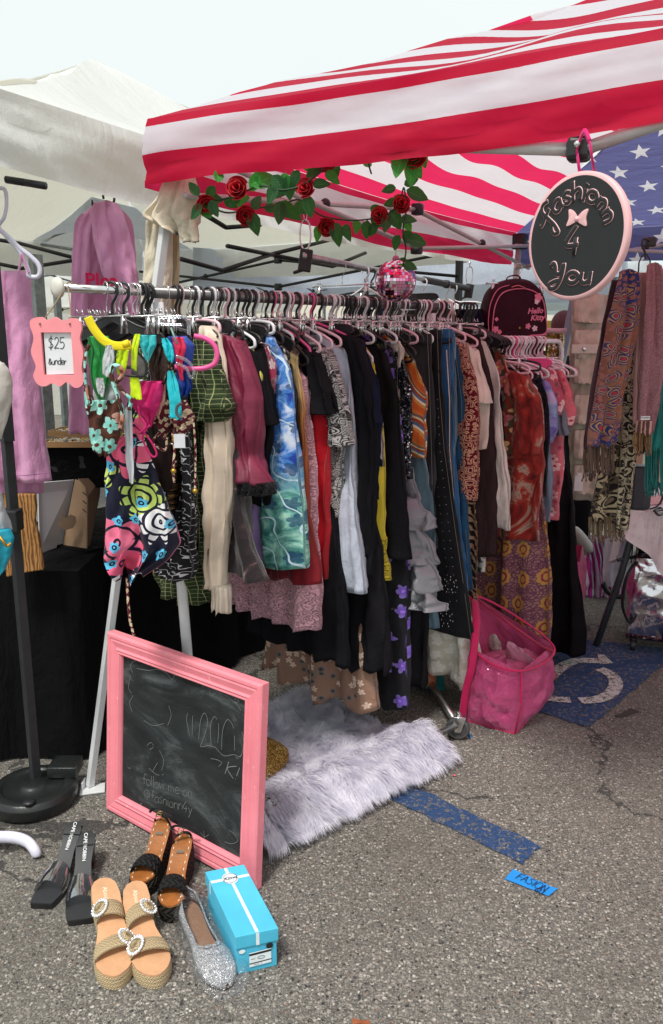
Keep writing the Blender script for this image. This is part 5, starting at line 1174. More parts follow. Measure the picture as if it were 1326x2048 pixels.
mb = MB(); string(mb, [(176, 676), (186, 700), (182, 740), (188, 775), (201, 796), (211, 775), (216, 752), (230, 710), (232, 690)], 1.995, .0028); build('piping', mb, plain('dark_green_piping', S(14, 96, 40)), t)
t = tthing('halter_bikini', 'brown and teal flowered bikini top with twisted straps', 'bikini', 205, 850, 2.02)
tcloth('cup', [(800, 190, 238, .01), (830, 180, 240, .03), (870, 178, 242, .04), (900, 186, 232, .035), (912, 200, 216, .02)], 2.02, m_bt, t, .1, T=.03, folds=2, amp=.008, nseg=56)
tcloth('cup', [(770, 170, 178, .01), (810, 170, 186, .02), (850, 178, 206, .02), (890, 188, 210, .01)], 2.06, m_bt, t, .3, T=.02, folds=1.5, amp=.005, nseg=40)
tcloth('lining', [(760, 190, 224, .01), (790, 188, 232, .012), (825, 196, 220, .01)], 2.04, plain('grey_lining', S(186, 188, 190)), t, 0, T=.012, folds=1.5, amp=.004, nseg=32)
mb = MB(); string(mb, [(240, 860), (246, 830), (238, 800), (228, 770), (222, 745), (228, 732), (240, 735), (244, 750), (232, 765)], 1.98, .006); string(mb, [(235, 770), (252, 790), (262, 800), (258, 820)], 1.975, .005); string(mb, [(178, 800), (172, 770), (170, 730), (174, 700), (180, 690)], 2.0, .004); string(mb, [(173, 780), (184, 795), (186, 808), (178, 812), (172, 806)], 2.0, .0028); build('straps', mb, m_bt, t)
t = tthing('lime_bikini', 'lime yellow swim top with strap tab hanging between green and brown swimwear', 'bikini', 268, 740, 2.06)
m_lime = plain('lime_swim', S(206, 232, 30), .6, .5)
tcloth('strap', [(668, 270, 280, .006), (700, 262, 274), (740, 262, 273)], 2.0, m_lime, t, 0, T=.008, folds=1, amp=.002, nseg=24)
tcloth('tab', [(754, 260, 276, .006), (780, 262, 281), (797, 260, 284)], 2.02, m_lime, t, 0, T=.008, folds=1, amp=.002, nseg=24)
tcloth('side', [(700, 236, 258, .008), (735, 232, 252, .01), (752, 236, 246)], 2.03, m_lime, t, .3, T=.01, folds=1.4, amp=.004, nseg=32)
t = tthing('clip_peg', 'yellow plastic clip closing the waistband of the green bikini', 'clip', 252, 688, 1.98); mb = MB(); mb.tube([PY(246, 690, 1.97), PY(258, 686, 1.97)], .009, 12); build('body', mb, solid('yellow_plastic', S(246, 214, 20), .4), t)
t = tthing('swim_pouch', 'turquoise and white tie dye swim piece in the middle of the swimwear', 'bikini', 296, 695, 2.08)
tcloth('body', [(670, 282, 312, .01), (690, 282, 312, .02), (712, 288, 302, .015), (722, 292, 297, .008)], 2.05, dyed('turquoise_tie_dye', [(.4, S(40, 180, 190)), (.6, S(90, 206, 210)), (.68, S(230, 240, 240))], 12, (1, 1, 1)), t, 0, folds=2, amp=.006, nseg=40)
t = tthing('bandeau', 'dark brown ruched bandeau top beside the turquoise swim piece', 'bikini', 320, 725, 2.08)
tcloth('body', [(688, 312, 336, .015), (705, 304, 340, .03), (735, 300, 336, .035), (760, 302, 332, .03), (770, 316, 328, .02)], 2.08, satin('brown_swim', S(64, 42, 36), .45), t, 0, folds=2.5, amp=.01, nseg=48, crumple=.014)
t = tthing('bikini_cup', 'grey moulded bikini cup with black underwire behind the lime strap', 'bikini', 275, 735, 2.08)
tcloth('cup', [(700, 262, 276, .01), (725, 262, 290, .03), (745, 262, 292, .03), (756, 266, 286, .02)], 2.07, plain('grey_foam', S(96, 92, 92)), t, 0, folds=1, amp=.002, nseg=40, crumple=.002)
mb = MB(); string(mb, [(262, 690), (276, 705), (290, 722), (292, 742), (284, 753), (246, 750)], 2.02, .003); build('underwire', mb, m_black_pl, t)
t = tthing('halter_bikini', 'magenta triangle bikini top with dangling strings', 'bikini', 300, 810, 2.1)
tcloth('cup', [(762, 282, 326, .01), (790, 268, 325, .03), (815, 266, 320, .035), (835, 284, 310, .03), (852, 296, 304, .015)], 2.08, satin('magenta_swim', S(206, 12, 108), .6), t, 0, folds=2, amp=.008, nseg=48)
tcloth('lining', [(768, 322, 330, .006), (800, 318, 329, .008), (835, 308, 316, .006)], 2.1, plain('nude_lining', S(226, 176, 158)), t, 0, T=.01, folds=1, amp=.002, nseg=24)
mb = MB(); string(mb, [(300, 850), (290, 862), (286, 880), (298, 905), (308, 914), (313, 905), (300, 880), (284, 862), (272, 850)], 2.04, .0026); string(mb, [(276, 812), (280, 835), (292, 850), (284, 862), (278, 866)], 2.03, .0026); build('strings', mb, satin('magenta_swim', S(206, 12, 108), .6), t)
t = tthing('lime_bikini', 'turquoise swim wrap with grey swirl at its hem', 'bikini', 350, 790, 2.12)
m_tq = satin('turquoise_swim', S(28, 190, 204), .5)
tcloth('body', [(742, 336, 346, .006), (770, 335, 356), (800, 338, 362), (838, 339, 366)], 2.06, m_tq, t, 0, T=.01, folds=1, amp=.003, nseg=32)
tcloth('knot', [(676, 324, 334, .01), (690, 326, 344, .015), (712, 332, 348, .015), (724, 338, 345, .01)], 2.04, m_tq, t, 0, folds=1.5, amp=.006, nseg=32)
mb = MB(); string(mb, [(364, 806), (355, 812), (353, 824), (358, 834), (365, 836)], 2.045, .004, 6); build('swirl', mb, plain('grey_print', S(80, 90, 96)), t)
t = tthing('swimsuit', 'blue and pink swimsuit with red side print', 'swimsuit', 368, 730, 2.16)
m_bl = satin('royal_blue_swim', S(26, 66, 160), .5)
tcloth('body', [(672, 340, 372, .015), (690, 344, 388, .03), (720, 350, 386, .035), (750, 352, 382, .04), (775, 356, 388, .04), (792, 360, 376, .03)], 2.15, m_bl, t, 0, folds=2.5, amp=.01, nseg=48, crumple=.012)
tcloth('pink_panel', [(674, 346, 366, .01), (695, 350, 372, .012), (730, 352, 364, .01), (760, 360, 366, .008)], 2.1, satin('coral_red_swim', S(214, 40, 84), .5), t, .0, T=.012, folds=2, amp=.006, nseg=32)
t = tthing('halter_bikini', 'burgundy ditsy print halter top with gold bead strings', 'bikini', 345, 860, 2.14)
tcloth('body', [(800, 330, 372, .015), (830, 306, 386, .03), (850, 306, 386, .035), (868, 318, 366, .03)], 2.14, m_ditb, t, 0, folds=4, amp=.012, amp2=.02, nseg=60, hem=.02)
mb = MB(); string(mb, [(345, 865), (349, 900), (346, 940), (349, 965)], 2.08, .0035); string(mb, [(386, 835), (390, 880), (391, 930), (390, 985)], 2.1, .003); string(mb, [(254, 1155), (256, 1200), (260, 1240), (268, 1272)], 2.12, .004); string(mb, [(320, 865), (306, 885), (330, 900), (334, 875)], 2.1, .004); build('strings', mb, m_ditb, t)
mb = MB()
for x, y in ((349, 880), (347, 942), (390, 982), (349, 874)): mb.sphere(PY(x, y, 2.07), .0075, 10, 8)
build('beads', mb, solid('gold_bead', S(200, 160, 70), .3, .9), t)
t = tthing('top', 'pale blush satin camisole edge behind the magenta bikini', 'top', 300, 900, 2.2)
tcloth('body', [(840, 280, 330, .02), (900, 290, 345, .03), (980, 300, 350, .03)], 2.26, plain('dark_brown_jersey', S(40, 30, 28)), t, 0, folds=3, amp=.01)
mb = MB(); fr2 = frame(PY(359, 882, 2.06), (1, 0, 0), UP); mb.prism([(-.0145, -.018), (.0145, -.018), (.0145, .018), (-.0145, .018)], fr2, -.0006, 0.0006); ct = thing('price_tag', 'small white card tag hanging on the burgundy halter strings', 'tag', PY(359, 882, 2.06)); build('card', mb, solid('tag_card', S(214, 214, 220), .7), ct, False)
# clip hangers and clear hangers of the cluster
hspec = [(196, 'wire', -.5), (214, 'black', .2), (224, 'wire', .1), (238, 'wire', -.2), (252, 'black', .3), (262, 'wire', -.1), (284, 'clear', .2), (296, 'clear', -.1), (314, 'black', .1), (336, 'black', .2), (342, 'black', -.1)]
for i, (x, kd, yw) in enumerate(hspec):
    k = (PZ(x, 580, 1.69)-B1).dot(D)
    hanger(R1, k, kd, 'clip' if kd != 'black' else 'flat', {'wire': 'metal clip hanger over the swimwear at the near end of the rail', 'clear': 'clear plastic clip hanger over the swimwear', 'black': 'black hanger among the swimwear at the near end of the rail'}[kd], group='%s hangers over the swimwear' % kd, yaw=yw+.3, W=.16, drop=.06)
t = tthing('clothes_hanger', 'clear plastic hanger with a rounded end above the blue swimsuit', 'hanger', 350, 650, 2.1)
mb = MB(); string(mb, [(312, 636), (340, 634), (366, 634), (376, 644), (378, 670)], 2.1, .005, 8); string(mb, [(312, 648), (340, 649), (366, 650)], 2.1, .004, 8); string(mb, [(352, 712), (375, 722), (388, 742), (385, 754), (379, 752), (372, 736), (352, 726)], 2.0, .004, 8); build('shoulder_bar', mb, m_clear, t)
t = tthing('clothes_hanger', 'hot pink plastic hanger end sticking out over the green plaid shirt', 'hanger', 410, 710, 2.2)
mb = MB(); string(mb, [(384, 738), (410, 736), (430, 726), (434, 706), (426, 688), (408, 676), (388, 672)], 2.12, .0065, 10); string(mb, [(384, 738), (350, 734)], 2.14, .007, 8); build('shoulder_bar', mb, m_hot_pl, t)
t = tthing('clothes_peg', 'grey green clothes peg clipping the blue swimsuit', 'peg', 346, 672, 2.05); mb = MB(); mb.tube([PY(342, 656, 2.05), PY(354, 688, 2.04)], .005, 8, flat=.5); build('arm', mb, solid('sage_plastic', S(120, 160, 150), .4), t)

# ================================================================== tables behind the rail
m_blackcloth = plain('black_tablecloth', S(15, 14, 17), .9, 1.0)
def draped_table(name_label, c0, e1, e2, L1, L2, z, seed, label_t):
    """table under a floor length cloth: c0 near corner, e1/e2 horizontal directions"""
    tb = thing('folding_table', label_t, 'table', (c0.x, c0.y, 0)); c0 = V((c0.x, c0.y, 0))
    mb = MB(); P = lambda a, b, z_: c0+e1*a+e2*b+UP*z_
    ang = atan2(e1.y, e1.x); mb.box(P(L1/2, L2/2, z-.03), (L1-.04, L2-.04, .03), Matrix.Rotation(ang, 3, 'Z')); build('table_top', mb, m_greypole, tb, False)
    for a, b in ((.08, .08), (L1-.08, .08), (.08, L2-.08), (L1-.08, L2-.08)):
        mb = MB(); mb.tube([P(a, b, z-.04), P(a, b, .0)], .014, 8); build('leg', mb, m_blackmet, tb)
    mb = MB(); top = []; N_ = 24
    for i in range(N_+1): top.append([P(L1*i/N_, L2*j/N_, z+.004+.003*noise1(i*.3, j*.3, seed)) for j in range(N_+1)])
    mb.grid(top, [[(i/N_*L1, j/N_*L2) for j in range(N_+1)] for i in range(N_+1)])
    per = [P(L1*i/60, 0, 0) for i in range(60)]+[P(L1, L2*i/40, 0) for i in range(40)]+[P(L1-L1*i/60, L2, 0) for i in range(60)]+[P(0, L2-L2*i/40, 0) for i in range(41)]
    ctr = P(L1/2, L2/2, 0); rows = []; uvs = []; s_ = 0; S_ = [0]
    for a, b in zip(per, per[1:]): s_ += (b-a).length; S_.append(s_)
    for r in range(26):
        v = r/25; row = []
        for p, s2 in zip(per, S_):
            o_ = (p-ctr).normalized(); rip = (.022*sin(s2*22+seed+1.5*noise1(s2, 0, seed))+.03*noise1(s2*3, v*1.5, seed)+.02*noise1(s2*9, v*2, seed+2))*sm(v*1.8)
            row.append(V((p.x, p.y, lerp(z+.004, .012, v)))+o_*(rip+.035*v+.006*(v > 0)))
        rows.append(row); uvs.append([(s2, -v*z) for s2 in S_])
    mb.grid(rows, uvs); o = build('tablecloth', mb, m_blackcloth); tag(o, name_label, 'tablecloth')
a0 = PZ(166, 1132, .74); a0 = V((a0.x, a0.y, 0))
draped_table('black floor length cloth over the near left table', a0-V((1, 0, 0))*1.6+V((0, -.06, 0)), V((1, 0, 0)), V((0, 1, 0)), 1.6, .42, .735, 1.0, 'folding table under the near black cloth, at the left edge')
b0 = V((-.90, 3.0, 0))
draped_table('black floor length cloth over the long table behind the main rail', b0-V((.05, -.0, 0)), AB, V((-.837, .547, 0)), 1.5, .6, .745, 4.0, 'folding table under the long black cloth behind the main rail')
# riser with jewellery trays
ry = 3.15
rs = thing('display_riser', 'black covered riser shelf carrying jewellery trays behind the price sign', 'display shelf', PY(160, 900, ry))
p1_, p2_ = PY(70, 880, ry), PY(330, 880, ry)
mb = MB(); mb.box(((p1_.x+p2_.x)/2, ry+.2, 1.085), (p2_.x-p1_.x, .42, .1)); build('shelf', mb, solid('black_board', (.012, .012, .014), .7), rs, False, bevel=.004)
for x in (p1_.x+.02, p2_.x-.02):
    mb = MB(); mb.box((x, ry+.2, .89), (.03, .4, .29)); build('side_panel', mb, solid('black_board', (.012, .012, .014), .7), rs, False)
mb = MB(); fx = V((1, 0, 0)); pts = []; 
front = [[V((lerp(p1_.x, p2_.x, j/50), ry-.012-.006*noise1(j*.2, i*.4, 3), lerp(1.138, .975, i/8))) for j in range(51)] for i in range(9)]; mb.grid(front); build('cloth_front', mb, m_blackcloth, rs)
def mat_jewel(name, s1):
    n = NT(name); v = n.voro(s1, n.ob); r = n.sep(v.outputs['Color'])[0]
    c = n.ramp(r, [(0, S(226, 222, 214)), (.35, S(196, 166, 90)), (.5, S(240, 240, 240)), (.62, S(60, 56, 54)), (.72, S(130, 170, 176)), (.8, S(214, 190, 120))], True)
    return n.done(c, .3, .3, v.outputs['Distance'], 1, .01)
mj = mat_jewel('assorted_trinkets', 70)
for i, (px0, px1, yy, z_, lab) in enumerate(((96, 178, ry+.05, 1.15, 'shallow wooden tray of mixed rings nearest the price sign'), (110, 185, ry+.25, 1.17, 'second tray of beaded bracelets behind the ring tray'))):
    a_, b_ = PY(px0, 860, yy), PY(px1+60, 860, yy); t = thing('jewellery_tray', lab, 'tray', ((a_.x+b_.x)/2, yy, z_-.01)); w_ = b_.x-a_.x
    mb = MB(); cx = (a_.x+b_.x)/2
    mb.box((cx, yy, z_-.006), (w_, .17, .008)); mb.box((cx, yy-.085, z_), (w_, .008, .022)); mb.box((cx, yy+.085, z_), (w_, .008, .022)); mb.box((cx-w_/2, yy, z_), (.008, .16, .022)); mb.box((cx+w_/2, yy, z_), (.008, .16, .022)); build('tray', mb, solid('tan_wood', S(170, 130, 84), .6), t, False)
    mb = MB(); rnd = random.Random(i)
    for q in range(260):
        x, y = cx+rnd.uniform(-.47, .47)*w_, yy+rnd.uniform(-.075, .075); mb.lathe([(.004, 0), (.0055, .003), (.0035, .006)], (x, y, z_-.001+rnd.uniform(0, .006)), 6, (rnd.uniform(-.5, .5), rnd.uniform(-.5, .5), 1))
    tag(build('trinkets', mb, mj, t), kind='stuff')
# white and kraft fold-out display with bird cut-outs
m_kraft = solid('kraft_board', S(152, 124, 98), .85, sc_=6); m_whb = solid('white_board', S(200, 200, 206), .8, sc_=6)
t = thing('display_board', 'white and kraft card display with a bird shaped cut-out on the black table', 'display board', PZ(140, 1100, .75))
def quadboard(name, px, Ys, mat, th=.006, hole=None):
    P_ = [PY(x, y, yy) for (x, y), yy in zip(px, Ys)]; n_ = (P_[1]-P_[0]).cross(P_[2]-P_[0]).normalized()
    if n_.y > 0: n_ = -n_
    mb = MB(); b = [mb.add(p) for p in P_]; c = [mb.add(p-n_*th) for p in P_]; mb.face(b); mb.face(c[::-1]); m_ = len(b)
    for k in range(m_): mb.face((b[k], c[k], c[(k+1) % m_], b[(k+1) % m_]))
    return build(name, mb, mat, t, False)
quadboard('white_panel', [(76, 966), (148, 960), (123, 1100), (80, 1106)], (3.0, 3.12, 3.12, 3.0), m_whb)
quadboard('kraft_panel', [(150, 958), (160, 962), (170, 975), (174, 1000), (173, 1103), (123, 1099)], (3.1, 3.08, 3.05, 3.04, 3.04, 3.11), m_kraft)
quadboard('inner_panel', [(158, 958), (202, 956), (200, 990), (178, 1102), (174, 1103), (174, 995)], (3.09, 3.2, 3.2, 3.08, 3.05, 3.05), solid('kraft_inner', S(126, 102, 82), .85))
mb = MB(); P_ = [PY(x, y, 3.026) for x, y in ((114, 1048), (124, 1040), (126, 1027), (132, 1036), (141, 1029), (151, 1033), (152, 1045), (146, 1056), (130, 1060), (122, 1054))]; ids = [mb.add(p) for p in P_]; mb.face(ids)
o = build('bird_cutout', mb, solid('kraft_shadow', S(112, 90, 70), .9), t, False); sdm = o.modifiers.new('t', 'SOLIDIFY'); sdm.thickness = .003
for i, y in enumerate((984, 1001, 1018)):
    mb = MB(); mb.ribbon([PY(165, y, 3.03), PY(173, y+7, 3.03)], .004, V((0, -1, 0))); build('slot', mb, solid('slot_dark', (.03, .025, .02), .9), t, False)
# live edge wooden board behind the black pole
def mat_wood(name, a, b):
    n = NT(name); f = n.wave(9, n.map(n.ob, (3, 3, .8)), 9, 1.6, 'X', 'SIN', 4); c = n.ramp(n.math('ADD', n.math('MULTIPLY', f, .7), n.math('MULTIPLY', n.noise(30, n.map(n.ob, (3, 3, .3)), 5), .3)), [(.2, a), (.8, b)])
    return n.done(c, .6, 0, f, .15, .004)
m_wood = mat_wood('olive_wood', S(112, 72, 38), S(184, 134, 80))
t = thing('wooden_board', 'live edge brown wooden board standing on the black table behind the black pole', 'board', PZ(60, 1160, .74))
fr3 = frame(PY(60, 1060, 2.66), (1, .08, 0), UP); sc3 = 2.66/F
mb = MB(); mb.prism([((x-60)*sc3, -(y-1060)*sc3) for x, y in ((4, 985), (74, 985), (76, 1010), (71, 1040), (77, 1080), (80, 1146), (44, 1151), (4, 1160))], fr3, -.022, 0); build('slab', mb, m_wood, t, False, bevel=.004)
# lilac white foot at the lower left edge
t = thing('rack_foot', 'curved lilac white plastic stand foot at the lower left edge', 'stand foot', PZ(40, 1700, 0))
P_ = crom([PZ(-120, 1685, .04), PZ(-40, 1676, .05), PZ(20, 1674, .05), PZ(52, 1682, .045), PZ(68, 1698, .03), PZ(74, 1712, .008)], 6)
mb = MB(); mb.tube(P_, [.014]*(len(P_)-4)+[.014, .013, .012, .009], 12, flat=1.35); build('foot', mb, m_lav_pl, t)
# ================================================================== chalkboard in a pink frame
BL_, BR_ = PZ(221, 1614, .004), PZ(518, 1778, .004)
bd = (BR_-BL_); BW = bd.length; bd.normalize(); bb = V((-bd.y, bd.x, 0)); bb = bb if bb.y > 0 else -bb
TLp = PP(220, 1262, BL_, bd); TRp = PP(537, 1364, BR_, bd)
Hh = ((TLp-BL_).length+(TRp-BR_).length)/2; upv = ((TLp-BL_).normalized()+(TRp-BR_).normalized()).normalized(); upv = (upv-bd*upv.dot(bd)).normalized()
cf_ = frame(BL_, bd, upv)
if cf_.N.y > 0: print('frame normal flipped')
t = thing('chalkboard', 'chalkboard in a moulded pink wooden frame leaning on the ground', 'chalkboard', BL_)
n = NT('worn_pink_frame_paint'); ch_ = n.ramp(n.noise(55, n.map(n.ob, (1, 1, .35)), 6, .75), [(.62, 0.0), (.66, 1.0)]); gr_ = n.ramp(n.noise(7, n.ob, 5, .7), [(.4, 0.0), (.75, .3)])
m_pf = n.done(n.mix(n.math('MULTIPLY', ch_, .6), n.mix(gr_, S(240, 140, 152), S(196, 100, 112)), S(250, 204, 204)), .5, 0, n.noise(90, n.ob, 4), .25, .002)
W_, H_ = BW, Hh; fw = .068
prof = [(0, -.022), (0, .004), (.006, .010), (.016, .010), (.019, .006), (.024, .009), (.044, .004), (.050, .010), (.055, .006), (.061, .008), (.066, .001), (.068, -.004), (.068, -.022)]
mb = MB(); rows = []
for (d_, h_) in prof:
    rows.append([cf_(x, y, h_+.012) for x, y in ((d_, d_), (W_-d_, d_), (W_-d_, H_-d_), (d_, H_-d_))])
mb.grid(rows[::-1], None, closed_u=True); build('frame', mb, m_pf, t, False, bevel=.0012)
mb = MB(); mb.prism([(0.004, .004), (W_-.004, .004), (W_-.004, H_-.004), (.004, H_-.004)], cf_, -.012, -.006); build('backing', mb, solid('hardboard', S(90, 64, 44), .8), t, False)
def mat_chalk():
    n = NT('smudged_chalkboard'); a = n.noise(3.2, n.map(n.ob, (1, 1, 2.4), (0, .6, 0)), 6, .65, 1.2); b = n.noise(70, n.map(n.ob, (1, 1, 8), (0, .5, 0)), 4, .7)
    f = n.math('ADD', n.math('MULTIPLY', a, .8), n.math('MULTIPLY', b, .2))
    return n.done(n.ramp(f, [(.38, S(26, 29, 30)), (.52, S(42, 46, 47)), (.64, S(82, 87, 88))]), .75, 0, b, .1, .001, spec=.3)
mb = MB(); mb.prism([(fw-.004, fw-.004), (W_-fw+.004, fw-.004), (W_-fw+.004, H_-fw+.004), (fw-.004, H_-fw+.004)], cf_, -.005, .004); bdo = build('board', mb, mat_chalk(), t, False)
def px2b(px, py):
    p = PP(px, py, BL_, cf_.N); d_ = p-BL_; return d_.dot(bd), d_.dot(upv)
mb = MB(); rnd = random.Random(8)
def chalk(pts, wdt=.0016, sm_=True):
    q = [px2b(*p) for p in pts]; q = [(p.x, p.y) for p in crom([(a, b, 0) for a, b in q], 6)] if sm_ and len(q) > 2 else q
    # broken chalk line: leave small gaps
    seg = []
    for a in q:
        if rnd.random() < .06 and len(seg) > 1: mb.ribbon([cf_(x, y, .0055) for x, y in seg], wdt, cf_.N); seg = []
        else: seg.append(a)
    if len(seg) > 1: mb.ribbon([cf_(x, y, .0055) for x, y in seg], wdt, cf_.N)
for l in ([(268, 1345), (264, 1332), (270, 1322), (285, 1320), (300, 1328), (312, 1332)], [(276, 1336), (300, 1340), (318, 1338), (335, 1345), (347, 1358), (352, 1350), (366, 1352)],
          [(264, 1350), (260, 1375), (268, 1390), (262, 1405), (267, 1422)], [(421, 1378), (426, 1392), (432, 1386), (450, 1388), (468, 1400), (480, 1412), (484, 1420)], [(470, 1398), (480, 1394), (476, 1406), (473, 1396), (482, 1402), (470, 1404)],
          [(378, 1425), (376, 1440), (382, 1470)], [(388, 1430), (387, 1470)], [(400, 1478), (404, 1440), (412, 1425), (418, 1445), (408, 1480), (404, 1492), (420, 1490), (434, 1494)], [(425, 1490), (424, 1450), (432, 1432), (440, 1450), (438, 1485)], [(446, 1498), (448, 1460), (458, 1438), (470, 1456), (472, 1500)],
          [(434, 1494), (450, 1510), (470, 1508), (482, 1512), (488, 1500), (490, 1480), (486, 1462)], [(474, 1512), (480, 1516), (486, 1508)],
          [(297, 1490), (304, 1484), (310, 1492), (302, 1498)], [(300, 1535), (316, 1548), (330, 1548)], [(318, 1524), (312, 1534), (308, 1542)], [(424, 1516), (436, 1518), (446, 1524), (440, 1532)], [(258, 1532), (262, 1536), (266, 1530)],
          [(270, 1602), (280, 1610), (286, 1604), (282, 1616)], [(404, 1664), (412, 1672), (420, 1668)], [(410, 1660), (412, 1680)], [(460, 1658), (472, 1668), (478, 1680), (466, 1686), (452, 1682)],
          [(340, 1410), (345, 1430), (338, 1450)], [(290, 1440), (310, 1450), (330, 1446)], [(322, 1500), (330, 1520), (326, 1540)]):
    chalk(l)
def hchalk(txt, px, py, px2, py2, h, wdt=.0017, sd=1):
    u0, v0 = px2b(px, py); u1, v1 = px2b(px2, py2); ang = atan2(v1-v0, u1-u0); Lw = sqrt((u1-u0)**2+(v1-v0)**2)
    ls, xe = hand(txt, 0, 0, 1, .1, .05, sd, 1.05); k = Lw/xe
    for l in ls:
        q = [(u0+(a*k)*cos(ang)-(b*h)*sin(ang), v0+(a*k)*sin(ang)+(b*h)*cos(ang)) for a, b in l]
        seg = []
        for a in q:
            if rnd.random() < .05 and len(seg) > 1: mb.ribbon([cf_(x, y, .0055) for x, y in seg], wdt, cf_.N); seg = []
            else: seg.append(a)
        if len(seg) > 1: mb.ribbon([cf_(x, y, .0055) for x, y in seg], wdt, cf_.N)
hchalk('follow me on', 288, 1566, 388, 1596, .036, sd=3)
hchalk('@fashionn4y', 290, 1594, 388, 1628, .036, sd=4)
hchalk('K!', 451, 1545, 478, 1562, .042, .0026, 5)
build('chalk_writing', mb, NT('chalk_line').done(S(118, 122, 120), .95), bdo, False)

# ================================================================== fur rug draped over the base rail
r0, r1, r2_, r3_ = PZ(528, 1690, 0), PZ(905, 1452, 0), PZ(872, 1362, 0), PZ(500, 1400, 0)
t = thing('fur_rug', 'fluffy white faux fur rug spread under the rack and rolled over its base rail', 'rug', r0.lerp(r2_, .5))
ba, bb_ = V((casA.x, casA.y, 0)), V((casB.x, casB.y, 0)); bdir = (bb_-ba).normalized(); bn = V((-bdir.y, bdir.x, 0)); bn = bn if bn.y > 0 else -bn
ba = ba-bdir*.08+bn*.02; LB = (casB-casA).length-.10
def rug_z(s, w_):
    """height of the rug surface at distance w_ behind the rail line"""
    roll = .092*math.exp(-((w_-.0)/.1)**2) if w_ > 0 else .092*max(0, 1-(w_/-.15)**2)
    return roll*(.8+.3*noise1(s*4, 0, 2))+.02+.012*noise1(s*5, w_*6, 1)+.035*sm((w_-.35)/.2)*(.6+.6*noise1(s*4, w_*4, 5))
def rug_w1(s): return .62+.05*noise1(s*5, 7, 0)
def rugp(s, q):
    w_ = lerp(-.14, rug_w1(s/LB), q); p = ba+bdir*s+bn*w_; return V((p.x, p.y, max(.004, rug_z(s, w_)))), w_
mb = MB(); Ns, Nw = 70, 50
mb.grid([[rugp(LB*i/Ns, j/Nw)[0]-UP*.006 for j in range(Nw+1)] for i in range(Ns+1)][::-1]); build('backing', mb, plain('rug_backing', S(190, 190, 198)), t)
rnd = random.Random(21); vs = []; fs = []; N_ = 75000
for i in range(N_):
    s = rnd.uniform(-.01, LB+.01); q = rnd.random()**1.15
    p, w_ = rugp(s, q); e = .01
    dzw = (rugp(s, min(1, q+.01))[0].z-rugp(s, max(0, q-.01))[0].z)/.0148
    # downhill toward the viewer over the roll; swirled clumps elsewhere
    cl = noise1(s*13, w_*13, 3)*2.8+noise1(s*45, w_*45, 5)*.8; fwd = -bn
    if w_ < .05: d_ = (fwd*1.0+bdir*(cl*.55)).normalized(); drop_ = .9
    else: an = cl*1.6+noise1(s*3, w_*3, 9)*5; d_ = (fwd*cos(an)+bdir*sin(an)); drop_ = .35
    # edge strands lean outward
    if s < .05: d_ = (d_-bdir*1.0).normalized()
    if s > LB-.04: d_ = (d_+bdir*.5).normalized()
    if q > .93: d_ = (d_+bn*1.4).normalized()
    n_ = (UP-bn*dzw).normalized(); L = rnd.uniform(.03, .068)
    side = d_.cross(UP).normalized()*(.0006+rnd.random()*.0006)+UP*rnd.uniform(-.0006, .0006)
    pts = []; vel = (n_*1.0+d_*rnd.uniform(.4, 1.0)+V((rnd.uniform(-.35, .35), rnd.uniform(-.35, .35), 0))).normalized(); c_ = p.copy()
    for k in range(4):
        pts.append(c_.copy()); c_ = c_+vel*(L/3); vel = (vel+d_*.35-UP*(.55*drop_+.3)).normalized()
        if c_.z < .003: c_.z = .003+rnd.random()*.004
    b = len(vs)
    for k, p_ in enumerate(pts):
        w2 = (1, .9, .6, .12)[k]; vs += [p_+side*w2, p_-side*w2]
    for k in range(3): fs.append((b+2*k, b+2*k+1, b+2*k+3, b+2*k+2))
me = bpy.data.meshes.new('fur_pile'); lo = t.location; me.from_pydata([(v.x-lo.x, v.y-lo.y, v.z-lo.z) for v in vs], [], fs)
n = NT('white_fur'); me.materials.append(n.done(n.ramp(n.noise(18, n.ob, 3), [(.35, S(214, 212, 226)), (.65, S(244, 243, 250))]), .6, spec=.2, trans=.35)); me.polygons.foreach_set('use_smooth', [True]*len(me.polygons))
o = bpy.data.objects.new('fur_pile', me); COL.objects.link(o); o.parent = t; o['kind'] = 'stuff'
# gold glitter pouch on the rug behind the chalkboard
t = thing('glitter_bag', 'gold glitter pouch lying on the fur rug behind the chalkboard', 'bag', PZ(545, 1530, .03))
n = NT('gold_glitter'); vv = n.voro(420, n.ob); gm = n.done(n.ramp(n.sep(vv.outputs['Color'])[0], [(0, S(110, 76, 30)), (.5, S(160, 118, 54)), (.85, S(226, 196, 130))], True), .3, .7, vv.outputs['Distance'], 1, .003)
gp = [PZ(576, 1508, .075), PZ(538, 1482, .1), PZ(490, 1478, .09), PZ(480, 1555, .05), PZ(530, 1566, .04), PZ(566, 1535, .05)]
c_ = sum(gp, V((0, 0, 0)))/6
mb = MB(); ring_b = [p-UP*.02 for p in gp]; Rr = crom(gp, 5, True); rows = []
for k, (s_, h_) in enumerate(((.25, -.03), (.7, -.03), (1.0, -.012), (1.0, .012), (.8, .03), (.45, .042), (.15, .046))):
    rows.append([c_+(p-c_)*s_+UP*(h_+.006*noise1(i*.5, k, 2)) for i, p in enumerate(Rr)])
b_ = mb.grid(rows, None, closed_u=True); mb.face([b_+i for i in range(len(Rr))][::-1]); mb.face([b_+6*len(Rr)+i for i in range(len(Rr))]); build('pouch', mb, gm, t)
mb = MB(); mb.tube([p+UP*.012 for p in Rr[:14]], .003, 6); build('flap_edge', mb, gm, t)

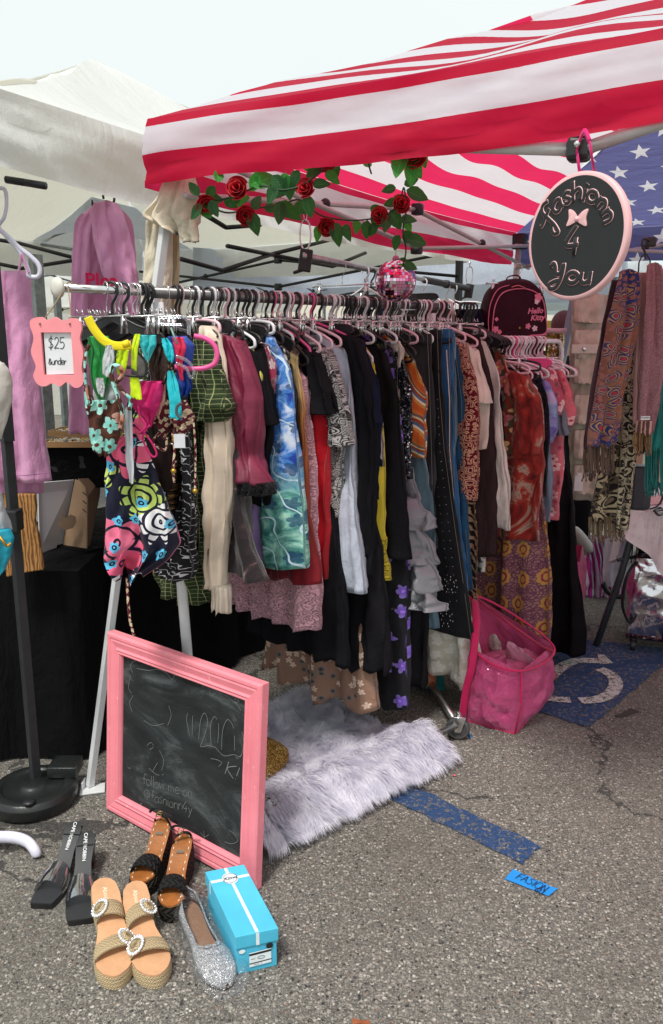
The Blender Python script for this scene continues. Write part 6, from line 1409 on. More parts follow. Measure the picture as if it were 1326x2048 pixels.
# ================================================================== pink laundry bag
def mat_bag(name, c, tr=.35):
    n = NT(name); we = n.math('MULTIPLY', n.wave(70, n.uv, 0, 1, 'X'), .2); h = n.math('ADD', n.noise(13, n.uv, 5, .6, 1.4), n.math('MULTIPLY', n.wave(160, n.uv, 0, 1, 'Y'), .04))
    return n.done(vary(n, c, .14, 6), .28, 0, h, 1.0, .03, tr, spec=.5, coat=.3)
m_bag = mat_bag('pink_woven_plastic', S(240, 96, 156), .06); m_trim = plain('crimson_webbing', S(204, 28, 92), .6, .3)
def wall(mb, a, b, c, d, out, seed, bulge=.02, nu=26, nv=22):
    """bottom a->b, top d->c"""
    rows = []; uvs = []
    for i in range(nv+1):
        v = i/nv; row = []; ur = []
        for j in range(nu+1):
            u = j/nu; p = a.lerp(b, u).lerp(d.lerp(c, u), v)
            k = 16*u*(1-u)*v*(1-v); p = p+out*(bulge*k+(.022*noise1(u*4+seed, v*4, seed)+.02*(.4-abs(noise1(u*7-v*5+seed, v*8+u*3, seed))))*min(1, k*2)); row.append(p); ur.append((u*(b-a).length+seed*.3, v*.35))
        rows.append(row); uvs.append(ur)
    mb.grid(rows, uvs)
bF, bL, bR = PZ(1030, 1468), PZ(925, 1440), PZ(1095, 1398); bB = bL+bR-bF
tF, tR = PY(1042, 1342, bF.y+.01), PY(1106, 1290, bR.y+.03); tL = PY(950, 1300, bL.y-.01); tB = PY(950, 1192, bB.y-.08)
t = thing('laundry_bag', 'big translucent pink woven bag with crimson straps, open and full of clothes', 'bag', bF)
cen = (bF+bL+bR+bB)/4; mb = MB()
for a, b, c, d, i in ((bL, bF, tF, tL, 1), (bF, bR, tR, tF, 2), (bR, bB, tB, tR, 3), (bB, bL, tL, tB, 4)):
    o_ = ((a+b)/2-cen); o_.z = 0; wall(mb, a, b, c, d, o_.normalized(), i*2.3, .055)
base = [mb.add(p+UP*.004) for p in (bL, bF, bR, bB)]; mb.face(base)
build('body', mb, m_bag, t)
mb = MB(); Rm = crom([tL, tF, tR, tB], 8, True); mb.tube(Rm, .006, 8, closed=True, flat=.6); mb.tube([bF, bF.lerp(tF, .5)+V((.01, -.015, 0)), tF], .006, 8, flat=.6); mb.tube([bL, bF], .004, 6); mb.tube([bF, bR], .004, 6); build('piping', mb, m_trim, t)
mb = MB(); P_ = [PY(x, y, yy) for x, y, yy in ((925, 1434, bL.y-.03), (932, 1380, bL.y-.04), (944, 1330, bL.y-.05), (952, 1250, bL.y+.02), (950, 1200, bB.y-.12))]; mb.tube(crom(P_, 5), .016, 8, flat=.25, up=(0, 1, 0)); build('strap', mb, m_trim, t)
mb = MB(); P_ = [PY(x, y, yy) for x, y, yy in ((950, 1196, bB.y-.09), (985, 1222, bB.y-.12), (1030, 1255, bR.y-.06), (1080, 1290, bR.y-.04), (1104, 1300, bR.y))]; mb.tube(crom(P_, 6), .02, 8, flat=.3, up=(0, .3, 1)); build('rim_band', mb, mat_bag('bright_pink_woven_plastic', S(240, 100, 140), .5), t)
mb = MB(); rows = []
for k, (s_, h_) in enumerate(((1.0, .06), (1.02, .15), (.98, .19), (.8, .225), (.5, .245), (.15, .25))):
    rows.append([cen+(V((p.x, p.y, 0))-cen)*(s_*.78)+UP*(h_+.02*noise1(i*.45, k*.8, 5)) for i, p in enumerate(Rm)])
b_ = mb.grid(rows, None, closed_u=True); mb.face([b_+5*len(Rm)+i for i in range(len(Rm))])
tag(build('clothes_heap', mb, plain('rose_pink_knit', S(206, 96, 140), .9, 1.0)), 'heap of rose pink clothes filling the pink woven bag', 'clothes')
# folded clothes inside
for lab, px, yy, mt in (('crumpled white cloth poking out of the pink bag', [(1268-280, 1268), (996, 1278), (1004, 1296), (985, 1296), (978, 1276)], bL.y+.1, m_whitebl), ('pale pink folded cloth inside the pink bag', [(1016, 1282), (1052, 1306), (1074, 1330), (1058, 1338), (1020, 1318)], bF.y+.12, plain('pale_pink_cotton', S(226, 150, 178)))):
    P_ = [PY(x, y, yy+.02*i) for i, (x, y) in enumerate(px)]; c_ = sum(P_, V((0, 0, 0)))/len(P_); mb = MB(); Rr = crom(P_, 5, True); rows = []
    for k, (s_, h_) in enumerate(((.3, -.05), (1, -.03), (1, 0), (.75, .012), (.3, .018))): rows.append([c_+(p-c_)*s_+V((0, -h_*.6, h_+.008*noise1(i*.7, k, 4))) for i, p in enumerate(Rr)])
    b_ = mb.grid(rows, None, closed_u=True); mb.face([b_+i for i in range(len(Rr))][::-1]); mb.face([b_+4*len(Rr)+i for i in range(len(Rr))]); tag(build('folded_cloth', mb, mt), lab, 'cloth')
# second pink bag behind the medallion skirt
t = thing('laundry_bag', 'second tall pink woven bag standing behind the velvet gown', 'bag', PZ(1110, 1330))
g0 = PZ(1092, 1290); g1 = PZ(1148, 1290); mb = MB(); gz = PY(1110, 1100, g0.y+.2).z
q4 = [g0, g1, g1+V((.12, .34, 0)), g0+V((-.05, .34, 0))]; cc = sum(q4, V((0, 0, 0)))/4
for i in range(4):
    a, b = q4[i], q4[(i+1) % 4]; up1 = V((0, 0, gz*.98)); o_ = (a+b)/2-cc; wall(mb, a, b, b+up1+V((.0, 0, .03*(i % 2))), a+up1, o_.normalized(), i*3.1+7, .03)
build('body', mb, m_bag, t)
mb = MB(); mb.tube(crom([PY(1100, 1160, g0.y-.03), PY(1108, 1200, g0.y-.04), PY(1106, 1270, g0.y-.03), PY(1118, 1275, g0.y-.03)], 6), .012, 8, flat=.3, up=(0, 1, 0)); build('strap', mb, m_trim, t)
mb = MB(); P_ = [PY(x, y, g0.y+.5) for x, y in ((1146, 1104), (1175, 1122), (1160, 1160), (1142, 1150))]
t2b = thing('bag_flap', 'bright pink bag flap sticking out right of the velvet gown', 'bag', P_[0]); cc = sum(P_, V((0, 0, 0)))/4; Rr = crom(P_, 4, True)
b_ = mb.grid([[cc+(p-cc)*s_+V((0, h_, 0)) for p in Rr] for s_, h_ in ((.2, .0), (1, .0), (1, .03), (.2, .05))], None, closed_u=True); mb.face([b_+i for i in range(len(Rr))]); build('flap', mb, mat_bag('bright_pink_woven_plastic', S(240, 100, 140), .5), t2b)

# ================================================================== shoes
HW = [(0, .004), (.02, .016), (.08, .027), (.2, .031), (.35, .029), (.5, .029), (.65, .037), (.78, .042), (.88, .037), (.95, .025), (.985, .013), (1, .004)]
HWS = [(0, .004), (.03, .016), (.12, .025), (.35, .02), (.5, .023), (.7, .037), (.86, .038), (.97, .032), (1, .028)]
class Shoe:
    def __init__(s, heel, toe, zh, zt, hw=HW, side=1, wk=1.0):
        s.h = PZ(*heel, zh); s.tp = PZ(*toe, zt); s.zh, s.zt = zh, zt
        d = s.tp-s.h; d.z = 0; s.L = d.length; s.f = d.normalized(); s.r = V((s.f.y, -s.f.x, 0)); s.hw = hw; s.side = side; s.wk = wk
    def w(s, t): return interp(s.hw, t)*s.wk*s.L/.25
    def c(s, t): return s.side*.006*sin(pi*t*1.2)
    def z(s, t): return lerp(s.zh, s.zt, sm(t/.62))
    def P(s, t, x, z): p = s.h+s.f*(t*s.L)+s.r*(x+s.c(t)); return V((p.x, p.y, z))
    def sole(s, mb, zb, zt, grow=0.0, n=40, bow=.0):
        T = [i/n for i in range(n+1)]
        for (za, zb_, flip) in ((zt, None, 0),):
            rows = [[s.P(t, x*(s.w(t)+grow), zt(t)) for x in (-1, -.5, 0, .5, 1)] for t in T]; mb.grid(rows, [[(x*.04, t*s.L) for x in (-1, -.5, 0, .5, 1)] for t in T])
        loopT = [(t, 1) for t in T]+[(t, -1) for t in T[::-1]]
        rows = []; uvs = []; nv = 6
        for k in range(nv+1):
            v = k/nv; rows.append([s.P(t, x*(s.w(t)+grow+bow*sin(pi*v)), lerp(zt(t), zb(t), v)) for t, x in loopT])
            acc = 0; ur = []
            for i, p in enumerate(rows[-1]):
                acc += (p-rows[-1][i-1]).length if i else 0; ur.append((acc, p.z))
            uvs.append(ur)
        mb.grid(rows[::-1], uvs[::-1], closed_u=True)
        rows = [[s.P(t, x*(s.w(t)+grow), zb(t)) for x in (1, 0, -1)] for t in T]; mb.grid(rows)
    def band(s, mb, t0, t1, h, skew=0.0, grow=.004, thick=.003, n=18, arc=(0, 1), bulge=0):
        for q in (0, 1):
            rows = []; uvs = []
            for i in range(n+1):
                a = pi*(1-lerp(arc[0], arc[1], i/n)); row = []; ur = []
                for j in range(6):
                    t = lerp(t0, t1, j/5); tt = t+skew*cos(a); hh = h*(1+.15*sin(pi*j/5)*bulge)-q*thick; x = (s.w(tt)+grow-q*thick)*cos(a)
                    row.append(s.P(tt, x, s.z(tt)-.004+hh*max(0, sin(a))**.8)); ur.append((i/n*.13, (t)*s.L))
                rows.append(row); uvs.append(ur)
            mb.grid(rows if q == 0 else rows[::-1], uvs if q == 0 else uvs[::-1])
def mat_braid(name, a, b, sc_=60, plait=True):
    n = NT(name); x, y, _ = n.sep(n.uv)
    tri = n.math('ABSOLUTE', n.math('SUBTRACT', n.math('FRACT', n.math('MULTIPLY', y, sc_)), .5))
    f = n.math('SINE', n.math('MULTIPLY', n.math('ADD', x, n.math('MULTIPLY', tri, 1.3/sc_)), sc_*9.0)); g = n.noise(300)
    c = n.mix(n.math('MULTIPLY_ADD', f, .35, n.math('MULTIPLY', g, .6)), b, a)
    return n.done(c, .75, 0, n.math('ADD', f, n.math('MULTIPLY', tri, 2.0)), 1.0, .003, spec=.3)
m_raff = mat_braid('tan_raffia_braid', S(250, 232, 196), S(224, 194, 146), 95); m_nude = solid('nude_leather', S(208, 160, 120), .5, sc_=14, amt=.14, bump=.3); m_tanl = solid('tan_leather', S(156, 94, 44), .5, sc_=16, amt=.3, bump=.3)
m_bkweave = mat_braid('black_woven_band', S(46, 46, 48), S(12, 12, 13), 40); m_bkrope = mat_braid('black_tan_jute', S(60, 52, 44), S(14, 13, 13), 34)
m_insole = solid('black_insole', (.03, .032, .035), .5); m_bksole = solid('black_sole', (.014, .014, .015), .35)
m_gem = solid('rhinestone', (.86, .88, .92), .08, .55, amt=.2, sc_=300)
def ring(mb, c, nrm, R_, r, seg=24):
    nrm = nrm.normalized(); X = nrm.orthogonal().normalized(); Y = nrm.cross(X); mb.tube([c+X*R_*cos(2*pi*k/seg)+Y*R_*sin(2*pi*k/seg) for k in range(seg)], r, 8, closed=True)
def raffia_sandal(heel, toe, side, label):
    s = Shoe(heel, toe, .072, .042, side=side, wk=.84); t = thing('platform_sandal', label, 'sandal', (s.h.x, s.h.y, 0))
    mb = MB(); s.sole(mb, lambda q: .002, lambda q: s.z(q)-.006, .002, bow=.002); build('sole', mb, m_raff, t)
    mb = MB(); s.sole(mb, lambda q: s.z(q)-.0055, lambda q: s.z(q), .0015); build('footbed', mb, m_nude, t)
    for (a, b, h, sk, bt) in ((.34, .47, .036, .018*side, -.0), (.68, .81, .030, -.018*side, .0)):
        mb = MB(); s.band(mb, a, b, h, sk, bulge=1); st = build('strap', mb, m_raff, t)
        an = pi*(.5+.22*side*(1 if a < .5 else -1)); tt = (a+b)/2+sk*cos(an); c = s.P(tt, (s.w(tt)+.006)*cos(an), s.z(tt)+h*sin(an)+.003); nv = (s.r*cos(an)+UP*sin(an)*1.2-s.f*-.1)
        X = nv.normalized().orthogonal().normalized(); Yv = nv.normalized().cross(X)
        mb = MB()
        for k in range(18):
            p = c+X*.0235*cos(2*pi*k/18)+Yv*.0235*sin(2*pi*k/18); mb.sphere(p, .0034, 8, 6)
            p = c+X*.0185*cos(2*pi*(k+.5)/18)+Yv*.0185*sin(2*pi*(k+.5)/18); mb.sphere(p, .0022, 6, 4)
        ring(mb, c-nv.normalized()*.002, nv, .021, .0034); build('rhinestone_buckle', mb, m_gem, st)
        mb = MB(); ring(mb, c, nv, .010, .007, 20); build('braided_ring', mb, m_raff, st)
    return s, t
def printed(s, t, txt, tt, size, mat, flip=False, z=.0008, rows=1):
    p = s.P(tt, 0, s.z(tt)+z); U = -s.f if not flip else s.f; sl = (s.z(tt+.05)-s.z(tt-.05))/(.1*s.L); ff = V((s.f.x, s.f.y, sl)).normalized()
    fr = frame(p, ff, V((-s.r.x, -s.r.y, 0))); 
    if fr.N.z < 0: fr = frame(p, ff, s.r)
    mb = MB(); add_text(mb, txt, fr, size, .0002); build('lettering', mb, mat, t, False)
m_cream_ink = solid('cream_ink', S(240, 226, 200), .6); m_white_ink = solid('white_ink', S(226, 226, 226), .6)
s, t = raffia_sandal((203, 1756), (236, 1950), -1, 'left tan raffia platform sandal with two rhinestone buckle straps'); printed(s, t, 'Abound', .2, .018, m_cream_ink)
s, t = raffia_sandal((268, 1762), (312, 1950), 1, 'right tan raffia platform sandal with two rhinestone buckle straps'); printed(s, t, 'Abound', .2, .018, m_cream_ink)
def brown_sandal(heel, toe, side, label):
    s = Shoe(heel, toe, .105, .055, side=side, wk=.88); t = thing('wedge_sandal', label, 'sandal', (s.h.x, s.h.y, 0))
    mb = MB(); s.sole(mb, lambda q: .002, lambda q: s.z(q)-.006, .003, bow=.003); build('sole', mb, m_bkrope, t)
    mb = MB(); s.sole(mb, lambda q: s.z(q)-.0055, lambda q: s.z(q), .002); fb = build('footbed', mb, m_tanl, t)
    mb = MB()
    for x in (-1, 1):
        for k in range(12):
            q = .05+k*.078; p = [s.P(q+d_, x*(s.w(q+d_)-.005), s.z(q+d_)+.0012) for d_ in (-.014, 0, .014)]; mb.tube(p, .0013, 5)
    build('stitching', mb, m_cream_ink, fb)
    mb = MB(); s.band(mb, .62, .84, .034, 0, bulge=1); build('toe_band', mb, m_bkweave, t)
    mb = MB(); s.band(mb, .10, .13, .034, .03*side, .003); build('ankle_strap', mb, m_bksole, t)
    mb = MB(); P_ = [s.P(.0, -.03, s.z(0)+.004), s.P(-.0, 0, s.z(0)+.02), s.P(.02, .03, s.z(0)+.03), s.P(.14, .035, s.z(.1)+.04)]; mb.tube(crom(P_, 6), .0045, 8, flat=.5); build('heel_strap', mb, m_bksole, t)
    an = pi*.42; q = .118; c = s.P(q, s.w(q)*cos(an), s.z(q)+.034*sin(an)+.002); mb = MB()
    mb.tube([c+s.f*.011+s.r*.008, c+s.f*.011-s.r*.008, c-s.f*.011-s.r*.008, c-s.f*.011+s.r*.008], .0016, 6, closed=True); mb.tube([c+s.f*.0-s.r*.008, c+s.r*.009+UP*.002], .0012, 6); build('buckle', mb, solid('brass', S(190, 160, 110), .3, .9), t)
    mb = MB(); p = s.P(.24, 0, s.z(.24)+.0008); fr = frame(p, s.r*-1, -s.f)
    fr = fr if fr.N.z > 0 else frame(p, s.r, -s.f); mb.prism([(-.011, -.008), (.011, -.008), (.011, .008), (-.011, .008)], fr, -.0004, .0008); build('label', mb, solid('pewter_label', S(150, 140, 126), .5, .4), t, False)
brown_sandal((328, 1634), (276, 1766), -1, 'left brown wedge sandal with black woven toe band and ankle strap, nearer the pink frame')
brown_sandal((372, 1668), (336, 1812), 1, 'right brown wedge sandal with black woven toe band, behind the silver flat')
def mule(heel, toe, side, label):
    s = Shoe(heel, toe, .1, .02, HWS, side, .92); t = thing('heeled_mule', label, 'shoe', (s.h.x, s.h.y, 0))
    zc = lambda q: lerp(.1, .02, sm(q/.72)); s.z = zc
    mb = MB(); s.sole(mb, lambda q: (.001 if q > .66 else zc(q)-.008-.0), lambda q: zc(q)-.004, .002); build('sole', mb, m_bksole, t)
    mb = MB(); s.sole(mb, lambda q: zc(q)-.0038, zc, .0015); build('insole', mb, m_insole, t)
    mb = MB(); 
    rows = [[s.P(.03+.15*(1 if k in (1, 2) else 0)*(1-.2*v), (.02 if k in (0, 1) else -.02)*(1-.15*v), lerp(.088, .001, v)) for k in range(4)] for v in (0, .3, .6, 1)]
    b_ = mb.grid(rows[::-1], None, closed_u=True); mb.face([b_+k for k in range(4)]); mb.face([b_+12+k for k in range(4)][::-1]); build('heel', mb, m_bksole, t, False, bevel=.004)
    mb = MB(); s.band(mb, .56, .84, .045, 0, thick=.0015, bulge=1); build('clear_strap', mb, m_clear, t)
    printed(s, t, 'CAPE ROBBIN', .2, .0145, m_white_ink, z=.001)
mule((152, 1642), (84, 1806), -1, 'left black square toe mule with a clear strap and block heel')
mule((176, 1662), (158, 1838), 1, 'right black square toe mule with a clear strap, beside the tan sandals')
# glitter flats in a clear bag
s = Shoe((372, 1796), (452, 1968), .02, .02, HW, 1, .8); s.z = lambda q: .014
t = thing('ballet_flat', 'silver glitter ballet flat with a bow in a clear plastic sleeve', 'shoe', (s.h.x, s.h.y, 0))
n = NT('silver_glitter'); vv = n.voro(500, n.ob); m_glit = n.done(n.ramp(n.sep(vv.outputs['Color'])[0], [(0, S(160, 162, 166)), (.5, S(206, 208, 212)), (.8, S(250, 250, 252))], True), .3, .35, vv.outputs['Distance'], 1, .003)
mb = MB(); s.sole(mb, lambda q: .002, lambda q: .008, .0); build('sole', mb, m_bksole, t)
mb = MB(); hgt = lambda q: interp([(0, .056), (.1, .052), (.35, .034), (.6, .036), (.75, .05), (.88, .042), (1, .014)], q)
rowsO = []
for i in range(37):
    q = i/36; row = []
    o_ = interp([(0, .0), (.05, .62), (.3, .78), (.55, .76), (.66, .55), (.71, .0), (1, 0)], q)   # opening half width factor
    for j in range(17):
        a = j/16; x = cos(pi*(1-a)); zz = hgt(q)*(abs(sin(pi*a))**.55)
        if o_ > .01 and abs(x) < o_: x = o_*(1 if x > 0 else -1) if abs(x) > .02 else o_*(1 if a > .5 else -1)
        row.append(s.P(q, x*s.w(q)*1.04, .006+zz*(1 if o_ < .01 else 1)))
    rowsO.append(row)
base = len(mb.v)
for r_ in rowsO:
    for p in r_: mb.add(p)
for i in range(36):
    q = (i+.5)/36; o_ = interp([(0, .0), (.05, .62), (.3, .78), (.55, .76), (.66, .55), (.71, .0), (1, 0)], q)
    for j in range(16):
        p = rowsO[i][j]; a = (j+.5)/16
        if abs(cos(pi*a)) < o_*.98 and q < .71: continue
        mb.face((base+i*17+j, base+i*17+j+1, base+(i+1)*17+j+1, base+(i+1)*17+j))
o = build('upper', mb, m_glit, t); sdm = o.modifiers.new('t', 'SOLIDIFY'); sdm.thickness = .002
mb = MB(); s.sole(mb, lambda q: .0085, lambda q: .0105, -.003); build('insole', mb, solid('bronze_insole', S(150, 116, 92), .5), t)
mb = MB(); c = s.P(.72, 0, .056)
for sg_ in (-1, 1): mb.tube(crom([c, c+s.r*sg_*.012+s.f*.006+UP*.004, c+s.r*sg_*.02+s.f*-.002+UP*.002, c+s.r*sg_*.01-s.f*.004, c], 5), .0022, 6); mb.tube(crom([c, c+s.r*sg_*.01+s.f*.02-UP*.004, c+s.r*sg_*.016+s.f*.034-UP*.012], 5), .0018, 6)
rim = [s.P(q, interp([(0, .0), (.05, .62), (.3, .78), (.55, .76), (.66, .55), (.71, .0)], q)*s.w(q)*1.04*x, .006+hgt(q)*.9) for x, qs in ((1, [k/20*.71 for k in range(21)]), (-1, [.71-k/20*.71 for k in range(1, 20)])) for q in qs]
mb.tube(rim, .0022, 6, closed=True); build('bow_and_binding', mb, m_glit, t)
t = thing('plastic_sleeve', 'crinkled clear plastic sleeve round the silver glitter flat', 'plastic bag', (s.h.x, s.h.y, 0)); mb = MB(); rows = []
for i in range(30):
    q = -.06+i/29*1.14; w_ = interp([(-.06, .018), (.05, .036), (.5, .046), (.8, .052), (1.0, .042), (1.08, .024)], q)*s.L/.25; hh = interp([(-.06, .008), (0, .064), (.3, .05), (.7, .064), (.9, .056), (1.0, .03), (1.08, .008)], q)
    rows.append([s.P(min(max(q, -.2), 1.2), (w_+.004*noise1(i*.6, k*.7, 2))*cos(2*pi*k/28), .002+max(0, hh*.5+hh*.5*sin(2*pi*k/28)+.004*noise1(i*.9, k, 6))) for k in range(28)])
mb.grid(rows, None, closed_u=True)
n = NT('crinkled_clear_film'); gl = n.n('ShaderNodeBsdfGlossy', {'Color': (1, 1, 1, 1), 'Roughness': .12}); bn_ = n.n('ShaderNodeBump', {'Height': n.noise(60, n.ob, 3, .6, 2), 'Strength': .6, 'Distance': .006}); n.t.links.new(bn_.outputs[0], gl.inputs['Normal']); tp = n.n('ShaderNodeBsdfTransparent', {'Color': (.97, .97, .98, 1)}); mxn = n.n('ShaderNodeMixShader', {0: n.math('MULTIPLY_ADD', n.n('ShaderNodeLayerWeight', {'Blend': .4}).outputs['Facing'], .3, .03), 1: tp.outputs[0], 2: gl.outputs[0]}); n.t.links.new(mxn.outputs[0], n.out.inputs[0])
build('film', mb, n.m, t)
# ================================================================== blue shoe box
c1, c2, c3 = PZ(474, 1951, 0), PZ(556, 1932, 0), PZ(412, 1742, .115)
ex = (c2-c1); bxw = ex.length; ex.normalize(); ey = V((-ex.y, ex.x, 0)); ey = ey if ey.y > 0 else -ey
back = PZ(412, 1742, .115); Lb = (back-c1).dot(ey); Lb = max(.26, min(.34, Lb)); dshift = (back-c1).dot(ex)
ey2 = (V((back.x, back.y, 0))-V((c1.x, c1.y, 0))+ex*.0).normalized(); Lb = (V((back.x, back.y, 0))-V((c1.x, c1.y, 0))).length
bxf = lambda a, b, z: V((c1.x, c1.y, 0))+ex*a+ey2*b+UP*z
t = thing('shoe_box', 'bright blue shoe box with white ribbon print and size label', 'shoe box', c1)
m_box = solid('blue_card', S(78, 186, 218), .55, sc_=5, amt=.13, bump=.3); Hb = .112
def sbox(mb, a0, a1, b0, b1, z0, z1): 
    base = len(mb.v)
    for z in (z0, z1):
        for a, b in ((a0, b0), (a1, b0), (a1, b1), (a0, b1)): mb.add(bxf(a, b, z))
    for q in ((3, 2, 1, 0), (4, 5, 6, 7), (0, 1, 5, 4), (1, 2, 6, 5), (2, 3, 7, 6), (3, 0, 4, 7)): mb.face([base+k for k in q])
mb = MB(); sbox(mb, .002, bxw-.002, .002, Lb-.002, .001, Hb-.02); build('box_body', mb, m_box, t, False, bevel=.001)
mb = MB(); sbox(mb, -.002, bxw+.002, -.002, Lb+.002, Hb-.036, Hb); lid = build('lid', mb, m_box, t, False, bevel=.0015)
m_wp = solid('white_print', S(226, 236, 240), .5); mb = MB()
def strip(mb, pts): ids = [mb.add(bxf(*p)) for p in pts]; mb.face(ids)
zt_ = Hb+.0006
strip(mb, [(bxw*.47, -.0, zt_), (bxw*.55, -.0, zt_), (bxw*.55, Lb, zt_), (bxw*.47, Lb, zt_)]); strip(mb, [(0, Lb*.80, zt_+.0002), (bxw, Lb*.80, zt_+.0002), (bxw, Lb*.84, zt_+.0002), (0, Lb*.84, zt_+.0002)])
strip(mb, [(bxw*.47, -.0028, Hb), (bxw*.47, -.0028, Hb-.035), (bxw*.55, -.0028, Hb-.035), (bxw*.55, -.0028, Hb)]); strip(mb, [(-.0028, Lb*.84, Hb), (-.0028, Lb*.84, Hb-.035), (-.0028, Lb*.80, Hb-.035), (-.0028, Lb*.80, Hb)])
build('ribbon_print', mb, m_wp, lid, False)
mb = MB(); cc = bxf(bxw*.5, Lb*.82, Hb+.0014); Rl = .021; ids = [mb.add(cc+ex*Rl*cos(k*pi/16)+ey2*Rl*1.15*sin(k*pi/16)) for k in range(32)]; mb.face(ids); build('logo_disc', mb, m_wp, lid, False)
mb = MB(); ring(mb, cc+UP*.0002, UP, .0195, .0007, 32); fr = frame(cc+UP*.0008, ex, ey2); ls, xe = hand('y', 0, 0, 1)
add_text(mb, 'Kings', fr, .017, .0003, .35); build('logo_lettering', mb, m_black_pl, lid, False)
# end panel label
fe = frame(bxf(bxw*.55, -.0006, .036), ex, UP); mb = MB(); mb.prism([(-.026, -.02), (.03, -.018), (.03, .022), (-.026, .02)], fe, 0, .0006); lb = build('size_label', mb, m_wp, t, False)
mb = MB(); mb.prism([(-.026, .012), (.03, .014), (.03, .02), (-.026, .018)], fe, .0007, .0009); mb.prism([(-.026, -.012), (.03, -.01), (.03, -.007), (-.026, -.009)], fe, .0007, .0009); add_text(mb, 'FLAT  7', frame(fe(-.004, -.0155, .001), ex, UP), .006); mb.tube([fe(.004+.009*cos(k*pi/6), .003+.004*sin(k*pi/6), .0012) for k in range(12)], .0005, 5, closed=True); add_text(mb, 'NAT', frame(fe(-.016, .002, .001), ex, UP), .006); build('label_print', mb, m_black_pl, lb, False)
mb = MB(); c = bxf(bxw*.8, -.0012, .066); ids = [mb.add(c+ex*.009*cos(k*pi/12)+UP*.008*sin(k*pi/12)) for k in range(24)]; mb.face(ids); build('finger_hole', mb, solid('hole_dark', (.01, .01, .012), .9), t, False)
mb = MB(); ids = [mb.add(bxf(.014+.008*cos(k*pi/10), -.0012, .066+.006*sin(k*pi/10))) for k in range(20)]; mb.face(ids); build('small_logo', mb, m_wp, t, False)
# ================================================================== blue tape on the ground
tp_ = [PZ(x, y, .0045) for x, y in ((1026, 1738), (1112, 1777), (1097, 1792), (1010, 1758))]
t = thing('tape_strip', 'blue masking tape strip with marker lettering stuck on the asphalt', 'tape', tp_[0]); mb = MB(); rnd = random.Random(2)
a = [tp_[0].lerp(tp_[1], k/20)+V((rnd.uniform(-.001, .001), rnd.uniform(-.001, .001), .001*sin(k))) for k in range(21)]; b = [tp_[3].lerp(tp_[2], k/20)+V((rnd.uniform(-.0012, .0012), rnd.uniform(-.001, .001), 0)) for k in range(21)]; a[-1] += V((.006, 0, 0)); mb.grid([b, a]); o = build('tape', mb, solid('blue_masking_tape', S(30, 138, 218), .6), t)
tu = (tp_[1]-tp_[0]).normalized(); tv = V((-tu.y, tu.x, 0)); ft_ = frame(tp_[3]+V((0, 0, .003)), tu, tv); tw = (tp_[0]-tp_[3]).dot(tv); mb = MB()
for txt, x, y, h in (('FASION', .022, tw*.36, tw*.55), ('4U', .088, tw*.04, tw*.42)):
    ls, _ = hand(txt, x, y, h, .12, .05, 7, 1.0)
    for l in ls: mb.ribbon([ft_(p, q, 0) for p, q in l], .0022, UP)
build('handwriting', mb, solid('navy_marker', (.01, .015, .06), .6), o, False)
# small litter
for (x, y, lab, c) in ((1249, 1552, 'tiny pink petal lying on the asphalt by the fur rug', S(240, 90, 120)),):
    x, y = 909, 1551; p = PZ(x, y, .004); mb = MB(); mb.lathe([(.001, 0), (.006, .001), (.003, .003)], p, 7, (0.2, 0, 1)); tag(build('petal', mb, solid('petal_pink', c, .7)), lab, 'petal')
p = PZ(722, 2044, .004); mb = MB(); ids = None; mb.grid([[p+V((-.02+.01*i, -.008+.008*j, .004*sin(i+j))) for i in range(5)] for j in range(3)][::-1]); o = build('dry_leaf', mb, solid('dry_leaf_brown', S(150, 84, 50), .8)); tag(o, 'small dry brown leaf on the asphalt at the bottom edge', 'leaf')
mb = MB(); mb.tube([PZ(936, 1462, .004), PZ(942, 1476, .004)], .004, 6, flat=.4); tag(build('tape_scrap', mb, solid('blue_masking_tape', S(30, 138, 218), .6)), 'scrap of blue tape beside the chrome wheel', 'tape')
# ================================================================== round hanging sign
J = PY(1157, 298, 1.9)
cS = PY(1155, 474, 1.84); an = radians(-56); sU = V((cos(an), sin(an), 0)); 
sT = V((.0, .0, 1)); fs = frame(cS, sU, sT); RS = .134
if fs.N.y > 0: print('sign flipped')
tl = radians(-6); sU2 = (sU*cos(tl)+sT*sin(tl)); sT2 = (sT*cos(tl)-sU*sin(tl)); fs = frame(cS, sU2, sT2)
t = thing('round_sign', 'round black hanging sign with a thick pale pink rim and pink outlined lettering', 'sign', cS)
m_rim = solid('pale_pink_resin', S(240, 188, 190), .4); m_sb = solid('matte_black_face', S(30, 33, 35), .6)
mb = MB(); mb.lathe([(RS*.93, -.009), (RS*.985, -.009), (RS, -.006), (RS, .006), (RS*.985, .009), (RS*.93, .009)], cS, 96, fs.N); build('rim', mb, m_rim, t)
mb = MB(); mb.lathe([(RS*.2, -.0091), (RS*.932, -.0093), (RS*.932, .0093), (RS*.2, .0094)], cS, 96, fs.N); fc = build('face', mb, m_sb, t, False)
mbO, mbI = MB(), MB()
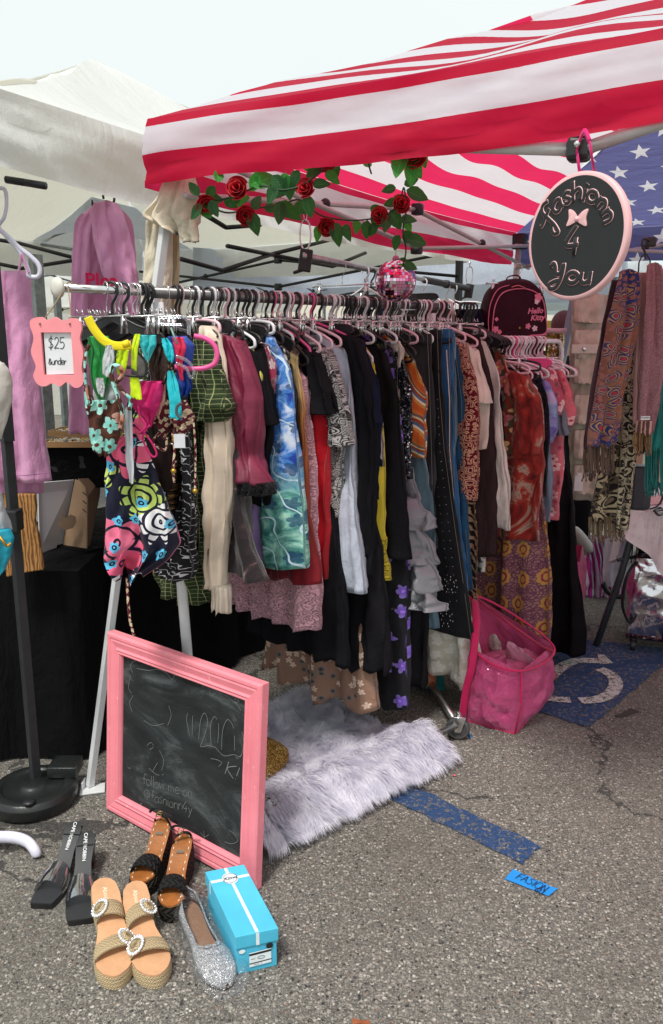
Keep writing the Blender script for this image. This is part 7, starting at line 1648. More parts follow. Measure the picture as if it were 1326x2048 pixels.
def bubble(txt, place, h, wdt, seed=3, out=.004):
    """outlined rounded letters: thick pink stroke with a thinner black stroke proud of it"""
    x = 0; G_ = {**GL, 'f': (.5, [[(.62, .95), (.4, 1.08), (.24, .85), (.2, .3), (.12, -.35), (-.15, -.75), (-.34, -.5), (-.1, -.2), (.1, -.15)], [(-.22, .62), (-.1, .5), (.25, .52), (.5, .58)]])}
    tot = sum(G_[c][0] for c in txt)*1.12
    for ch in txt:
        wd, st = G_[ch]
        for pl in st:
            q = crom([(a, b, 0) for a, b in pl], 6) if len(pl) > 2 else [V((pl[0][0], pl[0][1], 0)), V((pl[1][0], pl[1][1], 0))]
            P_ = [place((x+p.x)/tot, p.y*h, h) for p in q]
            A_ = [fs(a, b, .0102) for a, b in P_]; B_ = [fs(a, b, .0112) for a, b in P_]
            mbO.tube(A_, wdt+.0013, 10, flat=.22, up=fs.N); mbI.tube([p+fs.N*.0004 for p in B_], wdt, 10, flat=.22, up=fs.N)
        x += wd*1.12
def arc(u, y, h): th = radians(160-u*142); r = RS*.585+y; return r*cos(th), r*sin(th)-RS*.02
def line(cx, cy, w_): return lambda u, y, h: (cx+(u-.5)*w_, cy+y)
bubble('fashionn', arc, .041, .0040)
bubble('4', lambda u, y, h: (-.022+u*.044, -.038+y), .062, .0048)
bubble('You', lambda u, y, h: (-.056+u*.122, -.100+y+u*.006), .042, .0048)
build('letter_outline', mbO, m_rim, fc); build('letter_fill', mbI, m_sb, fc)
mb = MB()
for sg_ in (-1, 1):
    Q = [(0, .004), (sg_*.012, .016), (sg_*.026, .020), (sg_*.023, .002), (sg_*.027, -.014), (sg_*.012, -.010), (0, -.004)]
    Q = [(p.x+.002, p.y+.036) for p in crom([(a, b, 0) for a, b in Q], 4)]; Q = Q if sg_ > 0 else Q[::-1]; mb.prism(Q[::-1], fs, .009, .0125)
mb.sphere(fs(.002, .036, .012), .006, 10, 8)
build('bow', mb, m_rim, fc, bevel=.001)
mb = MB(); a_, b_ = fs(-.018, RS*.97, 0), fs(.02, RS*.97, 0)
k1, k2 = PY(1153, 300, 1.87), PY(1179, 282, 1.80)
o = None
for p, q in ((a_, k1), (b_, k2)):
    mm = MB(); mm.tube([p, q], .0075, 6, flat=.25, up=(1, 0, 0)); build('ribbon', mm, plain('hot_pink_ribbon', S(226, 20, 120), .5), t)
mm = MB(); mm.tube(crom([k1, k1.lerp(k2, .5)+UP*.028, k2], 5), .0075, 6, flat=.25, up=(1, 0, 0)); build('ribbon', mm, plain('hot_pink_ribbon', S(226, 20, 120), .5), t)

# ================================================================== disco ball
dc = PY(791, 562, 2.9); DR = 39*2.9*1.01/F*1.0
t = thing('disco_ball', 'pink mirrored disco ball hanging on a thin cord above the rail', 'disco ball', dc)
mb = MB(); mb.sphere(dc, DR*.975, 32, 20); build('core', mb, solid('pink_grout', S(150, 60, 100), .6), t)
rnd = random.Random(5); tiles = [solid('mirror_%s' % nm, c, .07, 1.0, amt=0) for nm, c in (('rose', S(238, 160, 196)), ('silver', S(236, 226, 236)), ('pink', S(226, 96, 156)), ('violet', S(190, 170, 220)))]
mb = MB(); rings = 22
for i in range(1, rings):
    th = pi*i/rings; m_ = max(5, int(2*pi*sin(th)/(pi/rings)*.95)); hs = pi/rings*.46*DR
    for j in range(m_):
        ph = 2*pi*j/m_; nv = V((sin(th)*cos(ph), sin(th)*sin(ph), cos(th))); nj = (nv+V((rnd.uniform(-.05, .05), rnd.uniform(-.05, .05), rnd.uniform(-.05, .05)))).normalized()
        ex_ = V((-sin(ph), cos(ph), 0)); ex_ = (ex_-nj*ex_.dot(nj)).normalized(); ey_ = nj.cross(ex_); c = dc+nv*DR; wx = pi*sin(th)*DR/m_*.92
        mb.m = rnd.choices((0, 1, 2, 3), (4, 4, 2, 1.2))[0]
        ids = [mb.add(c+ex_*a*wx+ey_*b*hs) for a, b in ((-1, -1), (1, -1), (1, 1), (-1, 1))]; mb.face(ids)
build('mirror_tiles', mb, tiles, t, False)
mb = MB(); mb.lathe([(.012, -.002), (.013, .004), (.008, .012), (.004, .014)], dc+UP*DR, 20); mb.tube([dc+UP*(DR+.012), V((dc.x, dc.y, 2.0))], .0011, 5); build('cap_and_cord', mb, solid('rose_metal', S(190, 120, 150), .3, .8), t)

# ================================================================== rose garland
t = thing('rose_garland', 'artificial red rose garland with green leaves wound along the canopy frame', 'garland', PY(600, 400, 2.5))
m_rose = solid('red_silk_rose', S(190, 14, 34), .5, sc_=60, amt=.18, trans=.15)
def mat_leaf(name, c, tr): 
    n = NT(name); x, y, _ = n.sep(n.uv); vein = n.math('ABSOLUTE', n.math('SINE', n.math('ADD', n.math('MULTIPLY', y, 22), n.math('MULTIPLY', n.math('ABSOLUTE', x), -16))))
    mid = n.lt(n.math('ABSOLUTE', x), .05); c2 = tuple(min(1, q*1.7+.01) for q in c[:3])+(1,)
    return n.done(n.mix(n.math('MAXIMUM', n.math('MULTIPLY', n.lt(vein, .18), .5), mid), vary(n, c, .2, 3), c2), .42, 0, vein, .4, .003, tr, spec=.5, tcol=S(90, 190, 60))
m_leaf = mat_leaf('silk_leaf', S(28, 78, 40), .25); m_leaf2 = mat_leaf('bright_silk_leaf', S(60, 150, 62), .5)
vine = [(398, 392, 2.55), (430, 400, 2.52), (470, 392, 2.45), (520, 372, 2.35), (560, 380, 2.3), (600, 372, 2.3), (640, 345, 2.28), (650, 328, 2.3), (700, 320, 2.25), (745, 310, 2.2), (800, 300, 2.15), (830, 305, 2.12), (850, 292, 2.1)]
vine2 = [(400, 400, 2.6), (450, 425, 2.65), (500, 418, 2.6), (560, 410, 2.7), (600, 400, 2.7), (640, 430, 2.8), (690, 440, 2.8), (740, 438, 2.8), (780, 425, 2.8), (800, 400, 2.8), (808, 375, 2.8), (812, 420, 2.8), (806, 460, 2.8), (812, 500, 2.82), (806, 532, 2.85)]
mb = MB(); mb.tube(crom([PY(*p) for p in vine], 6), .0028, 6); build('vine', mb, solid('vine_green', S(34, 60, 34), .6), t)
mb = MB(); mb.tube(crom([PY(*p) for p in vine2], 6), .0028, 6); mb.tube(crom([PY(740, 312, 2.2), PY(738, 330, 2.2), PY(743, 348, 2.2)], 4), .0022, 6); build('vine', mb, solid('vine_green', S(34, 60, 34), .6), t)
def rose(c, r, look, seed):
    rnd = random.Random(seed); Z = look.normalized(); X = Z.orthogonal().normalized(); Y = Z.cross(X); mb = MB()
    for k in range(13):
        lay = k/13; R_ = r*(.16+.84*lay**.9); an = k*2.4+rnd.uniform(-.2, .2); wd = 1.9-.5*lay; rows = []
        for i in range(7):
            v = i/6; row = []
            for j in range(9):
                a = an+(j/8-.5)*wd*1.3; edge = 1-abs(j/8-.5)**3*2.2*v
                rr = R_*(.35+.65*sin(v*pi*.62))+(.14*r*v**6); z = (-.75+1.35*v*edge)*r*(1-.55*lay)+.0*r - .12*r*v**8*lay
                row.append(c+X*rr*cos(a)+Y*rr*sin(a)+Z*(z-.12*r*lay+rnd.uniform(-.01, .01)*r))
            rows.append(row)
        mb.grid(rows)
    return mb
cal = m_leaf
for i, (x, y, yy, rr, lk) in enumerate([(411, 412, 2.52, 19, (.3, -1, -.4)), (474, 377, 2.4, 21, (-.1, -1, .15)), (490, 432, 2.6, 18, (.2, -1, -.3)), (610, 377, 2.3, 18, (-.2, -1, .2)), (652, 455, 2.8, 17, (.1, -1, -.5)), (650, 327, 2.32, 19, (.2, -.6, -.8)), (828, 311, 2.12, 24, (-.3, -1, .1)), (758, 431, 2.8, 16, (-.3, -1, .1)), (803, 409, 2.8, 17, (.1, -1, .2))]):
    c = PY(x, y, yy); r = rr*yy/F*1.08
    mb = rose(c, r, V(lk), i); o = build('rose', mb, m_rose, t); sdm = o.modifiers.new('t', 'SOLIDIFY'); sdm.thickness = .0012
    mb = MB(); Z = V(lk).normalized(); mb.lathe([(r*.1, -.9*r), (r*.35, -.75*r), (r*.5, -.55*r), (r*.3, -.5*r)], c, 12, Z); build('calyx', mb, cal, o)
def leaf(p, d, L, wd, nrm, seed, m):
    rnd = random.Random(seed); d = d.normalized(); s_ = d.cross(nrm).normalized(); n_ = s_.cross(d); rows = []; uvs = []
    cur = rnd.uniform(-.3, .5)
    for i in range(9):
        v = i/8; hw = wd*.5*(sin(pi*min(1, v**.75))**.8)*(1-.12*v)*(1+.05*(i % 2)); row = []; ur = []
        for j in range(5):
            x = (j-2)/2; row.append(p+d*(L*v)+s_*(hw*x)+n_*(-cur*L*v*v+abs(x)*hw*.45)); ur.append((x*.5, v))
        rows.append(row); uvs.append(ur)
    mb = MB(); mb.grid(rows, uvs); o = build('leaf', mb, m, t); return o
LV = [(435, 365, 2.4, 438, 345, 1), (398, 392, 2.5, 385, 375, 0), (430, 372, 2.5, 415, 392, 0), (421, 400, 2.5, 435, 430, 0), (405, 410, 2.5, 388, 436, 0), (500, 370, 2.35, 546, 352, 1), (520, 352, 2.35, 498, 380, 1), (545, 350, 2.3, 570, 385, 0), (552, 370, 2.3, 540, 404, 0), (570, 345, 2.3, 570, 380, 1), (575, 350, 2.3, 580, 395, 0), (598, 340, 2.3, 585, 372, 0), (625, 370, 2.3, 652, 368, 0), (610, 390, 2.3, 620, 430, 0), (560, 402, 2.6, 556, 445, 0), (562, 402, 2.6, 590, 438, 0), (600, 400, 2.5, 598, 428, 0), (470, 400, 2.5, 492, 396, 1), (480, 385, 2.45, 460, 410, 0), (500, 425, 2.6, 515, 465, 0), (505, 420, 2.6, 520, 392, 0), (400, 410, 2.52, 420, 432, 1), (634, 452, 2.8, 636, 472, 1), (665, 445, 2.8, 680, 485, 0), (690, 448, 2.8, 697, 478, 0), (735, 440, 2.8, 733, 474, 0), (740, 436, 2.8, 772, 448, 0), (758, 410, 2.8, 742, 425, 0), (776, 428, 2.8, 768, 462, 0), (780, 420, 2.8, 800, 455, 0), (800, 440, 2.8, 830, 440, 0), (812, 380, 2.8, 845, 400, 0), (808, 370, 2.8, 830, 362, 0), (795, 400, 2.8, 775, 408, 0), (800, 470, 2.8, 788, 498, 0), (806, 462, 2.8, 824, 485, 0), (812, 478, 2.8, 848, 488, 0), (808, 528, 2.85, 790, 548, 1), (808, 528, 2.85, 830, 536, 0), (806, 300, 2.12, 795, 352, 1), (822, 325, 2.12, 822, 368, 1), (815, 318, 2.12, 840, 352, 1), (650, 345, 2.3, 672, 360, 1), (640, 330, 2.3, 622, 348, 0), (750, 445, 2.8, 742, 470, 0), (792, 375, 2.8, 776, 380, 0)]
rnd = random.Random(1)
for x, y, yy in [(lerp(a[0], b[0], u), lerp(a[1], b[1], u), lerp(a[2], b[2], u)) for vv in (vine, vine2) for a, b in zip(vv, vv[1:]) for u in (.45,)]:
    an = rnd.uniform(-.4, 3.5); r_ = rnd.uniform(22, 34)*2.5/yy; LV.append((x, y, yy+.07, x+r_*cos(an), y+r_*sin(an), rnd.random() < .15))
for i, (x, y, yy, x2, y2, b) in enumerate(LV):
    p, q = PY(x, y, yy), PY(x2, y2, yy+.01+rnd.uniform(-.02, .02)); L = max(.05, (q-p).length*1.15); leaf(p, q-p, L, L*.62, V((rnd.uniform(-.4, .4), -1, rnd.uniform(-.3, .4))), i, m_leaf2 if b else m_leaf)

# ================================================================== backpack
BY = 4.02; t = thing('backpack', "child's dark maroon backpack with pink piping and pink lettering hanging above the white rack", 'backpack', PY(1040, 640, BY))
m_bp = plain('maroon_nylon', S(62, 22, 38), .6, .3); m_pk = solid('pink_piping', S(222, 120, 150), .5); k_ = BY*1.0/F
O_ = PY(1036, 660, BY); fb_ = frame(O_, V((.985, .17, 0)), UP); bx = lambda x, y: ((x-1036)*k_, -(y-660)*k_)
def bp_out(shr=1.0):
    pts = [(980, 668), (975, 640), (978, 612), (988, 588), (1008, 573), (1036, 568), (1062, 572), (1082, 588), (1092, 612), (1096, 640), (1095, 668), (1092, 700), (1086, 736), (1036, 744), (990, 738), (982, 705)]
    return [bx(1036+(x-1036)*shr, 656+(y-656)*shr) for x, y in pts]
mb = MB(); rows = []
for (s_, d_) in ((.80, -.16), (.98, -.15), (1.06, -.11), (1.07, -.05), (1.0, -.005), (.94, .008), (.7, .014), (.3, .018), (.02, .02)):
    q = crom([(a, b, 0) for a, b in bp_out(s_)], 5, True); rows.append([fb_(p.x, p.y, d_+.003*noise1(p.x*20, p.y*20, s_)) for p in q])
mb.grid(rows[::-1], None, closed_u=True); build('body', mb, m_bp, t)
mb = MB(); q = crom([(*bx(*p), 0) for p in ((984, 668), (982, 640), (986, 612), (998, 592), (1020, 584), (1046, 583), (1068, 590), (1082, 604), (1088, 628), (1092, 664), (1060, 670), (1010, 671))], 6, True); mb.tube([fb_(p.x, p.y, .014) for p in q], .0028, 8, closed=True)
q = crom([(*bx(*p), 0) for p in ((976, 664), (974, 640), (978, 608), (994, 582), (1030, 574))], 6); mb.tube([fb_(p.x, p.y, .004) for p in q], .0022, 6); build('piping', mb, m_pk, t)
mb = MB(); q = crom([(*bx(*p), 0) for p in ((1016, 580), (1030, 577), (1044, 582))], 5); mb.tube([fb_(p.x, p.y, .02) for p in q], .005, 8, flat=.5); build('zip_pull', mb, solid('coral_puller', S(220, 120, 120), .5), t)
mb = MB(); q = crom([(*bx(*p), 0) for p in ((1014, 574), (1018, 560), (1036, 556), (1044, 562), (1046, 574))], 6); mb.tube([fb_(p.x, p.y, -.05) for p in q], .007, 8, flat=.5); build('handle', mb, plain('maroon_webbing', S(110, 40, 62), .6), t)
mb = MB(); fr = frame(fb_(*bx(1066, 628), .0205), (fb_.N.cross(UP)*-1), UP)
fr = frame(fb_(*bx(1066, 624), .0215), V((.985, .17, .06)), V((-.05, 0, 1))); add_text(mb, 'Hello', fr, .036, .0012, .25); fr = frame(fb_(*bx(1071, 637), .0215), V((.985, .17, .06)), V((-.05, 0, 1))); add_text(mb, 'Kitty', fr, .036, .0012, .25); build('lettering', mb, m_pk, t, False)
def pflower(mb, x, y, r, pet=5, z=.0205, ph=0):
    cx, cy = bx(x, y); r *= k_; Q = []
    for k in range(40):
        a = 2*pi*k/40; rr = r*(.62+.38*abs(cos(pet/2*(a+ph)))); Q.append((cx+rr*cos(a), cy+rr*sin(a)))
    ids = [mb.add(fb_(a, b, z)) for a, b in Q]; c = mb.add(fb_(cx, cy, z))
    for k in range(40): mb.face((c, ids[k], ids[(k+1) % 40]))
mb = MB(); pflower(mb, 1071, 599, 9); pflower(mb, 987, 659, 7, ph=.4); pflower(mb, 995, 664, 5); pflower(mb, 1053, 653, 6); 
for x, y in ((1000, 715), (1024, 722), (1050, 712), (1072, 724), (1036, 700), (1012, 732), (1062, 735), (1082, 706)): pflower(mb, x, y, 6, ph=x, z=.0195)
pflower(mb, 988, 640, 4, 4, ph=.2); build('flower_print', mb, m_pk, t, False)
mb = MB(); pflower(mb, 1067, 657, 6, ph=.7); pflower(mb, 1068, 607, 5, z=.0212); build('pale_flower_print', mb, solid('pale_pink_print', S(226, 196, 210), .6), t, False)
mb = MB(); mb.tube([fb_(*bx(983, 672), .012), fb_(*bx(1036, 675), .02), fb_(*bx(1094, 668), .012)], .004, 8); build('pocket_edge', mb, m_pk, t)
RB = Rack(PY(1036, 550, BY+.05), V((1, .17, 0)).normalized(), PY(1036, 536, BY+.05).z)
hanger(RB, 0, 'wire', 'clip', 'metal clip hanger gripping the handle of the maroon backpack', n=V((.985, .17, 0)), W=.2)

# ================================================================== scarves on a wire hanger
t = thing('scarf_hanger', 'black hook and wire multi hanger holding the scarves at the right edge', 'hanger', PY(1290, 500, 2.3)); YS = 2.3
mb = MB(); string(mb, [(1300, 482), (1288, 478), (1284, 490), (1290, 505), (1291, 518)], YS, .0032, 8); build('hook', mb, m_black_pl, t)
mb = MB(); string(mb, [(1276, 640), (1278, 525), (1300, 520), (1302, 640)], YS, .0022, 6, 3)
for y in (555, 590, 615, 640): string(mb, [(1255, y+4), (1285, y), (1320, y-3)], YS, .002, 6, 3)
build('wire_frame', mb, m_blackmet, t)
sp_ = thing('hook_block', 'small black plastic hook block under the blue starry valance', 'hook', PY(1301, 484, 2.32)); mb = MB(); mb.box(PY(1301, 484, 2.33), (.028, .02, .026)); build('block', mb, m_black_pl, sp_, False, bevel=.004)
def mat_pashmina():
    n = NT('blue_gold_paisley_weave'); x, y, _ = n.sep(n.uv); dv = n.vm('ADD', n.uv, n.vm('MULTIPLY', n.noise(14, None, 2, col=True), (.05, .05, 0)))
    m, c_, r_, d = n.flower(dv, 26, 3, .5, .4, .9); m5, c5, _, _ = n.flower(n.map(dv, loc=(.4, .7, 0)), 64, 5, .42, .5); r = n.math('SINE', n.math('MULTIPLY', d, 40)); base = n.ramp(n.noise(5, n.map(n.uv, (1, .35, 1)), 2), [(.36, S(46, 48, 96)), (.5, S(50, 58, 112)), (.56, S(142, 98, 72)), (.66, S(116, 54, 62))])
    c = n.mix(m5, base, S(150, 96, 86)); c = n.mix(m, c, n.mix(n.gt(r, .2), S(56, 56, 104), S(172, 130, 88))); c = n.mix(c_, c, S(176, 50, 60)); return n.cloth(c, .9, .4, .5)
m_pash = mat_pashmina(); m_vine = paisley('black_vine_on_stone', S(176, 162, 138), S(38, 32, 32), 22, S(60, 50, 46), 3, .62); m_vine2 = paisley('brown_stone_damask', S(36, 28, 26), S(170, 152, 124), 12, S(120, 104, 84), 4, .4)
m_mauve = paisley('mauve_jacquard', S(136, 90, 100), S(160, 116, 120), 44, S(160, 112, 118), 4, .3); m_tealf = plain('teal_tinsel_yarn', S(30, 122, 118), .6, .8)
def fringe(parent, px0, px1, py0, py1, Y, mat, n=26, seed=0, mats2=None):
    mb = MB(); rnd = random.Random(seed)
    for i in range(n):
        x = lerp(px0, px1, (i+.5)/n)+rnd.uniform(-1, 1); y1 = py1+rnd.uniform(-14, 10); w1 = rnd.uniform(-5, 5); yy = Y+rnd.uniform(-.012, .012)
        P_ = crom([PY(x, py0, yy), PY(x+w1*.3, lerp(py0, y1, .35), yy), PY(x+w1*.2+rnd.uniform(-2, 2), lerp(py0, y1, .7), yy), PY(x+w1, y1, yy)], 4); mb.tube(P_, .0017, 5); mb.sphere(P_[-2], .003, 5, 4)
    tag(build('fringe', mb, mat, parent), kind='stuff')
t = thing('scarf', 'blue scarf with orange and red paisley weave and brown fringe', 'scarf', PY(1210, 880, YS))
tcloth('panel', [(545, 1240, 1274, .02), (580, 1230, 1276), (640, 1216, 1280), (720, 1204, 1262), (800, 1190, 1244), (860, 1178, 1236), (892, 1174, 1228)], 2.26, m_pash, t, .1, T=.03, folds=3, amp=.012, lift=.01); fringe(t, 1176, 1228, 888, 946, 2.25, plain('brown_fringe', S(96, 72, 62)), 34, 1)
tcloth('rear_fold', [(560, 1226, 1244, .01), (640, 1206, 1226), (760, 1186, 1210), (880, 1168, 1190), (905, 1168, 1186)], 2.3, plain('dark_plum_weave', S(70, 44, 52)), t, .1, T=.02, folds=2, amp=.006, nseg=40); fringe(t, 1166, 1190, 900, 955, 2.29, plain('brown_fringe', S(96, 72, 62)), 16, 2)
t = thing('scarf', 'stone coloured scarf with black leafy vines hanging lowest at the right', 'scarf', PY(1260, 1050, 2.36))
tcloth('panel', [(600, 1262, 1288, .01), (640, 1258, 1288), (740, 1250, 1284), (860, 1244, 1276), (960, 1238, 1268), (1060, 1232, 1256)], 2.33, m_vine, t, .1, T=.02, folds=2, amp=.008); 
tcloth('wide_end', [(700, 1236, 1262, .02), (800, 1226, 1256), (900, 1204, 1250), (930, 1200, 1250), (1000, 1186, 1250), (1040, 1180, 1244)], 2.36, m_vine2, t, .1, T=.03, folds=2.5, amp=.012); fringe(t, 1178, 1246, 1034, 1078, 2.35, plain('bronze_fringe', S(110, 90, 66)), 44, 3)
t = thing('scarf', 'mauve jacquard scarf with a small white brand tag and striped fringed end', 'scarf', PY(1300, 860, 2.24))
tcloth('panel', [(532, 1296, 1322, .02), (560, 1290, 1330), (700, 1284, 1334), (800, 1280, 1320), (850, 1276, 1306), (868, 1274, 1303)], 2.25, m_mauve, t, .1, T=.025, folds=2.5, amp=.01, lift=.01); fringe(t, 1268, 1302, 864, 905, 2.24, plain('rust_fringe', S(132, 96, 60)), 26, 4)
tcloth('end_panel', [(842, 1275, 1304, .008), (868, 1273, 1302)], 2.235, bands('brown_mauve_stripe', [(0, S(110, 70, 60)), (.3, S(190, 150, 140)), (.6, S(90, 60, 60))], 24, 0, 'X'), t, .1, T=.012, folds=2, amp=.004, nrow=8)
fr = frame(PY(1291, 836, 2.2), (1, .1, 0), UP); mb = MB(); mb.prism([(-.013, -.005), (.013, -.005), (.013, .005), (-.013, .005)], fr, -.0005, .0005); lb = build('tag', mb, m_white_ink, t, False)
mb = MB(); add_text(mb, 'PASHMINA', frame(fr(0, .0005, .001), (1, .1, 0), UP), .0052, .0001); build('tag_print', mb, m_black_pl, lb, False)
tcloth('front_fold', [(545, 1276, 1296, .01), (620, 1272, 1294), (800, 1268, 1284), (850, 1266, 1282)], 2.27, plain('dusty_pink_weave', S(176, 132, 130)), t, .1, T=.014, folds=2, amp=.004, nseg=36)
t = thing('scarf', 'long stringy teal scarf behind the mauve one at the right edge', 'scarf', PY(1318, 900, 2.4))
tcloth('panel', [(560, 1316, 1345, .01), (700, 1310, 1350), (860, 1296, 1345), (900, 1290, 1340)], 2.4, m_tealf, t, .1, T=.02, folds=6, amp=.008); fringe(t, 1290, 1336, 895, 985, 2.39, m_tealf, 50, 6)

# ================================================================== table with speaker at the right
e1_, e2_ = V((.93, -.36, 0)), V((.36, .93, 0)); tc = PZ(1247, 1018, .745)
m_lacecl = floral('blush_lace_tablecloth', S(220, 210, 212), [S(208, 196, 200)], 22, 5, .4, dens=.3)
t = thing('side_table', 'folding table with grey legs under a blush lace cloth at the right edge', 'table', (tc.x, tc.y, 0)); c0 = V((tc.x, tc.y, 0))
mb = MB(); q = [c0, c0+e1_*1.2, c0+e1_*1.2+e2_*.7, c0+e2_*.7]; mb.prism([(p.x, p.y) for p in q], lambda a, b, w_: V((a, b, w_)), .715, .74); build('table_top', mb, m_greypole, t, False)
lt, lb2 = PY(1266, 1062, tc.y+.04), PZ(1192, 1292); 
mb = MB(); mb.tube([lt+UP*.05, lt, lt.lerp(lb2, .35)+V((.01, 0, 0)), lb2], .017, 12); build('leg', mb, solid('dark_grey_tube', S(70, 74, 78), .4, .4), t)
mb = MB(); mb.tube([PY(1288, 1070, tc.y+.45), PZ(1262, 1200)], .015, 12); build('leg', mb, solid('dark_grey_tube', S(70, 74, 78), .4, .4), t)
mb = MB(); mb.tube([PY(1236, 1120, tc.y+.02), PY(1300, 1108, tc.y+.2)], .009, 8); build('cross_brace', mb, m_blackmet, t)
tb = MB(); rows = []; per = [c0+e2_*(.7-.7*i/20) for i in range(21)]+[c0+e1_*(1.2*i/50) for i in range(1, 51)]; cc = c0+e1_*.6+e2_*.35; uvs = []
top = [[c0+e1_*(1.2*i/16)+e2_*(.7*j/12)+UP*(.744+.002*noise1(i, j, 1)) for j in range(13)] for i in range(17)]; tb.grid(top, [[(i*.075, j*.06) for j in range(13)] for i in range(17)])
for r in range(16):
    v = r/15; row = []; ur = []
    for k, p in enumerate(per):
        o_ = (p-cc).normalized(); drop_ = .10+.25*(abs(sin(k*.07+.9))**2)
        if k > 21: drop_ = lerp(.10, .42, min(1, (k-21)/14))
        row.append(p+o_*(.006+.03*v+.02*sin(k*.9)*v)+UP*(.744-drop_*v)); ur.append((k*.03, -v*drop_))
    rows.append(row); uvs.append(ur)
tb.grid(rows, uvs); tag(build('tablecloth', tb, m_lacecl), 'blush lace tablecloth draped over the right hand table', 'tablecloth')
sp0 = PZ(1282, 1020, .748); t = thing('speaker', 'tall dark grey portable speaker with a carry loop on the lace tablecloth', 'speaker', sp0)
hs_ = PY(1282, 936, sp0.y).z; m_spk = solid('dark_speaker_mesh', S(52, 56, 62), .7, bump=.4, sc_=60)
mb = MB(); cxn = 10; poly = [(.062*cos(k*pi/4+pi/8), .05*sin(k*pi/4+pi/8)) for k in range(8)]; frp = frame(V((sp0.x, sp0.y+.05, sp0.z)), (.97, -.25, 0), (.25, .97, 0)); mb.prism(poly, frp, 0, hs_-sp0.z); build('body', mb, m_spk, t, False, bevel=.008)
mb = MB(); mb.lathe([(.045, 0), (.05, .002), (.048, .005), (.02, .006)], (sp0.x, sp0.y+.05, hs_), 24); build('top_panel', mb, m_black_pl, t)
mb = MB(); mb.tube(crom([PY(1303, 958, sp0.y), PY(1318, 972, sp0.y), PY(1324, 995, sp0.y), PY(1315, 1012, sp0.y), PY(1300, 1018, sp0.y)], 6), .0045, 8); mb.tube(crom([PY(1303, 955, sp0.y), PY(1320, 968, sp0.y+.01), PY(1328, 990, sp0.y+.01), PY(1318, 1010, sp0.y)], 6), .004, 8); build('carry_loop', mb, m_black_pl, t)
t = thing('phone_cable', 'tangle of black cable on the lace tablecloth right of the speaker', 'cable', PZ(1320, 1024, .75)); mb = MB(); mb.tube(crom([PZ(1308, 1022, .756), PZ(1320, 1016, .765), PZ(1330, 1024, .756), PZ(1318, 1030, .756), PZ(1312, 1022, .77), PZ(1335, 1018, .756)], 6), .006, 8); build('cable', mb, m_black_pl, t)
t = thing('leaflet', 'glossy red and white leaflet lying behind the speaker on the right table', 'leaflet', PZ(1312, 1000, .75)); mb = MB(); q = [PZ(*p, .751) for p in ((1296, 1010), (1326, 1006), (1318, 990), (1298, 992))]; mb.grid([[q[0], q[1]], [q[3], q[2]]]); o = build('sheet', mb, solid('red_white_print', S(206, 120, 126), .4, sc_=40, amt=.5), t, False); sdm = o.modifiers.new('t', 'SOLIDIFY'); sdm.thickness = .002
# silver wheeled bag
g_ = PZ(1252, 1302); t = thing('wheeled_bag', 'shiny silver foil wheeled cooler bag with black strap under the right table', 'bag', g_)
n = NT('silver_foil'); m_foil = n.done((.72, .7, .74, 1), .12, 1.0, n.noise(3.2, n.ob, 3, .5, 1.0), .6, .05)
f1, f2 = V((.93, -.36, 0)), V((.36, .93, 0)); g_ = g_+UP*.075; mb = MB(); zt2 = PY(1262, 1112, g_.y).z-.075
cn_ = [g_, g_+f1*.5, g_+f1*.5+f2*.32, g_+f2*.32]; cc = sum(cn_, V((0, 0, 0)))/4
for i in range(4):
    a, b = cn_[i], cn_[(i+1) % 4]; o_ = ((a+b)/2-cc); o_.z = 0; wall(mb, a, b, b+UP*zt2+(cc-b)*.06*V((1, 1, 0)).x, a+UP*(zt2+.0)+(cc-a)*.06, o_.normalized(), i*2.7+3, .025)
mb.face([mb.add(p) for p in cn_]); build('body', mb, m_foil, t)
mb = MB(); rim_ = [p+UP*zt2+(cc-p)*.06 for p in cn_]; mb.tube([p for p in rim_], .011, 8, closed=True); m_st = sequin('pewter_sequin_trim', S(80, 60, 70), S(130, 100, 112), 90); build('sequin_trim', mb, m_st, t); mb = MB(); mb.tube([p+UP*.01 for p in cn_], .014, 8, closed=True); build('sequin_trim', mb, m_st, t)
mb = MB(); mb.tube([g_+f1*.17+f2*-.03+UP*.02, g_+f1*.17+f2*-.03+UP*(zt2*.4)], .009, 8); build('seam_strap', mb, m_black_pl, t)
mb = MB(); mb.tube(crom([rim_[0]+UP*-.03, rim_[0]+V((-.05, -.02, -.1)), rim_[0]+V((-.06, -.02, -.25)), rim_[0]+V((-.02, -.03, -.34)), rim_[0]+V((.01, -.03, -.3))], 6), .012, 8, flat=.35); build('shoulder_strap', mb, m_black_pl, t)
for a, b in ((.03, .02), (.47, .02), (.03, .3), (.47, .3)):
    c = g_+f1*a+f2*b; mb = MB(); mb.lathe([(.01, -.012), (.028, -.012), (.03, -.008), (.03, .008), (.028, .012), (.01, .012)], V((c.x, c.y, .031)), 20, f1); mb.box((c.x, c.y, .062), (.03, .03, .03)); build('wheel', mb, m_black_pl, t)
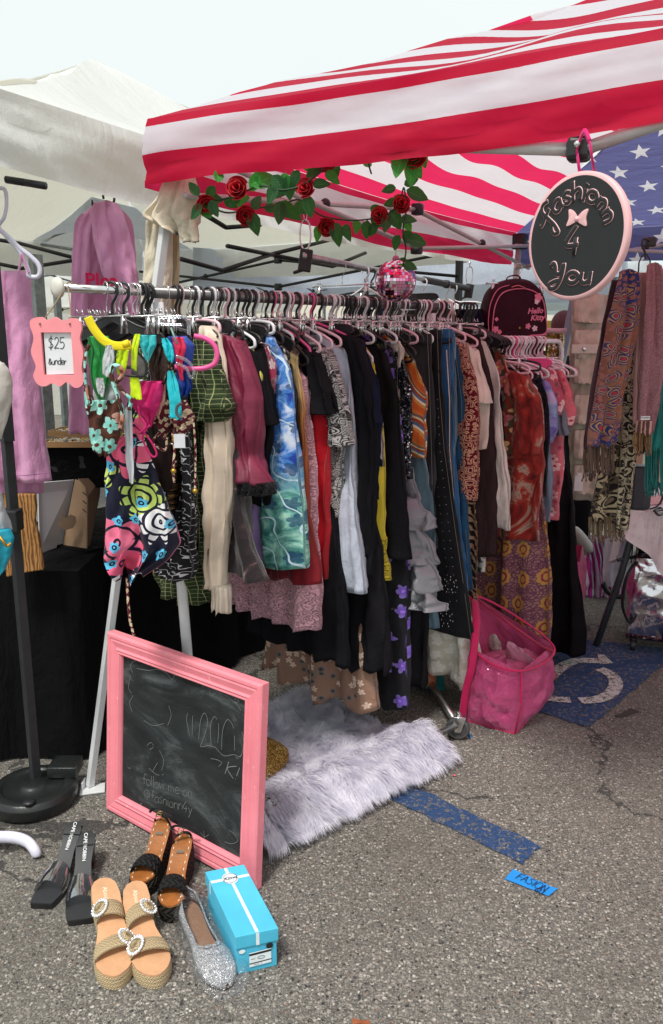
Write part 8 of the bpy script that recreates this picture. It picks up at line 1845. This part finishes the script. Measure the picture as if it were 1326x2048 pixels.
# pleated purple dress, white bag, shoes, seated figure
t = thing('pleated_dress', 'purple and white pleated dress in a heap of folds on the ground behind the gown', 'dress', PZ(1200, 1190))
n = NT('purple_white_pleats'); x, y, _ = n.sep(n.uv); pl = n.math('SINE', n.math('MULTIPLY', x, 220)); m_pl = n.done(n.mix(n.math('MULTIPLY', n.gt(pl, n.math('MULTIPLY_ADD', n.noise(4), 2.6, -1.2)), 1.0), S(190, 40, 150), S(222, 214, 230)), .6, 0, pl, 1, .01)
tcloth('body', [(1072, 1176, 1215, .03), (1120, 1172, 1236), (1160, 1168, 1244), (1190, 1164, 1246)], 4.75, m_pl, t, 0, T=.07, folds=8, amp=.016, amp2=.03)
t = thing('storage_bag', 'white cloth storage bag with a black rim hanging under the table', 'bag', PY(1240, 1170, 4.5))
tcloth('body', [(1040, 1214, 1270, .05), (1100, 1208, 1262), (1160, 1206, 1258), (1172, 1210, 1256)], 4.45, plain('white_canvas', S(206, 204, 216), .8, .8), t, 0, T=.1, folds=2, amp=.014)
mb = MB(); string(mb, [(1206, 1166), (1214, 1182), (1232, 1192), (1256, 1194)], 4.32, .016, 8); build('rim', mb, m_black_pl, t)
# canvas hanging organiser
t = thing('hanging_organiser', 'beige canvas hanging shelf organiser behind the white rack', 'organiser', PY(1180, 800, 4.2)); m_can = plain('beige_canvas', S(196, 184, 168), .9, .9)
tcloth('panel', [(590, 1146, 1222, .02), (650, 1142, 1224, .03), (800, 1138, 1222, .03), (1000, 1140, 1214, .03)], 4.2, m_can, t, 0, T=.03, folds=1.2, amp=.01, crumple=.014, nseg=80)
for y in (588, 660, 710, 790, 860, 930):
    tcloth('pocket', [(y, 1150, 1206 if y < 900 else 1212, .03), (y+30, 1146, 1210, .045), (y+58, 1148, 1206, .035)], 4.13, m_can, t, 0, T=.04, folds=1.6, amp=.012, nseg=48, nrow=20, crumple=.014)
mb = MB(); P_ = PY(1175, 698, 4.06); mb.box(P_, (.16, .012, .045)); build('leather_band', mb, solid('cream_leather', S(200, 192, 178), .5), t, False, bevel=.004)
mb = MB(); mb.lathe([(.004, 0), (.011, .001), (.012, .006), (.005, .008)], PY(1169, 698, 4.053), 16, (0, -1, 0)); build('snap', mb, m_chrome, t)
mb = MB(); fr = frame(PY(1158, 965, 4.02), V((.98, 0, -.1)), UP); mb.prism([(-.025, -.045), (.022, -.04), (.02, .03), (-.022, .035)], fr, 0, .002); mb.prism([(-.012, .035), (.012, .032), (.012, .05), (-.012, .05)], fr, 0, .002); build('hang_tag', mb, m_white_ink, t, False)
# sequinned gold dress strings behind
t = thing('dress', 'gold sequinned dress hanging behind the backpack and pole', 'dress', PY(1105, 720, 4.3)); tcloth('body', [(664, 1092, 1128, .02), (760, 1090, 1130), (840, 1088, 1130)], 4.3, sequin('gold_sequins', S(150, 120, 60), S(206, 180, 120), 90), t, 0, folds=4, amp=.01)
mb = MB(); mb.tube([PY(1085, 662, 4.28), PY(1132, 662, 4.28)], .014, 10); ct_ = tag(build('rail', mb, m_ppink_pl), 'short pale rail end behind the maroon backpack', 'rail')

# ---- people glimpsed behind the stall
m_skin = solid('skin', S(186, 140, 116), .6); m_hair = solid('auburn_hair', S(96, 32, 40), .7, sc_=80, amt=.3)
def skin_body(name, J_, E_, root, mat, parent, sub=2):
    me = bpy.data.meshes.new(name); off = parent.location if parent else V((0, 0, 0)); names = list(J_); me.from_pydata([V(J_[k][:3])-off for k in names], [(names.index(a), names.index(b)) for a, b in E_], [])
    o = bpy.data.objects.new(name, me); COL.objects.link(o); me.materials.append(mat)
    md = o.modifiers.new('skin', 'SKIN'); md.use_smooth_shade = True
    if not me.skin_vertices: me.skin_vertices.new()
    for i, k in enumerate(names):
        r = J_[k][3]; r = r if isinstance(r, tuple) else (r, r); sv = me.skin_vertices[0].data[i]; sv.radius = r; sv.use_root = (k == root)
    s_ = o.modifiers.new('sub', 'SUBSURF'); s_.levels = sub; s_.render_levels = sub
    if parent: o.parent = parent
    return o
pp = PY(1128, 650, 6.6); bx_, by_ = pp.x, pp.y; H = pp.z+.1
t = thing('person', 'person with short auburn hair in a dark top far behind, beside the slanting pole', 'person', (bx_, by_, 0))
J_ = {'pel': (bx_, by_, H*.53, (.15, .11)), 'wai': (bx_, by_, H*.62, (.13, .1)), 'che': (bx_, by_, H*.74, (.17, .11)), 'nec': (bx_, by_, H*.83, .055), 'hea': (bx_, by_-.01, H*.89, (.075, .09)), 'top': (bx_, by_-.01, H*.955, (.07, .08))}
E_ = [('pel', 'wai'), ('wai', 'che'), ('che', 'nec'), ('nec', 'hea'), ('hea', 'top')]
for s_, sx in (('l', -1), ('r', 1)):
    J_.update({'sh'+s_: (bx_+sx*.19, by_, H*.81, .055), 'el'+s_: (bx_+sx*.24, by_, H*.63, .042), 'wr'+s_: (bx_+sx*.22, by_-.1, H*.49, .028), 'ha'+s_: (bx_+sx*.21, by_-.13, H*.44, .03), 'hi'+s_: (bx_+sx*.09, by_, H*.5, .09), 'kn'+s_: (bx_+sx*.1, by_-.02, H*.28, .062), 'an'+s_: (bx_+sx*.1, by_, .08, .04), 'to'+s_: (bx_+sx*.11, by_-.15, .035, .035)})
    E_ += [('che', 'sh'+s_), ('sh'+s_, 'el'+s_), ('el'+s_, 'wr'+s_), ('wr'+s_, 'ha'+s_), ('pel', 'hi'+s_), ('hi'+s_, 'kn'+s_), ('kn'+s_, 'an'+s_), ('an'+s_, 'to'+s_)]
skin_body('body', J_, E_, 'pel', m_skin, t)
J2 = {k: (*v[:3], tuple(q+.012 for q in (v[3] if isinstance(v[3], tuple) else (v[3], v[3])))) for k, v in J_.items() if k in ('pel', 'wai', 'che', 'shl', 'shr', 'ell', 'elr')}
skin_body('jacket', J2, [e for e in E_ if e[0] in J2 and e[1] in J2], 'pel', plain('dark_jacket_cloth', S(40, 42, 46)), t)
J3 = {k: (*v[:3], tuple(q+.012 for q in (v[3] if isinstance(v[3], tuple) else (v[3], v[3])))) for k, v in J_.items() if k[:2] in ('hi', 'kn', 'an') or k == 'pel'}
skin_body('trousers', J3, [e for e in E_ if e[0] in J3 and e[1] in J3], 'pel', plain('dark_trouser_cloth', S(30, 32, 38)), t)
mb = MB(); mb.sphere((bx_, by_+.012, H*.945), .108, 20, 14, .92, 1.0, 1.05); build('hair', mb, m_hair, t)
# seated person: dark trousers, one white trainer lifted
kx, ky = PY(1150, 1030, 4.9), PY(1172, 1082, 4.7)
sx0 = PY(1240, 1000, 5.25); gx = sx0.x
t = thing('person', 'person in black trousers sitting behind the gown with one white trainer showing', 'person', (gx, sx0.y, 0))
J_ = {'pel': (gx, sx0.y, .55, (.16, .13)), 'wai': (gx, sx0.y+.03, .72, .13), 'che': (gx-.02, sx0.y+.02, .95, (.17, .12)), 'nec': (gx-.02, sx0.y, 1.1, .055), 'hea': (gx-.03, sx0.y-.03, 1.19, .08), 'top': (gx-.03, sx0.y-.03, 1.28, .075), 'hil': (gx-.1, sx0.y-.05, .54, .085), 'knl': (kx.x, sx0.y-.42, .62, .07), 'anl': (ky.x+.0, 4.8, .30, .045), 'hir': (gx+.1, sx0.y-.05, .53, .085), 'knr': (gx+.02, sx0.y-.45, .5, .07), 'anr': (gx+.02, sx0.y-.5, .1, .045), 'tor': (gx+.02, sx0.y-.64, .045, .035),
     'shl': (gx-.2, sx0.y, 1.04, .05), 'ell': (gx-.26, sx0.y-.12, .82, .042), 'wrl': (gx-.16, sx0.y-.32, .7, .03), 'hal': (gx-.14, sx0.y-.4, .68, .03), 'shr': (gx+.17, sx0.y, 1.04, .05), 'elr': (gx+.22, sx0.y-.12, .82, .042), 'wrr': (gx+.1, sx0.y-.32, .68, .03), 'har': (gx+.06, sx0.y-.38, .66, .03)}
E_ = [('pel', 'wai'), ('wai', 'che'), ('che', 'nec'), ('nec', 'hea'), ('hea', 'top'), ('pel', 'hil'), ('hil', 'knl'), ('knl', 'anl'), ('pel', 'hir'), ('hir', 'knr'), ('knr', 'anr'), ('anr', 'tor'), ('che', 'shl'), ('shl', 'ell'), ('ell', 'wrl'), ('wrl', 'hal'), ('che', 'shr'), ('shr', 'elr'), ('elr', 'wrr'), ('wrr', 'har')]
skin_body('body', J_, E_, 'pel', m_skin, t)
for nm, ks, mt in (('trousers', ('pel', 'wai', 'hil', 'knl', 'anl', 'hir', 'knr', 'anr'), plain('black_trouser_cloth', S(22, 22, 26))), ('shirt', ('wai', 'che', 'shl', 'shr', 'ell', 'elr'), plain('black_shirt_cloth', S(26, 26, 30)))):
    Jn = {k: (*J_[k][:3], tuple(q+.014 for q in (J_[k][3] if isinstance(J_[k][3], tuple) else (J_[k][3], J_[k][3])))) for k in ks}; skin_body(nm, Jn, [e for e in E_ if e[0] in Jn and e[1] in Jn], ks[0], mt, t)
mb = MB(); mb.sphere((gx-.03, sx0.y-.015, 1.26), .105, 18, 12); build('hair', mb, m_hair, t)
mb = MB(); a, b = PY(1178, 1096, 4.72), PY(1156, 1068, 4.62); d_ = (b-a).normalized(); mb.tube([a-d_*.03, a+d_*.03, a.lerp(b, .5)+d_*.0, b, b+d_*.05, b+d_*.08], [.02, .032, .034, .031, .025, .01], 14, flat=1.0); build('trainer', mb, solid('white_trainer', S(206, 204, 196), .6), t)
mb = MB(); nn = V((-.5, -.2, -.6)).normalized(); mb.tube([a-d_*.02+V((-.03, 0, -.025)), b+d_*.07+V((-.03, 0, -.02))], .016, 8, flat=.6); build('trainer_sole', mb, solid('olive_sole', S(160, 160, 130), .6), t)
mb = MB(); mb.box((gx, sx0.y+.02, .4), (.44, .44, .03)); ch = thing('folding_chair', 'black folding chair under the person sitting behind the gown', 'chair', (gx, sx0.y, 0)); build('seat', mb, m_blackmet, ch, False, bevel=.01)
for a, b in ((-.2, -.2), (.2, -.2), (-.2, .22), (.2, .22)):
    mb = MB(); mb.tube([(gx+a, sx0.y+b, .39 if b < 0 else .9), (gx+a, sx0.y+b*1.15, 0)], .012, 8); build('leg', mb, m_blackmet, ch)
mb = MB(); mb.box((gx, sx0.y+.23, .8), (.42, .02, .18)); build('backrest', mb, m_blackmet, ch, False, bevel=.006)
# brown object beside the bag
p = PZ(1103, 1362); mb = MB(); mb.sphere(p+UP*.028, .032, 14, 10, .7, 1.2, .85); mb.sphere(p+V((-.02, .02, .03)), .028, 12, 8, .6, 1.3, .8); t = thing('slipper', 'small brown leather slipper beside the pink laundry bag', 'shoe', p); build('upper', mb, solid('brown_leather', S(120, 78, 48), .6), t)
